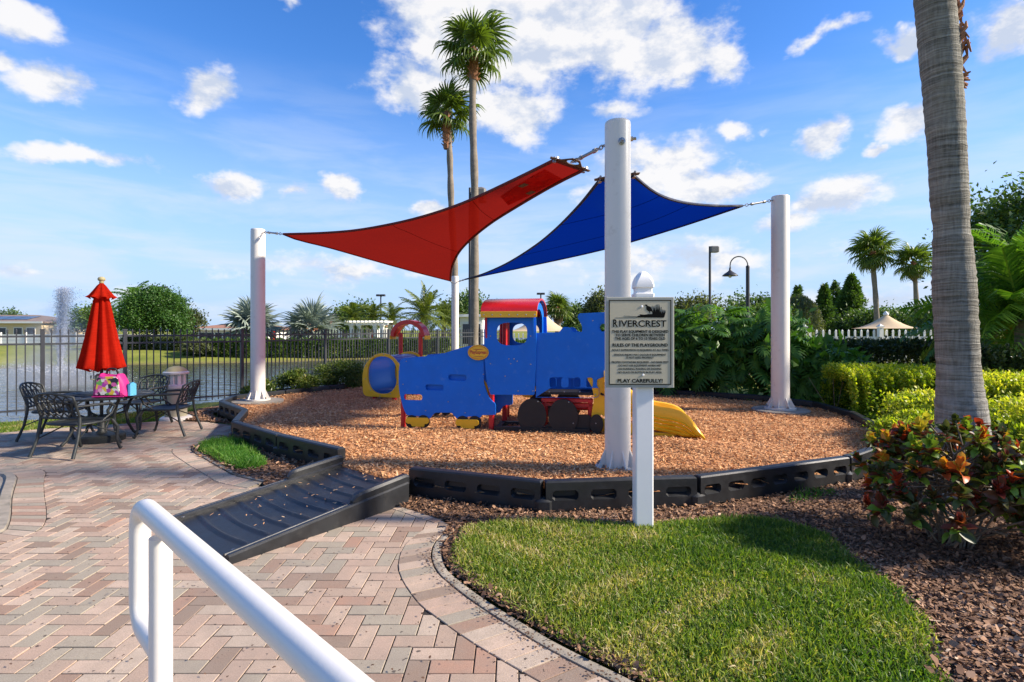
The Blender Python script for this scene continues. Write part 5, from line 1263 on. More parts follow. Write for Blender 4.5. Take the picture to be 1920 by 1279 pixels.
def build_chair():
    e = empty('patio_chair'); w, d, hs, hb = .50, .46, .365, .735; iron = M['iron']
    # seat: curved frame with cast lattice; the chair faces local +y
    mb = MB(); out = [Vector((p.x, p.y, hs)) for p in superell(0, 0, w/2, d/2, 3.4, 36)]; mb.tube(out+[out[0]], .014, 8, caps=False)
    mb.build('seat_frame', iron, e, 60)
    mb = MB(); rows = []
    for i in range(9):
        y = -d/2+d*i/8*.98+.004; row = []
        for j in range(9):
            u = -1+2*j/8; lim = (1-abs(2*y/d)**3.4)**(1/3.4) if abs(2*y/d) < 1 else .3
            row.append((u*w/2*max(lim,.45), y, hs-.012*(1-u*u)*(1-(2*y/d)**2)))
        rows.append(row)
    mb.grid(rows); mb.grid([[Vector(p)-Vector((0,0,.006)) for p in r][::-1] for r in rows]); mb.build('seat', iron, e, 60)
    def bp(u, v):                                          # point on the curved, raked backrest; u across -1..1, v up 0..1
        top = 1-.22*u*u*v if True else 1
        return Vector((u*(w/2-.01), -d/2+.01-.13*v-.05*(u*u)*-1*v-.02*(1-u*u), hs+.075+(hb-hs-.075)*v*(1-.16*u*u)))
    mb = MB(); n = 14
    loop = [bp(-1, v) for v in np.linspace(0,1,6)]+[bp(u, 1) for u in np.linspace(-1,1,n)][1:-1]+[bp(1, v) for v in np.linspace(1,0,6)]+[bp(u, 0) for u in np.linspace(1,-1,n)][1:]
    mb.tube(loop, .0135, 8, caps=False); mb.build('back_frame', iron, e, 60)
    mb = MB()
    for k in range(-3, 8):
        for s in (1, -1):
            P = []
            for t in np.linspace(0, 1, 8):
                u = s*(-1.0+.36*k+t*.75+.10*math.sin(t*math.pi*2)); 
                if -1 <= u <= 1: P.append(bp(u, t))
            if len(P) > 1: mb.tube(P, .0085, 5)
    for v in (.33, .67): mb.tube([bp(u, v) for u in np.linspace(-1,1,12)], .007, 5)
    mb.build('back_lattice', iron, e, 60)
    for s in (-1, 1):
        mb = MB(); mb.tube([bp(s, .05)+Vector((0,.0,.0)), Vector((s*(w/2-.005),-d/2+.0,hs)), Vector((s*(w/2+.0),-d/2-.03,.2)), Vector((s*(w/2+.015),-d/2-.10,.006))], [.016,.017,.016,.018], 8); mb.build('leg', iron, e, 60)
        mb = MB(); mb.tube([Vector((s*(w/2-.03),d/2-.03,hs)), Vector((s*(w/2-.0),d/2+.02,.27)), Vector((s*(w/2-.0),d/2+.005,.12)), Vector((s*(w/2+.012),d/2+.035,.02)), Vector((s*(w/2+.012),d/2+.05,.006))], [.018,.02,.016,.016,.022], 8); mb.build('leg', iron, e, 60)
        mb = MB(); mb.tube([bp(s, .55), Vector((s*(w/2+.02),-.08,.575)), Vector((s*(w/2+.03),.12,.57)), Vector((s*(w/2+.025),.185,.53)), Vector((s*(w/2+.01),.16,.45)), Vector((s*(w/2-.01),.06,hs+.01))], [.012,.016,.017,.014,.012,.012], 8); mb.build('armrest', iron, e, 60)
    for s in (-1, 1):
        mb = MB(); mb.tube([Vector((s*w*.5,-d/2-.03,.2)), Vector((s*w*.3,0,.33)), Vector((s*w*.5,d/2+.0,.2))], .008, 6); mb.build('brace', iron, e, 60)
    return e
def place_chairs():
    spots = [((-5.26,6.74), R(-8), 'black lattice-back patio chair with its back to the camera, in front of the table'), ((-6.30,7.72), R(-75), 'black lattice-back patio chair whose top shows behind the chair facing away'),
             ((-4.93,7.93), R(98), 'black lattice-back patio chair seen from the side, before the white lamp bollard'), ((-5.78,8.58), R(172), 'black lattice-back patio chair facing the camera beyond the table, near the pink bag')]
    c0 = build_chair(); cs = [c0]+[copy_tree(c0) for _ in spots[1:]]
    for o, (p, rz, lab) in zip(cs, spots):
        o.location = (p[0], p[1], .009); o.rotation_euler.z = rz; o.scale = (1.08, 1.08, 1.03); tag(o, lab, 'patio chair', 'black cast metal chairs round the patio table')
place_chairs()
def build_bag():
    e = empty('backpack', (-5.20,7.22,.625), R(6), 'pink child bag with a bright printed front on the patio table', 'bag')
    w, d, h = .42, .20, .31
    out = round_poly([(-w/2,0,.04),(w/2,0,.04),(w/2-.035,h*.62,.1),(w/2-.10,h,.05),(.05,h-.025,.05),(-.06,h-.018,.05),(-w/2+.095,h+.01,.05),(-w/2+.03,h*.6,.1)], .05, 6)
    me = plate_mesh('body', out, [], d, .055); mesh_obj('body', me, M['bag_pink'], e, 60)
    fr = round_poly([(-w/2+.06,.035,.02),(w/2-.06,.035,.02),(w/2-.085,h-.04,.05),(-w/2+.085,h-.04,.05)], .03, 5)
    o = mesh_obj('front_print', plate_mesh('front_print', fr, [], .014, .004), M['bag_print'], e, 40); o.location = (0,-d/2-.004,0)
    mb = MB(); mb.tube(crom([(-.07,.0,h-.01),(-.05,-.01,h+.045),(0,-.015,h+.06),(.05,-.01,h+.045),(.07,0,h-.01)], 5), .012, 8); mb.build('handle', M['play_black'], e, 60)
    mb = MB(); mb.cbox((w/2+.015,.02,.10), (.075,.12,.17), .025); mb.build('side_pocket', M['bag_blue'], e, 40)
    mb = MB(); mb.tube([(-w/2+.02,-d/2-.002,.012),(w/2-.02,-d/2-.002,.012)], .008, 6); mb.build('piping', M['bag_pink'], e)
build_bag()
def build_bollard():
    e = empty('lamp_bollard', (-5.62,9.28,-.03), 0, 'short white and olive lamp bollard with a domed cap beside the patio', 'bollard lamp')
    mb = MB(); mb.lathe([(.235,0),(.245,.03),(.235,.065),(.20,.085),(.17,.09)], n=32); mb.build('plinth', M['white'], e, 40)
    mb = MB(); mb.lathe([(.165,.08),(.155,.55)], n=32); mb.build('shaft', M['bollard_olive'], e, 40)
    mb = MB(); mb.lathe([(.158,.545),(.19,.56),(.19,.60),(.16,.615),(.15,.62)], n=32); mb.build('collar', M['white'], e, 40)
    for k in range(8):
        a = 2*math.pi*k/8+.1; mb = MB(); mb.cbox((0,0,.70), (.06,.035,.17), .006); o = mb.build('pier', M['white'], e, 30); o.location = (.125*math.cos(a), .125*math.sin(a), 0); o.rotation_euler.z = a+math.pi/2
    mb = MB(); mb.lathe([(.10,.61),(.10,.79)], n=24); mb.build('lamp_core', M['white'], e, 40)
    mb = MB(); mb.lathe([(.15,.78),(.19,.79),(.195,.82),(.17,.835)], n=32); mb.build('upper_ring', M['white'], e, 40)
    mb = MB(); mb.lathe([(.168,.834),(.15,.865),(.10,.90),(.04,.918),(.005,.92)], n=32); mb.build('cap', M['cap_gold'], e, 60)
build_bollard()

# ================================================================== LAMPS AND FAR STRUCTURES
def flood_pole(px, ytop, Y, box, label, arm=0.0, twin=False, z0=-.1):
    top = at(px, ytop, Y); r = .055+Y*.0006
    e = empty('light_pole', (top.x, top.y, z0), 0, label, 'light pole', 'floodlight poles')
    mb = MB(); mb.tube([(0,0,0),(0,0,top.z-z0)], [r, r*.8], 10); mb.build('pole', M['dark_metal'], e, 60)
    for s in ((-1,1) if twin else (1,)):
        mb = MB(); mb.cbox((s*(arm+box[0]/2), 0, top.z-z0-box[2]*.5), box, box[2]*.15); o = mb.build('floodlight', M['dark_metal'] if twin else plain('lamp_grey', (.16,.15,.14), .6), e, 30)
        mb = MB(); mb.tube([(0,0,top.z-z0-box[2]*.5),(s*(arm+.1),0,top.z-z0-box[2]*.5)], .03, 6); mb.build('arm', M['dark_metal'], e)
    return e
flood_pole(881, 352, 27, (.52,.5,.7), 'tall dark floodlight pole behind the taller palm trunk and red sail', .28)
flood_pole(1331, 462, 28, (.42,.4,.30), 'slim dark light pole with one box lamp above the split-leaf bush', 0)
flood_pole(714, 552, 62, (.45,.4,.22), 'distant dark pole with twin floodlights beyond the white pergola', .05, True)
flood_pole(1014, 549, 62, (.4,.4,.22), 'distant dark pole with twin floodlights above the train cab roof', .05, True)
flood_pole(305, 537, 64, (.45,.4,.22), 'distant twin floodlights rising from the bright green pond tree', .05, True)
def gooseneck():
    Y = 17.0; p = at(1402, 500, Y); e = empty('gooseneck_lamp', (p.x, Y, 0), 0, 'dark gooseneck lamp with bell shade above the split-leaf bush', 'street lamp')
    mb = MB(); mb.tube([(0,0,0),(0,0,p.z)], [.062,.055], 12); mb.lathe([(.055,p.z-.02),(.062,p.z),(.03,p.z+.04)], n=12); mb.build('post', M['dark_metal'], e, 60)
    r = .27; mb = MB(); mb.tube([(0,0,p.z)]+[(-r+r*math.cos(q), 0, p.z+.04+r*math.sin(q)) for q in np.linspace(0, math.pi, 14)]+[(-2*r,0,p.z-.06)], .018, 8); mb.build('gooseneck', M['dark_metal'], e, 60)
    mb = MB(); mb.lathe([(.03,.02),(.035,-.06),(.07,-.10),(.16,-.16),(.23,-.22),(.235,-.235),(.15,-.20),(.02,-.15)], (-2*r,0,p.z-.05), 24); mb.build('lamp_shade', M['dark_metal'], e, 50)
    mb = MB(); mb.lathe([(.01,-.17),(.05,-.22),(.05,-.27),(.01,-.30)], (-2*r,0,p.z-.05), 12); mb.build('bulb', M['white_vinyl'], e, 60)
gooseneck()
def picket_fence(x0, y0, x1, y1, ztop, label, sp=.20, z0=-.05):
    e = empty('picket_fence', (x0, y0, 0), 0, label, 'fence'); L = math.hypot(x1-x0, y1-y0); rz = math.atan2(y1-y0, x1-x0); e.rotation_euler.z = rz
    mb = MB(); mb.box((0,0,(ztop+z0)/2), (.055,.03,ztop-z0)); mb.add([(-.0275,-.015,ztop),(.0275,-.015,ztop),(.0275,.015,ztop),(-.0275,.015,ztop),(0,0,ztop+.05)], [(0,1,4),(1,2,4),(2,3,4),(3,0,4)])
    pm = mb.mesh('picket'); pm.materials.append(M['far_white'])
    mb = MB(); mb.box((0,0,(ztop+.10+z0)/2), (.12,.12,ztop+.10-z0)); mb.box((0,0,ztop+.13), (.16,.16,.04)); mb.add([(-.07,-.07,ztop+.15),(.07,-.07,ztop+.15),(.07,.07,ztop+.15),(-.07,.07,ztop+.15),(0,0,ztop+.22)], [(0,1,4),(1,2,4),(2,3,4),(3,0,4)]); po = mb.mesh('post'); po.materials.append(M['far_white'])
    n = int(L/sp)
    for k in range(n+1):
        post = k % 12 == 0; o = inst('post' if post else 'picket', po if post else pm, e); o.location.x = k*sp
    for z in (ztop-.22, z0+.25):
        mb = MB(); mb.box((L/2,.02,z), (L,.03,.09)); mb.build('rail', M['far_white'], e)
picket_fence(8.95, 17, 14.4, 17.2, 1.46, 'white picket fence beyond the dark hedge, in front of the tan shade canopy')
picket_fence(-.9, 25, 4.2, 25, 1.30, 'white picket fence seen through the window of the train cab')
def tan_shade(px, yapex, half_px, yedge, Y, label):
    c = at(px, yapex, Y); w = half_px/F*Y; ze = at(px, yedge, Y).z
    e = empty('shade_canopy', (c.x, Y, 0), R(20), label, 'shade canopy', 'tan peaked shade canopies')
    n = 32; rows = []
    for k in range(9):
        t = k/8; z = c.z-(c.z-ze)*(1-(1-t)**1.9); row = []
        for i in range(n):
            q = 2*math.pi*i/n; sag = 1-.10*t*(1-abs(math.cos(2*q))); row.append(((.05+w*t)*sag*math.cos(q), (.05+w*t)*sag*math.sin(q), z))
        rows.append(row+[row[0]])
    mb = MB(); mb.grid(rows); mb.build('canopy', M['tan_canvas'], e, 60)
    mb = MB(); mb.tube([(0,0,-.1),(0,0,c.z)], .09, 12); mb.build('pole', M['far_white'], e, 60)
    mb = MB(); mb.lathe([(.12,c.z-.02),(.13,c.z+.05),(.05,c.z+.14),(.01,c.z+.18)], n=12); mb.build('finial', M['far_white'], e, 60)
tan_shade(1661, 590, 58, 616, 28, 'tan peaked shade canopy on a white pole beyond the picket fence')
tan_shade(1014, 582, 64, 621, 30, 'tan peaked shade canopy behind the blue train cab')
def pergola():
    Y = 55; a = at(655, 610, Y); b = at(722, 610, Y); e = empty('pergola', (a.x, Y, 0), R(-6), 'white pergola with rafters beyond the pond hedge', 'pergola'); L = b.x-a.x; zt = a.z+.1
    for x in (.25, 1.0, L-.9, L-.2):
        for y in (0, 2.4):
            mb = MB(); mb.cbox((x,y,zt/2-.2), (.36,.36,zt+.3), .02); mb.box((x,y,zt-.12), (.48,.48,.1)); mb.build('column', M['far_white'], e, 30)
    for y in (-.1, 2.5): mb = MB(); mb.box((L/2,y,zt+.05), (L+.9,.14,.26)); mb.build('beam', M['far_white'], e)
    for k in range(11):
        mb = MB(); mb.box((-.2+k*(L+.4)/10,1.2,zt+.26), (.12,3.7,.18)); mb.build('rafter', M['far_white'], e)
pergola()
def building(name, label, px0, px1, Y, yeave, ytop, wall, roofm, depth=9, win=(), solar=False, rz=0, inset=.35):
    a, b = at(px0, yeave, Y), at(px1, yeave, Y); zt = at(px0, ytop, Y).z; W = b.x-a.x
    e = empty(name, (a.x, Y, 0), rz, label, 'building'); ze = a.z
    mb = MB(); mb.box((W/2, depth/2, ze/2-.3), (W, depth, ze+.6)); mb.build('wall', wall, e)
    o = .45; i = min(depth*.5, W*inset)
    base = [(-o,-o,ze+.003),(W+o,-o,ze+.003),(W+o,depth+o,ze+.003),(-o,depth+o,ze+.003)]; eav = [(x,y,ze+.2) for x,y,_ in base]; top = [(i,depth*.45,zt),(W-i,depth*.45,zt),(W-i,depth*.55,zt),(i,depth*.55,zt)]
    mb = MB(); mb.add(base+eav+top, [(3,2,1,0),(4,5,9,8),(5,6,10,9),(6,7,11,10),(7,4,8,11),(8,9,10,11),(0,1,5,4),(1,2,6,5),(2,3,7,6),(3,0,4,7)]); rf = mb.build('roof', roofm, e)
    mb = MB(); mb.box((W/2,-o-.03,ze+.10), (W+2*o+.06,.05,.24)); mb.build('fascia', M['far_white'], e)
    for (u, wd, z0, z1) in win:
        mb = MB(); mb.box((u*W,-.01,(z0+z1)/2), (wd+.16,.10,z1-z0+.16)); f = mb.build('window', M['far_white'], e)
        mb = MB(); mb.box((u*W,-.065,(z0+z1)/2), (wd,.02,z1-z0)); mb.build('pane', M['glass_dark'], f)
    if solar:
        n = Vector((0,-(zt-ze-.2),depth*.45+o)).normalized()
        for k in range(6):
            def rp(x, t): return Vector((x, -o+(depth*.45+o)*t, ze+.2+(zt-ze-.2)*t))+Vector((0,n.y*.0,.06))
            x0, x1 = W*(.08+.125*k), W*(.08+.125*k+.115); q = [rp(x0,.25), rp(x1,.25), rp(x1,.72), rp(x0,.72)]
            mb = MB(); mb.add(q+[p-Vector((0,0,.05)) for p in q], [(0,1,2,3),(7,6,5,4),(0,4,5,1),(1,5,6,2),(2,6,7,3),(3,7,4,0)]); mb.build('solar_panel', M['solar'], rf)
    return e
building('house', 'tan house with brown roof and dark solar panels beyond the white pond fence', -120, 78, 72, 606, 589, M['stucco'], M['brown_roof'], 9, [(.62,1.2,.6,1.7),(.78,1.0,.6,1.7),(.9,1.0,.6,1.7)], True)
building('house', 'low tan house with lower brown roof beside the solar panelled house', 62, 128, 82, 620, 609, M['stucco'], M['brown_roof'], 7, [(.5,1.2,.3,1.1)], False)
building('clubhouse', 'white clubhouse with terracotta roof beyond the pond hedge', 350, 500, 62, 619, 606, M['far_white'], M['terracotta'], 9, [(.10+.1*k,.75,.15,1.15) for k in range(9)], False)
building('clubhouse', 'white building with brown gable roof behind the silver fan palm', 560, 700, 78, 612, 584, M['far_white'], M['terracotta'], 10, [(.1+.13*k,.8,.2,1.3) for k in range(7)], False, 0, .45)
building('pavilion', 'white flat roofed pavilion behind the tall palm trunks', 862, 905, 50, 594, 588, M['far_white'], M['far_white'], 4, [(.35,.9,.2,2.0),(.75,.6,.2,2.0)], False)
def white_wall():
    Y = 53; a, b = at(-140, 640, Y), at(345, 640, Y); e = empty('plank_fence', (a.x, Y, 0), 0, 'white plank fence along the far bank below the tan house', 'fence'); L = b.x-a.x; n = int(L/2.4)
    pm = MB(); pm.box((0,0,.55), (.13,.13,1.36)); pmm = pm.mesh('post'); pmm.materials.append(M['far_white'])
    pl = MB(); pl.box((0,.0,0), (2.4,.04,.262)); plm = pl.mesh('plank'); plm.materials.append(M['far_white'])
    for k in range(n+1):
        o = inst('post', pmm, e); o.location = (k*2.4,0,0)
        if k < n:
            for j in range(4): q = inst('plank', plm, e); q.location = (k*2.4+1.2, .01*(j % 2), .08+j*.275)
white_wall()
def far_umbrellas():
    def make():
        e = empty('closed_umbrella'); mb = MB(); rows = []
        for r, z in ((.03,2.3),(.16,1.9),(.24,1.3),(.30,.85),(.22,.82)):
            row = [(r*(1+.18*math.cos(6*q))*math.cos(q), r*(1+.18*math.cos(6*q))*math.sin(q), z) for q in np.linspace(0, 2*math.pi, 37)]; rows.append(row)
        mb.grid(rows); mb.build('canopy', M['umbrella_red'], e, 60); mb = MB(); mb.tube([(0,0,-.1),(0,0,2.4)], .03, 8); mb.build('pole', M['dark_metal'], e); return e
    spots = [(347,630,58,'distant closed red umbrella at the end of the white clubhouse'),(512,632,54,'distant closed red umbrella between the silver fan palms'),(702,625,57,'distant closed red umbrella inside the white pergola'),(1899,622,15.5,'closed red umbrella behind the feather palm beside the big trunk')]
    o0 = make()
    for k, (px, py, Y, lab) in enumerate(spots):
        o = o0 if k == 0 else copy_tree(o0); p = at(px, py, Y); o.location = (p.x, Y, -.35 if k < 3 else -.05); s = 1.0 if k < 3 else .85; o.scale = (s,s,s); tag(o, lab, 'umbrella', 'closed red umbrellas by the far buildings')
far_umbrellas()
def fountain():
    p = at(113, 700, 21.0); e = empty('fountain', (p.x, 21.0, WATER_Z), 0, 'white water fountain jet spraying up from the pond', 'fountain')
    def drops(n, fun, s0, s1, name):
        t = rng.random(n); P = fun(n, t); D = rand_unit(n); s = rng.uniform(s0, s1, n)
        V, Fq = leaves(P, D, rand_unit(n), s*1.6, s, .3); o = mesh_obj(name, np_mesh(name, V, Fq, None, M['spray']), None, e); tag(o, kind='stuff')
    H = 3.75
    def jet(n, t):
        t = t**.8; g = rng.normal(size=(n,2)); r = .03+.085*t**1.5
        lean = .10*t**2
        return np.stack([g[:,0]*r+lean+np.abs(g[:,1])*.22*t*(rng.random(n) < .35), g[:,1]*r, t*H*(1-.02*np.abs(g[:,0]))], 1)
    drops(20000, jet, .014, .038, 'jet')
    def skirt(n, t):
        a = rng.uniform(0, 2*math.pi, n); v = rng.uniform(.75, 1.05, n); tt = t; r = 2.6*tt*v; z = 1.7*(1-(2*tt-.75)**2/.5625*1.0); z = 2.9*tt*(1-tt)*1.15*v
        return np.stack([r*np.cos(a), r*np.sin(a), np.maximum(z, .0)+rng.normal(size=n)*.05], 1)
    drops(15000, skirt, .008, .022, 'spray_skirt')
    m, b, pr, o = mat_new('mist'); b.n.remove(pr)
    v = b.node('ShaderNodeVolumePrincipled'); v.inputs['Color'].default_value = (.95,.97,1,1); v.inputs['Anisotropy'].default_value = .2
    co = b.node('ShaderNodeTexCoord').outputs['Object']; n1 = b.noise(co, 1.6, 4, .6).outputs[0]
    sp = b.node('ShaderNodeSeparateXYZ'); b.put(sp.inputs[0], co); r = b.vmath('LENGTH', b.vmath('MULTIPLY', co, (1,1,0)))
    R_ = b.math('MULTIPLY_ADD', sp.outputs[2], -.62, 2.5)
    fall = b.math('SUBTRACT', 1.0, b.math('DIVIDE', r, b.math('MAXIMUM', R_, .25)), clamp=True)
    dn = b.math('MULTIPLY', b.math('MULTIPLY', fall, b.rng(n1, .36, .72)), b.rng(sp.outputs[2], 3.6, 0.2, .10, 1.0))
    b.put(v.inputs['Density'], b.math('MULTIPLY', dn, 2.0)); b.l.new(v.outputs[0], o.inputs['Volume'])
    mb = MB(); mb.lathe([(.05,.02),(2.6,.02),(2.5,.5),(1.9,1.5),(.9,2.6),(.45,3.5),(.05,3.7)], n=20); mo = mb.build('mist', m, e); tag(mo, kind='stuff')
fountain()
# ================================================================== PLANTS
def blob_leaves(c, rad, n, L, W, clumps=24, spread=.33, up=.35, shell=.55, flat=.0, lift=0.0, zmin=None):
    """leaf positions in clumps through an ellipsoid; returns V, F, tone per face"""
    c = np.array(c, float); rad = np.array(rad, float)
    u = rand_unit(clumps)*(shell+(1-shell)*rng.random((clumps,1)))**.6
    u[:,2] = np.where(u[:,2] < -.6, -u[:,2]*.3, u[:,2])
    ct = rng.normal(size=clumps)*.13; cs = rng.uniform(.7,1.25,clumps)
    k = rng.integers(0, clumps, n); g = rng.normal(size=(n,3))*spread*cs[k][:,None]; g[:,2] *= .75
    P = c+(u[k]+g)*rad
    if zmin is not None: P[:,2] = np.where(P[:,2] < zmin, zmin+rng.random(n)*.3*rad[2], P[:,2])
    out = unit((P-c)/rad); D = unit(out*.6+rng.normal(size=(n,3))*.8+np.array([0,0,-.15+lift])); U = unit(out*.5+np.array([0,0,up])+rng.normal(size=(n,3))*.5)
    s = rng.uniform(.7,1.3,n)
    V, Fq = leaves(P, D, U, L*s, W*s, .18)
    t = np.clip(.42+ct[k]+rng.normal(size=n)*.17, 0, 1)
    return V, Fq, t
def trunk_mb(h, r, lean=(0,0), forks=0, crown=None):
    mb = MB(); pts = [Vector((lean[0]*t*t, lean[1]*t*t, h*t)) for t in np.linspace(-.05, 1, 6)]
    mb.tube(pts, [r*(1.25-.6*t) for t in np.linspace(0, 1, 6)], 10)
    for k in range(forks):
        a = 2*math.pi*k/forks+random.random(); c = crown; e = Vector((math.cos(a)*c[0]*.6, math.sin(a)*c[1]*.6, h+c[2]*(.1+.8*random.random()))); b0 = pts[-1]*(.75+.2*random.random())
        mb.tube([b0, b0.lerp(e, .5)+Vector((0,0,.1*c[2])), e], [r*.5, r*.32, r*.1], 7)
    return mb
def broadleaf(name, label, px, ytop, ybot, wpx, Y, mat, n, L, cat='tree', group=None, clumps=36, depth=None, x=None, zground=-.05, shape=None, spread=.28):
    c = at(px, (ytop+ybot)/2, Y); rx = wpx/2/F*Y*.84; rz = (ybot-ytop)/2/F*Y*.86; ry = depth or rx*.9
    e = empty(name, (c.x, Y, zground), 0, label, cat, group)
    h = max(c.z-zground, .3)
    trunk_mb(h*.92, max(.06, rx*.06), forks=6, crown=(rx,ry,rz)).build('trunk', M['trunk_dark'], e, 60)
    V, Fq, t = blob_leaves((0,0,c.z-zground), (rx,ry,rz), n, L, L*.55, clumps, spread)
    o = mesh_obj('crown', np_mesh('crown', V, Fq, {'tone': t}, mat), None, e); return e
def cone_tree(label, px, ytop, ybot, wpx, Y, n, L, mat=None, zground=-.05):
    c = at(px, ytop, Y); zb = max(at(px, ybot, Y).z, .2); W = wpx/2/F*Y*1.25; H = c.z-zb
    e = empty('conifer_tree', (c.x, Y, zground), 0, label, 'tree', 'tall conifers beyond the picket fence')
    mb = MB(); mb.tube([(0,0,0),(0,0,c.z-zground-.3)], [W*.12, .03], 8); mb.build('trunk', M['trunk_dark'], e, 60)
    K = 46; tt = rng.random(K)**.8; aa = rng.uniform(0, 2*math.pi, K); k = rng.integers(0, K, n)
    t = np.clip(tt[k]+rng.normal(size=n)*.045, 0, 1); r = W*(1.03-t)**.8*np.sqrt(rng.random(n))*(.85+.28*np.sin(aa[k]*3+tt[k]*20)); a = aa[k]+rng.normal(size=n)*.5
    P = np.stack([r*np.cos(a), r*np.sin(a), zb-zground+H*t-r*.12], 1); r = r+np.abs(rng.normal(size=n))*.12*W; P[:,2] += rng.normal(size=n)*.12; D = np.stack([np.cos(a), np.sin(a), np.full(n,.35)], 1)+rng.normal(size=(n,3))*.6
    s = rng.uniform(.7,1.3,n); V, Fq = leaves(P, D, rng.normal(size=(n,3))+np.array([0,0,.8]), L*s, L*.4*s)
    mesh_obj('crown', np_mesh('crown', V, Fq, {'tone': np.clip(.4+rng.normal(size=K)[k]*.12+rng.normal(size=n)*.15, 0, 1)}, mat or M['cypress']), None, e)
def hedge(name, label, path, w, h, n, L, mat, z0=-.05, group=None, top_lit=.0, gap=.1, lumps=.12):
    """clipped hedge: leaves fill a rounded box swept along a path"""
    P0 = [Vector((*p,0)) for p in path]; o = P0[0]; e = empty(name, (o.x,o.y,z0), 0, label, 'hedge', group)
    Ltot = path_len(P0); pts = resample(P0, 60); A = np.array([(p.x-o.x, p.y-o.y) for p in pts])
    s = rng.random(n)*59; i = np.minimum(s.astype(int), 58); f = (s-i)[:,None]; base = A[i]*(1-f)+A[i+1]*f; T = unit(A[i+1]-A[i]); N = np.stack([-T[:,1], T[:,0]], 1)
    # points near the skin of the box (two sides and top)
    side = rng.random(n); dep = rng.beta(1,4,n)*.30
    u = np.where(side < .36, -1+dep, np.where(side < .55, 1-dep, rng.uniform(-1,1,n))); v = np.where(side < .55, rng.random(n)**.8, 1-dep*.8)
    wob = 1+lumps*np.sin(s*1.9+np.sin(s*.7)*2)+lumps*.6*np.sin(s*5.1+u*2)
    X = base+N*(u*w/2*wob*(1-.18*v**3))[:,None]; Z = v*h*(1+lumps*.6*np.sin(s*2.3+u*1.5)+.03*rng.normal(size=n))*(1-.10*np.abs(u)**3)
    P = np.concatenate([X, Z[:,None]], 1); out = np.concatenate([N*(u*(1-v*.5))[:,None], (v**2)[:,None]], 1)
    D = unit(out*.7+rng.normal(size=(n,3))*.7+np.array([0,0,.1])); U = unit(out*.4+np.array([0,0,.5])+rng.normal(size=(n,3))*.5); q = rng.uniform(.7,1.3,n)
    V, Fq = leaves(P, D, U, L*q, L*.55*q, .18)
    t = np.clip(.36+.14*np.sin(s*3.1+u*3)*np.sin(v*6+s)+rng.normal(size=n)*.17+top_lit*(rng.random(n) < v**3*.8)*.5, 0, 1)  # tone raised towards the top, painting in light from above
    mesh_obj('foliage', np_mesh('foliage', V, Fq, {'tone': t}, mat), None, e)
    mb = MB(); st = max(4, int(Ltot/.5))
    for p in resample(P0, st): 
        q = p-o
        for k in range(3): mb.tube([q+Vector((random.uniform(-.05,.05),random.uniform(-.05,.05),0)), q+Vector((random.uniform(-.2,.2)*w,random.uniform(-.3,.3)*w,h*.8))], [.006,.003], 5)
    mb.build('stems', M['stem'], e, 60); return e
def shrub(name, label, x, y, r, h, n, L, mat, group=None, z0=0.0, clumps=30, top_lit=.3, spread=.2, cat='shrub', ry=None):
    e = empty(name, (x,y,z0), 0, label, cat, group)
    V, Fq, t = blob_leaves((0,0,h*.52), (r*.82,(ry or r)*.82,h*.46), n, L, L*.5, clumps, spread, lift=.35, shell=.7, zmin=.02)
    zc = V.reshape(-1,4,3)[:,:,2].mean(1)/h; t = np.clip(t-.05+top_lit*np.clip(rng.normal(size=len(t))*.25+zc-.55, -.3, .6), 0, 1)  # upper leaves coloured lighter, as if lit from the top
    mesh_obj('foliage', np_mesh('foliage', V, Fq, {'tone': t}, mat), None, e)
    mb = MB()
    for k in range(9):
        a = 2*math.pi*k/9; mb.tube([(random.uniform(-.05,.05),random.uniform(-.05,.05),-.02),(math.cos(a)*r*.35,math.sin(a)*r*.35,h*.5),(math.cos(a)*r*.6,math.sin(a)*r*.6,h*.82)], [.014,.009,.004], 5)
    mb.build('stems', M['stem'], e, 60); return e

# ---- palms
def fan_frond_mesh(Rr, pet, segs=26, spread=300, droop=.25, sag=.15, mat='fan_leaf', wmul=1.0, ragged=.1):
    """one fan leaf: petiole along +x, pleated blade with drooping tips"""
    hub = np.array([pet, 0, -pet*sag*.4]); a = np.radians(np.linspace(-spread/2, spread/2, segs)); n = segs
    D = np.stack([np.cos(a), np.sin(a), .12*np.cos(a*2)-.05-.10*np.abs(a)/2.6], 1); L = Rr*(.78+.22*np.cos(a*.55))*(1+ragged*rng.normal(size=n)*.5)
    U = np.stack([np.zeros(n), np.zeros(n), np.ones(n)], 1)+np.stack([-np.sin(a), np.cos(a), np.zeros(n)], 1)*(np.where(np.arange(n) % 2, .55, -.55))[:,None]
    w = 2*math.pi*Rr*.5*(spread/360)/segs*1.12*wmul
    V1, F1 = strips(np.tile(hub, (n,1)), D, U, L*.72, .012, w, w*.75, .03, droop*.35)
    tips = V1.reshape(n,6,3)[:,4:6].mean(1); D2 = D*.8+np.array([0,0,-droop*2.2]); V2, F2 = strips(tips, D2, U, L*.42, w*.75, w*.42, .006, 0, droop*1.2)
    pt = np.array([[0,0,0.]]); V3, F3 = strips(pt, np.array([[1,0,-sag*.4]]), np.array([[0,0,1.]]), pet, Rr*.05, Rr*.035, Rr*.03)
    V, Fq = join_parts([(V1,F1),(V2,F2),(V3,F3)]); t = np.clip(np.concatenate([np.repeat(.42+rng.normal(size=n)*.14, 2), np.repeat(.50+rng.normal(size=n)*.15, 2), [.7,.7]]), 0, 1)
    return np_mesh('frond', V, Fq, {'tone': t}, M[mat])
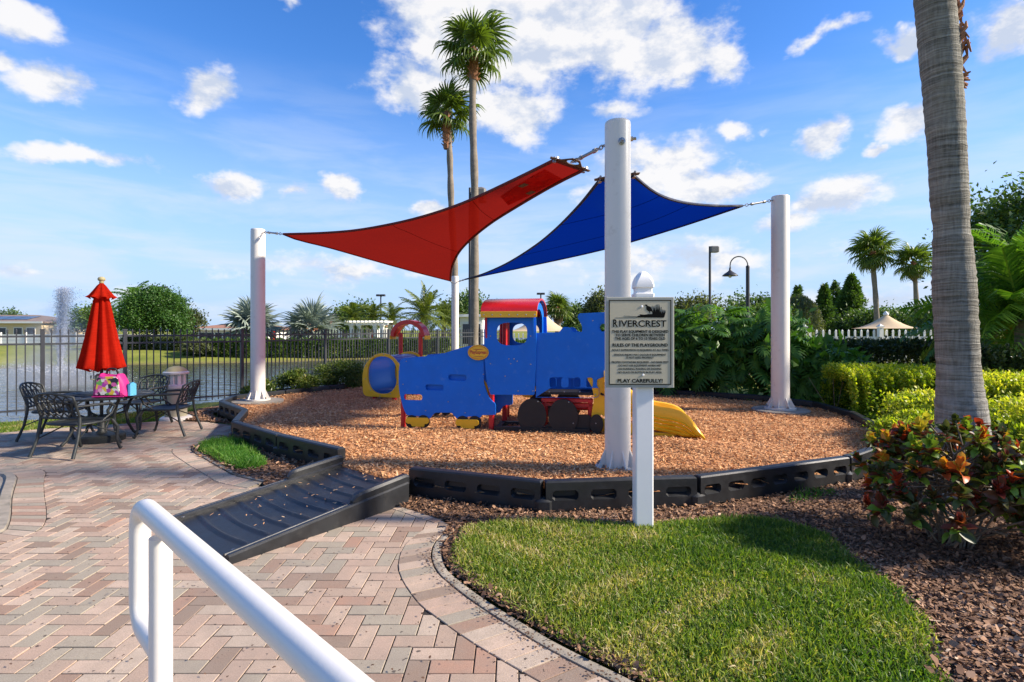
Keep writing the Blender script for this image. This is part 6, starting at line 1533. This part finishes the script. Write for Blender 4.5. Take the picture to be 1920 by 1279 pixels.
def feather_frond_mesh(Lf, leaflets=34, ll=.45, arch=.5, mat='areca', w=.022, droop=.35, vee=.5):
    """one feather leaf: rachis arching along +x with two rows of leaflets"""
    s = np.linspace(.16, 1, leaflets); th = .5-arch*1.9*s; ds = Lf/leaflets
    x = np.cumsum(np.cos(th))*ds; z = np.cumsum(np.sin(th))*ds; P = np.stack([x, np.zeros_like(x), z], 1); T = np.stack([np.cos(th), np.zeros_like(th), np.sin(th)], 1)
    parts, tn = [], []
    for sd_ in (-1, 1):
        D = T*.65+np.array([0, sd_*.85, vee*.5])+rng.normal(size=(leaflets,3))*.09; L = ll*np.sin(np.pi*np.clip(s*.86+.12, 0, 1))**.6*(1+rng.normal(size=leaflets)*.08)
        parts.append(strips(P, D, np.tile([[0,0,1.]], (leaflets,1)), L, w*.6, w, w*.15, .04, droop)); tn.append(np.repeat(.45+rng.normal(size=leaflets)*.16, 2))
    V3, F3 = strips(P[:-1], P[1:]-P[:-1], np.tile([[0,0,1.]], (leaflets-1,1)), np.linalg.norm(P[1:]-P[:-1], axis=1), w*.9, w*.8, w*.7); parts.append((V3,F3)); tn.append(np.full(2*(leaflets-1), .9))
    parts.append(strips(np.array([[0,0,0.]]), P[:1], np.array([[0,0,1.]]), np.linalg.norm(P[0]), w*2, w*1.4, w)); tn.append([.9,.9])
    V, Fq = join_parts(parts); return np_mesh('frond', V, Fq, {'tone': np.clip(np.concatenate(tn), 0, 1)}, M[mat])
def put_fronds(e, metas, top, n, el0, el1, name='frond', jit=.12, start=0.0, scale=1.0, tilt=0.0):
    for k in range(n):
        f = (k+.5)/n; az = start+k*2.39996+random.gauss(0, jit); el = R(el0+(el1-el0)*f**.9+random.gauss(0, 5)); s = scale*(1+random.gauss(0, .07))
        m = Matrix.Translation(top+Vector((0,0,-.25*f*scale*.6))) @ Matrix.Rotation(az, 4, 'Z') @ Matrix.Rotation(-el, 4, 'Y') @ Matrix.Rotation(random.gauss(0,.25)+tilt, 4, 'X') @ Matrix.Scale(s, 4)
        o = inst(name, random.choice(metas), e, m); o['tone'] = random.gauss(0, .06)
def palm_trunk(e, pts, radii, mat, n=14, name='trunk'):
    mb = MB(); mb.tube(pts, radii, n); return mb.build(name, mat, e, 60)
def fan_palm(name, label, base, path_px, Y, r0, r1, fr, nf, el=(78,-38), boots=1.0, skirt=0, group=None, mat='fan_leaf', trunkmat='trunk_grey', zb=-.1, droop=.25):
    """path_px: (px, py) centre line of the trunk from foot to crown"""
    P = [at(px, py, Y) for px, py in path_px]; o = Vector((P[0].x, Y, zb)); e = empty(name, o, 0, label, 'palm tree', group)
    q = [Vector((P[0].x, Y, zb))]+P; q = [p-o for p in crom(q, 6)]; m = len(q)
    palm_trunk(e, q, [r0+(r1-r0)*min(1, k/(m-1)*1.15)+.012*math.sin(k*1.7) for k in range(m)], M[trunkmat])
    top = q[-1]
    mb = MB(); nb = int(10*boots)+3
    mb.tube([top-Vector((0,0,boots)), top-Vector((0,0,boots*.4)), top+Vector((0,0,.1))], [r1*1.15, r1*1.5, r1*.9], 12)
    for k in range(nb*3):
        a = k*2.4; z = -boots+boots*k/(nb*3); c = Vector((math.cos(a), math.sin(a), 0)); b = top+Vector((0,0,z)); mb.tube([b+c*r1*1.0, b+c*r1*2.0+Vector((0,0,.10))], [r1*.35, r1*.12], 5)
    tag(mb.build('leaf_bases', M['trunk_fibre'], e, 40), kind='stuff')
    metas = [fan_frond_mesh(fr*random.uniform(.92,1.08), fr*random.uniform(.75,1.0), 26, random.choice((250,290,320)), droop*random.uniform(.8,1.4), mat=mat) for _ in range(4)]
    put_fronds(e, metas, top+Vector((0,0,.05)), nf, *el)
    if skirt:
        dm = [fan_frond_mesh(fr*.8, fr*.7, 18, 200, .6, mat='fan_brown') for _ in range(2)]; put_fronds(e, dm, top-Vector((0,0,.1)), skirt, -45, -78, 'dead_frond')
    return e
fan_palm('fan_palm', 'tallest fan palm, its slim bare trunk rising behind the red sail', None, [(889,640),(890,500),(890,350),(886,210),(888,94)], 20, .17, .125, .72, 21, (80,-36), boots=1.1, droop=.34)
fan_palm('fan_palm', 'shorter of the twin fan palms, rising behind the red sail with orange boots', None, [(853,640),(852,500),(846,380),(843,285),(838,214)], 20.6, .15, .105, .68, 20, (80,-34), boots=1.3, droop=.34)
fan_palm('fan_palm', 'distant fan palm with brown hanging fronds above the tan canopy', None, [(1645,625),(1642,560),(1637,500),(1636,470)], 42, .21, .16, .95, 34, (80,-60), 1.0, 9, 'distant fan palms')
fan_palm('fan_palm', 'distant fan palm half hidden by the big ringed trunk', None, [(1722,625),(1718,560),(1714,490)], 41, .2, .15, .85, 30, (80,-55), .8, 10, 'distant fan palms')
fan_palm('fan_palm', 'small fan palm standing just behind the train cab roof', None, [(1046,625),(1046,600),(1045,578)], 45, .25, .25, .75, 30, (85,-25), .5, 6, 'distant fan palms')
fan_palm('silver_fan_palm', 'silver-blue fan palm on the far bank behind the pond-side white post', None, [(474,645),(474,630),(474,610)], 46, .28, .28, 1.35, 36, (85,-30), .5, 0, 'silver fan palms', 'silver_leaf', droop=.08)
fan_palm('silver_fan_palm', 'silver-blue fan palm on the far bank beside the white pergola', None, [(584,645),(584,632),(584,616)], 46, .28, .28, 1.25, 36, (85,-30), .5, 0, 'silver fan palms', 'silver_leaf', droop=.08)
def feather_palm(name, label, px, ybase, ycrown, Y, Lf, nf, mat, el, group=None, r=.16, ll=.5, arch=.55, nl=30, w=.05, zb=-.1, cat='palm tree', lean=0):
    c = at(px, ycrown, Y); e = empty(name, (c.x, Y, zb), 0, label, cat, group); top = Vector((lean,0,c.z-zb))
    palm_trunk(e, [Vector((0,0,0)), top*.5, top], [r*1.2, r, r*.9], M['trunk_grey'])
    metas = [feather_frond_mesh(Lf*random.uniform(.9,1.1), nl, ll, arch*random.uniform(.8,1.2), mat, w) for _ in range(4)]
    put_fronds(e, metas, top, nf, *el); return e
feather_palm('date_palm', 'bushy golden-green date palm beyond the pond, left of the slim post', 795, 640, 590, 46, 2.4, 46, 'date_leaf', (80,-50), None, .25, .5, .5, 30, .06)
feather_palm('date_palm', 'date palm partly hidden behind the golden-green date palm', 832, 640, 600, 50, 2.2, 34, 'date_leaf', (78,-40), None, .2, .5, .5, 26, .06)
for px, yc, Y, lab in ((662,598,56,'feather palm with arching fronds left of the pergola pole'), (700,594,58,'tall feather palm at the distant twin floodlight pole'), (735,600,57,'feather palm nearest the golden date palm, behind the pergola'), (252,568,50,'feather palm top showing behind the bright green pond tree')):
    feather_palm('feather_palm', lab, px, 640, yc, Y, 2.3, 22, 'date_leaf' if px > 600 else 'areca', (75,-15), 'distant feather palms', .12, .55, .75, 26, .07)
# ---- the ring-scarred trunk close by
def big_palm():
    Y = 4.9; prof = [(870,1806,55),(830,1806,53),(800,1804,51),(770,1802,50),(745,1800,47),(710,1798,43),(675,1796,41.5),(640,1794,42),(600,1792,42.5),(560,1790,42),(520,1788,41.5),(480,1787,39.5),(450,1785,37),(425,1783.5,37),(400,1782,40),(370,1780,41),(330,1778,41),(290,1776,41),(250,1773.5,42),(200,1770,42),(150,1766,43),(100,1762,44.5),(50,1757,44),(0,1752,43),(-80,1744,42),(-300,1722,40),(-520,1705,38)]
    P = [at(px, py, Y) for py, px, w in prof]; rr = [w/F*Y/1.24*(.91 if py < 440 else 1) for py, px, w in prof]; o = Vector((P[0].x, Y, 0))
    e = empty('palm_tree', o, 0, 'thick grey ring-scarred palm trunk leaning beside the orange croton', 'palm tree')
    pts = [Vector((P[0].x, Y, -.05)), Vector((P[0].x, Y, .1))]+P; rr = [rr[0]*1.25, rr[0]*1.1]+rr; pts = [p-o for p in pts]
    # fine rings: resample and let the radius ripple
    dense = []; dr = []
    for i in range(len(pts)-1):
        k = max(2, int((pts[i+1]-pts[i]).length/.028))
        for j in range(k): dense.append(pts[i].lerp(pts[i+1], j/k)); dr.append(rr[i]+(rr[i+1]-rr[i])*j/k)
    dr = [r+random.gauss(0,.0022)+.0015*math.sin(i*2.1) for i, r in enumerate(dr)]
    palm_trunk(e, dense, dr, M['ringed'], 40)
    top = pts[-1]; metas = [feather_frond_mesh(2.6, 36, .6, .5, 'areca', .05) for _ in range(3)]
    mb = MB()
    for k in range(34):                                   # ragged fibre and old leaf bases on the sunny side
        z = 3.75+random.random()*1.2; a = R(random.uniform(-40, 25)); c = at(1740+random.random(), 618-(z-1.5)/Y*F, Y)-o; i = min(range(len(dense)), key=lambda q: abs(dense[q].z-z)); cc = dense[i]; d = Vector((math.cos(a), math.sin(a)-.3, 0)).normalized(); r = dr[i]
        mb.tube([cc+d*r*.9, cc+d*(r+.02+.03*random.random())+Vector((0,0,.05)), cc+d*(r+.03+.04*random.random())+Vector((0,0,.12*random.uniform(-.5,1)))], [.028,.02,.006], 5)
    for k in range(9):
        z = EYE+(HZ-150+random.uniform(-14,8))*Y/F; i = min(range(len(dense)), key=lambda q: abs(dense[q].z-z)); cc = dense[i]; r = dr[i]; a = R(random.uniform(-45,5)); d = Vector((math.cos(a), math.sin(a), 0)); mb.tube([cc+d*r*.92, cc+d*(r+random.uniform(.02,.06))+Vector((0,0,random.uniform(-.05,.03)))], [.022,.006], 5)
    tag(mb.build('leaf_bases', M['trunk_fibre'], e, 40), kind='stuff')
    put_fronds(e, metas, top, 18, 75, -10)
big_palm()
# ---- split-leaf bush
def split_leaf_mesh(L):
    lob = 8; parts, tn = [], []
    P0, D0, L0_ = [], [], []
    for s in (-1, 1):
        for k in range(lob):
            f = k/(lob-1); P0.append((L*.72*f*.95, 0, -.10*L*f*f)); ang = R(118-92*f); D0.append((math.cos(ang), s*math.sin(ang), -.12-.15*f)); L0_.append(L*(.36+.22*math.sin(math.pi*min(1,f*.9+.12))))
    P0.append((L*.66,0,-.08*L)); D0.append((1,0,-.3)); L0_.append(L*.42); n = len(P0)
    V1, F1 = strips(np.array(P0), np.array(D0), np.tile([[0,0,1.]], (n,1))+rng.normal(size=(n,3))*.12, np.array(L0_), L*.10, L*.105, L*.03, .05, .16); parts.append((V1,F1)); tn.append(np.repeat(.45+rng.normal(size=n)*.12, 2))
    V2, F2 = strips(np.array([[-.02*L,0,0],[.35*L,0,-.02*L]]), np.array([[1,0,-.05],[1,0,-.2]]), np.tile([[0,0,1.]], (2,1)), np.array([.4*L,.42*L]), L*.16, L*.26, L*.14); parts.append((V2,F2)); tn.append([.5]*4)
    V3, F3 = strips(np.array([[-.85*L,0,-.45*L]]), np.array([[.85,0,.45]]), np.array([[0,0,1.]]), .95*L, .02, .016, .014); parts.append((V3,F3)); tn.append([.95,.95])
    V, Fq = join_parts(parts); return np_mesh('leaf', V, Fq, {'tone': np.clip(np.concatenate(tn), 0, 1)}, M['philo'])
def split_leaf_bush():
    metas = [split_leaf_mesh(L) for L in (.36,.41,.33,.38)]
    spots = [(3.35,12.35,1.0,1.95,'split-leaf bush closest to the rules sign, fingered leaves over the edging'),(4.35,12.0,1.0,2.1,'tallest dark green split-leaf bush left of the white post'),(5.25,11.55,.95,2.05,'split-leaf bush directly behind the white post on its pad'),(6.1,10.9,.7,1.3,'split-leaf bush between the white post and the golden hedge'),(2.35,13.2,.9,1.85,'split-leaf bush hidden behind the rules sign')]
    for x, y, r, h, lab in spots:
        e = empty('split_leaf_bush', (x,y,-.03), 0, lab, 'bush', 'split-leaf bushes behind the play area')
        for k in range(110):
            th = k*2.39996; f = (k+.5)/110; z = .22+.78*(1-f)**.8; ro = math.sqrt(max(0,1-((z-.25)/.8)**2))*(.9+.1*random.random()); p = Vector((r*ro*math.cos(th)*.95, r*ro*math.sin(th)*.95, h*z*random.uniform(.88,1.03)))
            m = Matrix.Translation(p) @ Matrix.Rotation(th+random.gauss(0,.35), 4, 'Z') @ Matrix.Rotation(R(15+45*(1-z))+random.gauss(0,.25), 4, 'Y') @ Matrix.Rotation(random.gauss(0,.3), 4, 'X') @ Matrix.Scale(random.uniform(.8,1.2), 4)
            o = inst('leaf', random.choice(metas), e, m); o['tone'] = random.gauss(0,.12)
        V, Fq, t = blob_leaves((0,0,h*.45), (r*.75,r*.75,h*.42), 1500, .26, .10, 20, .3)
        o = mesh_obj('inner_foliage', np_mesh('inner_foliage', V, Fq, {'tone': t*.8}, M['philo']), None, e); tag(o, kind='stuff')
split_leaf_bush()
# ---- croton
def croton_leaf_mesh(L, W, curl):
    n = 6; rows = []
    for i in range(n+1):
        t = i/n; w = W*(math.sin(math.pi*min(1, t*.80+.14))**.7)*(.5 if i == n else 1); z = .28*L*t-curl*L*t*t*.55; tw_ = .25*math.sin(t*5)
        rows.append([(L*t*.95, -w/2, z+.28*w-tw_*w*.25), (L*t, 0, z), (L*t*.95, w/2, z+.28*w+tw_*w*.25)])
    mb = MB(); mb.grid(rows); me = mb.mesh('leaf'); me.materials.append(M['croton']); me.shade_smooth(); return me
def croton(loc, r, h, label, nros, nleaf, limit, scale=1.0, group=None, seed=3, foreground=True):
    rnd = random.Random(seed); e = empty('croton_shrub', loc, 0, label, 'shrub', group)
    metas = [croton_leaf_mesh(L*scale, W*scale, c) for L, W, c in ((.082,.052,.5),(.074,.052,1.0),(.090,.050,.2),(.066,.050,1.5))]
    ros = []; stems = MB()
    for k in range(nros):
        th = k*2.39996+rnd.gauss(0,.2); f = (k+.5)/nros; z = .34+.66*(1-f)**.75; ro = math.sqrt(max(0, 1-((z-.38)/.66)**2))*rnd.uniform(.72,1.06)
        p = Vector((r*ro*math.cos(th), r*ro*math.sin(th), h*z*rnd.uniform(.9,1.05))); ros.append((p, th, z))
        b0 = Vector((rnd.uniform(-.12,.12), rnd.uniform(-.12,.12), 0)) if k % 4 == 0 else ros[rnd.randrange(max(1,k))][0]*.55; mid = b0.lerp(p, .5)+Vector((0,0,.03)); stems.tube([b0, mid, p], [.008*scale,.007*scale,.005*scale], 6)
    items = []
    for p, th, z in ros:
        base = rnd.choice((.44,.5,.36,.58,.30,.94,.62,.20)) if z < .7 else rnd.choice((.58,.66,.72,.78,.82,.45,.85,.9,.94)); young = rnd.random()
        axis = Vector((math.cos(th)*.5*(1.2-z), math.sin(th)*.5*(1.2-z), 1)).normalized(); q = axis.to_track_quat('Z','X').to_matrix().to_4x4()
        for j in range(nleaf):
            g = (j+.5)/nleaf; el = R(78-95*g+rnd.gauss(0,16)); az = j*2.39996+rnd.gauss(0,.25)
            m = Matrix.Translation(p-axis*(.10*g*scale)) @ q @ Matrix.Rotation(az, 4, 'Z') @ Matrix.Rotation(-el, 4, 'Y') @ Matrix.Rotation(rnd.gauss(0,.4), 4, 'X') @ Matrix.Scale(rnd.uniform(.75,1.25)*(.75+.35*g), 4)
            tn = base+rnd.gauss(0,.05) if g < .55 and young > .3 else rnd.uniform(.05,.42)
            if g > .7 and rnd.random() < .7: tn = rnd.choice((rnd.uniform(.0,.34), rnd.uniform(.9,.99)))
            if rnd.random() < .05: tn = rnd.uniform(.5,.62)
            items.append((m, rnd.choice(metas), min(max(tn,0),.99), p))
    cam_d_ = Vector((0,0,EYE))-Vector(loc); cam_d_.normalize()
    items.sort(key=lambda t: -(t[3].dot(cam_d_)+.25*t[3].z))
    for m, me, tn, _ in items[:limit]:
        o = inst('leaf', me, e, m); o['tone'] = tn
    if items[limit:]:
        mb = MB(); tones = []
        for m, me, tn, _ in items[limit:]:
            mb.add([m @ v.co for v in me.vertices], [tuple(p.vertices) for p in me.polygons]); tones += [tn]*len(me.polygons)
        me = mb.mesh('leaves'); a = me.attributes.new('tone','FLOAT','FACE'); a.data.foreach_set('value', tones); o = mesh_obj('leaves', me, M['croton'], e); me.shade_smooth(); tag(o, kind='stuff')
    stems.build('stems', M['stem'], e, 60); return e
croton((3.08,3.86,0), .62, .84, 'orange, red and green croton shrub in the bark before the palm trunk', 120, 17, 300)
croton((3.72,3.75,0), .5, .70, 'croton shrub at the edge of view beside the larger croton', 64, 16, 120, 1.0, None, 8)
croton((-4.72,4.55,0), .36, .24, 'low green and yellow plant in the concrete-edged bed by the bricks', 22, 14, 120, .55, None, 5)
# ---- hedges and shrubs on the play-area side
G = 'golden-green shrubs beyond the edging'
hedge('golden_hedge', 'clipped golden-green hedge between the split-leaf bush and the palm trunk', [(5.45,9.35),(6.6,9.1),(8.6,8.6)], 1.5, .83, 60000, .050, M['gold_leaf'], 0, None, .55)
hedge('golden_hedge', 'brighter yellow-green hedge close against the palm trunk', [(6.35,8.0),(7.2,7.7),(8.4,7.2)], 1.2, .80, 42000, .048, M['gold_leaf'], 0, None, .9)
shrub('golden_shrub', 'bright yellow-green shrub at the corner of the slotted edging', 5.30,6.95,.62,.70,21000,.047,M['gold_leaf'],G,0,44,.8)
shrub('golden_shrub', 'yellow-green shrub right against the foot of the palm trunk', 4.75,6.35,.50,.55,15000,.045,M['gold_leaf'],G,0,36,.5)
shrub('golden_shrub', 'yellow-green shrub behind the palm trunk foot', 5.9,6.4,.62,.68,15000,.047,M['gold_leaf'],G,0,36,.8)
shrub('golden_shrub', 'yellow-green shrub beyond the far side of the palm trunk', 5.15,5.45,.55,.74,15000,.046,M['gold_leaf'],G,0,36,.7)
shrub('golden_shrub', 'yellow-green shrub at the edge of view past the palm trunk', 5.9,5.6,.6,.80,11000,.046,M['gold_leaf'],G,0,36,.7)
hedge('dark_hedge', 'dark clipped hedge in front of the white picket fence', [(6.4,12.7),(9,12.5),(14,11.8)], 1.3, 1.17, 52000, .075, M['dark_hedge'], 0)
hedge('dark_hedge', 'dark hedge beyond the feather palm past the big trunk', [(7.2,9.3),(8.2,8.6),(9.6,7.9)], .9, 1.12, 26000, .07, M['dark_hedge'], 0)
S = 'round shrubs between the edging and the pond fence'
shrub('round_shrub', 'largest round olive-green shrub by the pond fence', -4.02,13.25,.62,.72,13000,.05,M['shrub_leaf'],S,-.02,30,.3)
shrub('round_shrub', 'medium round shrub left of the largest one by the pond fence', -4.72,12.25,.50,.60,9000,.05,M['shrub_leaf'],S,-.02,26,.3)
shrub('round_shrub', 'small low shrub right behind the pond-side white post', -5.25,11.55,.36,.46,5000,.05,M['shrub_leaf'],S,-.02,18,.3)
shrub('round_shrub', 'round shrub behind the yellow crawl tunnel by the pond fence', -3.35,14.6,.55,.62,7000,.05,M['shrub_leaf'],S,-.02,26,.3)
hedge('green_hedge', 'long green hedge along the far bank in front of the clubhouse', [(-22.5,38.8),(-18,38.4),(-13,39.6),(-8.5,42.5),(-5,43.5)], 1.6, 1.12, 42000, .15, M['green_hedge'], -.38)
hedge('dark_hedge', 'shaded hedge under the bright green tree on the far bank', [(-29,42),(-23.5,40.5)], 1.6, .95, 14000, .16, M['dark_hedge'], -.1)
shrub('round_shrub', 'pale flowering shrub on the far bank between tree and hedge', -21.2,37.6,1.0,.85,7000,.14,plain_leaf if False else M['willow'],None,-.15,30,.3)
hedge('green_hedge', 'green hedge behind the train before the white fence', [(-.6,23.5),(2,23.5),(5,23)], 1.6, 1.0, 20000, .11, M['green_hedge'], -.05)
# ---- trees
broadleaf('bright_tree', 'dense bright green tree on the far bank right of the red umbrella', 292, 538, 640, 128, 42, M['ash'], 30000, .165, clumps=80, spread=.2)
broadleaf('olive_tree', 'smaller olive-green tree at the shoulder of the bright green tree', 352, 578, 632, 64, 47, M['willow'], 4500, .20)
broadleaf('grey_tree', 'grey-green tree seen behind the closed red umbrella', 190, 572, 632, 120, 75, M['oak'], 6000, .35)
broadleaf('dark_tree', 'low dark tree right of the tan house roof', 92, 602, 630, 64, 92, M['oak'], 2600, .35)
broadleaf('dark_tree', 'dark tree top over the roof of the tan house', 15, 582, 620, 60, 95, M['oak'], 2600, .35)
broadleaf('dark_tree', 'dark tree behind the feather palms and pergola', 668, 566, 632, 84, 66, M['oak'], 6000, .3)
broadleaf('dark_tree', 'tree behind the slim white post and tall palm trunks', 872, 546, 632, 100, 60, M['oak'], 8000, .3)
broadleaf('dark_tree', 'small tree right of the fan palm behind the train', 1083, 572, 632, 60, 50, M['oak'], 5000, .24)
broadleaf('olive_tree', 'olive tree behind the train chimney and tall post', 1128, 548, 632, 70, 42, M['willow'], 6000, .22)
broadleaf('olive_tree', 'yellowish tree over the split-leaf bush beside the sign', 1300, 556, 640, 90, 40, M['willow'], 6000, .22)
broadleaf('dark_tree', 'tree behind the gooseneck lamp', 1412, 550, 640, 130, 42, M['oak'], 8000, .24)
broadleaf('olive_tree', 'tree between sign and light pole beyond the bush', 1220, 562, 640, 90, 46, M['oak'], 6000, .24)
broadleaf('dark_tree', 'tree behind the tan canopy and distant palm', 1685, 574, 640, 110, 48, M['oak'], 7000, .26)
broadleaf('dark_tree', 'trees low beyond the picket fence left of the palm', 1655, 586, 640, 60, 55, M['oak'], 4000, .28)
broadleaf('dark_tree', 'low tree mass between the conifers and the tan canopy', 1625, 580, 645, 130, 50, M['oak'], 8000, .24)
broadleaf('dark_tree', 'tree mass behind the drooping tree and white post', 1455, 566, 645, 120, 56, M['oak'], 8000, .26)
broadleaf('dark_tree', 'tree showing past the far edge of the big trunk', 1760, 560, 640, 110, 30, M['oak'], 8000, .17)
cone_tree('narrow dark conifer beside the drooping tree', 1546, 538, 640, 50, 50, 6000, .30)
cone_tree('tallest pointed conifer left of the tan canopy', 1597, 521, 640, 78, 52, 9000, .32)
cone_tree('pointed conifer between the narrow one and the tallest', 1568, 532, 640, 56, 58, 6000, .34)
cone_tree('dark conifer top behind the drooping tree', 1496, 540, 640, 48, 60, 5000, .34)
def drooping():
    Y = 44; c = at(1500, 600, Y); e = empty('drooping_tree', (c.x, Y, -.05), 0, 'pale drooping tree beside the white post, left of the conifers', 'tree')
    top = at(1500, 550, Y).z; trunk_mb(top*.7, .14, forks=5, crown=(1.6,1.4,1.2)).build('trunk', M['trunk_dark'], e, 60)
    K = 190; n = K*38; a = rng.uniform(0,2*math.pi,K); rr = np.sqrt(rng.random(K)); k = np.repeat(np.arange(K), 38); t = np.tile(np.linspace(0,1,38), K)
    r = rr[k]*1.7*(.45+.65*np.sqrt(t)); z = top-.05-rr[k]**2*1.1-t*t*(1.5+.9*rr[k])
    P = np.stack([r*np.cos(a[k]), r*np.sin(a[k]), np.maximum(z,.5)], 1)+rng.normal(size=(n,3))*.06; D = np.stack([np.cos(a[k])*.3, np.sin(a[k])*.3, -np.ones(n)], 1)+rng.normal(size=(n,3))*.35
    V, Fq = leaves(P, D, rng.normal(size=(n,3)), rng.uniform(.15,.3,n), .05); mesh_obj('crown', np_mesh('crown', V, Fq, {'tone': np.clip(.45+rng.normal(size=K)[k]*.14+rng.normal(size=n)*.12,0,1)}, M['willow']), None, e)
drooping()
# right-hand side: feather palm and broadleaf tree past the big trunk
feather_palm('feather_palm', 'large arching feather palm behind the big ringed trunk', 1915, 760, 590, 9.6, 1.8, 36, 'areca', (82,-22), None, .10, .55, .55, 44, .032, 0)
feather_palm('feather_palm', 'second feather palm with fronds reaching past the trunk to the tan canopy', 1860, 760, 610, 11.0, 1.25, 22, 'areca', (80,-25), None, .09, .5, .6, 40, .03, 0)
broadleaf('shade_tree', 'dark leafy tree rising behind the feather palm at the edge of view', 1965, 325, 620, 300, 12.0, M['oak'], 30000, .11, clumps=70, depth=2.0, spread=.2)
hedge('shade_hedge', 'unseen hedge added to shade the bark bed, just past the edge of view', [(5.6,.6),(5.5,2.6),(5.6,4.4)], 1.0, .85, 16000, .09, M['green_hedge'], 0)  # added out of view so its shadow falls on croton and bark
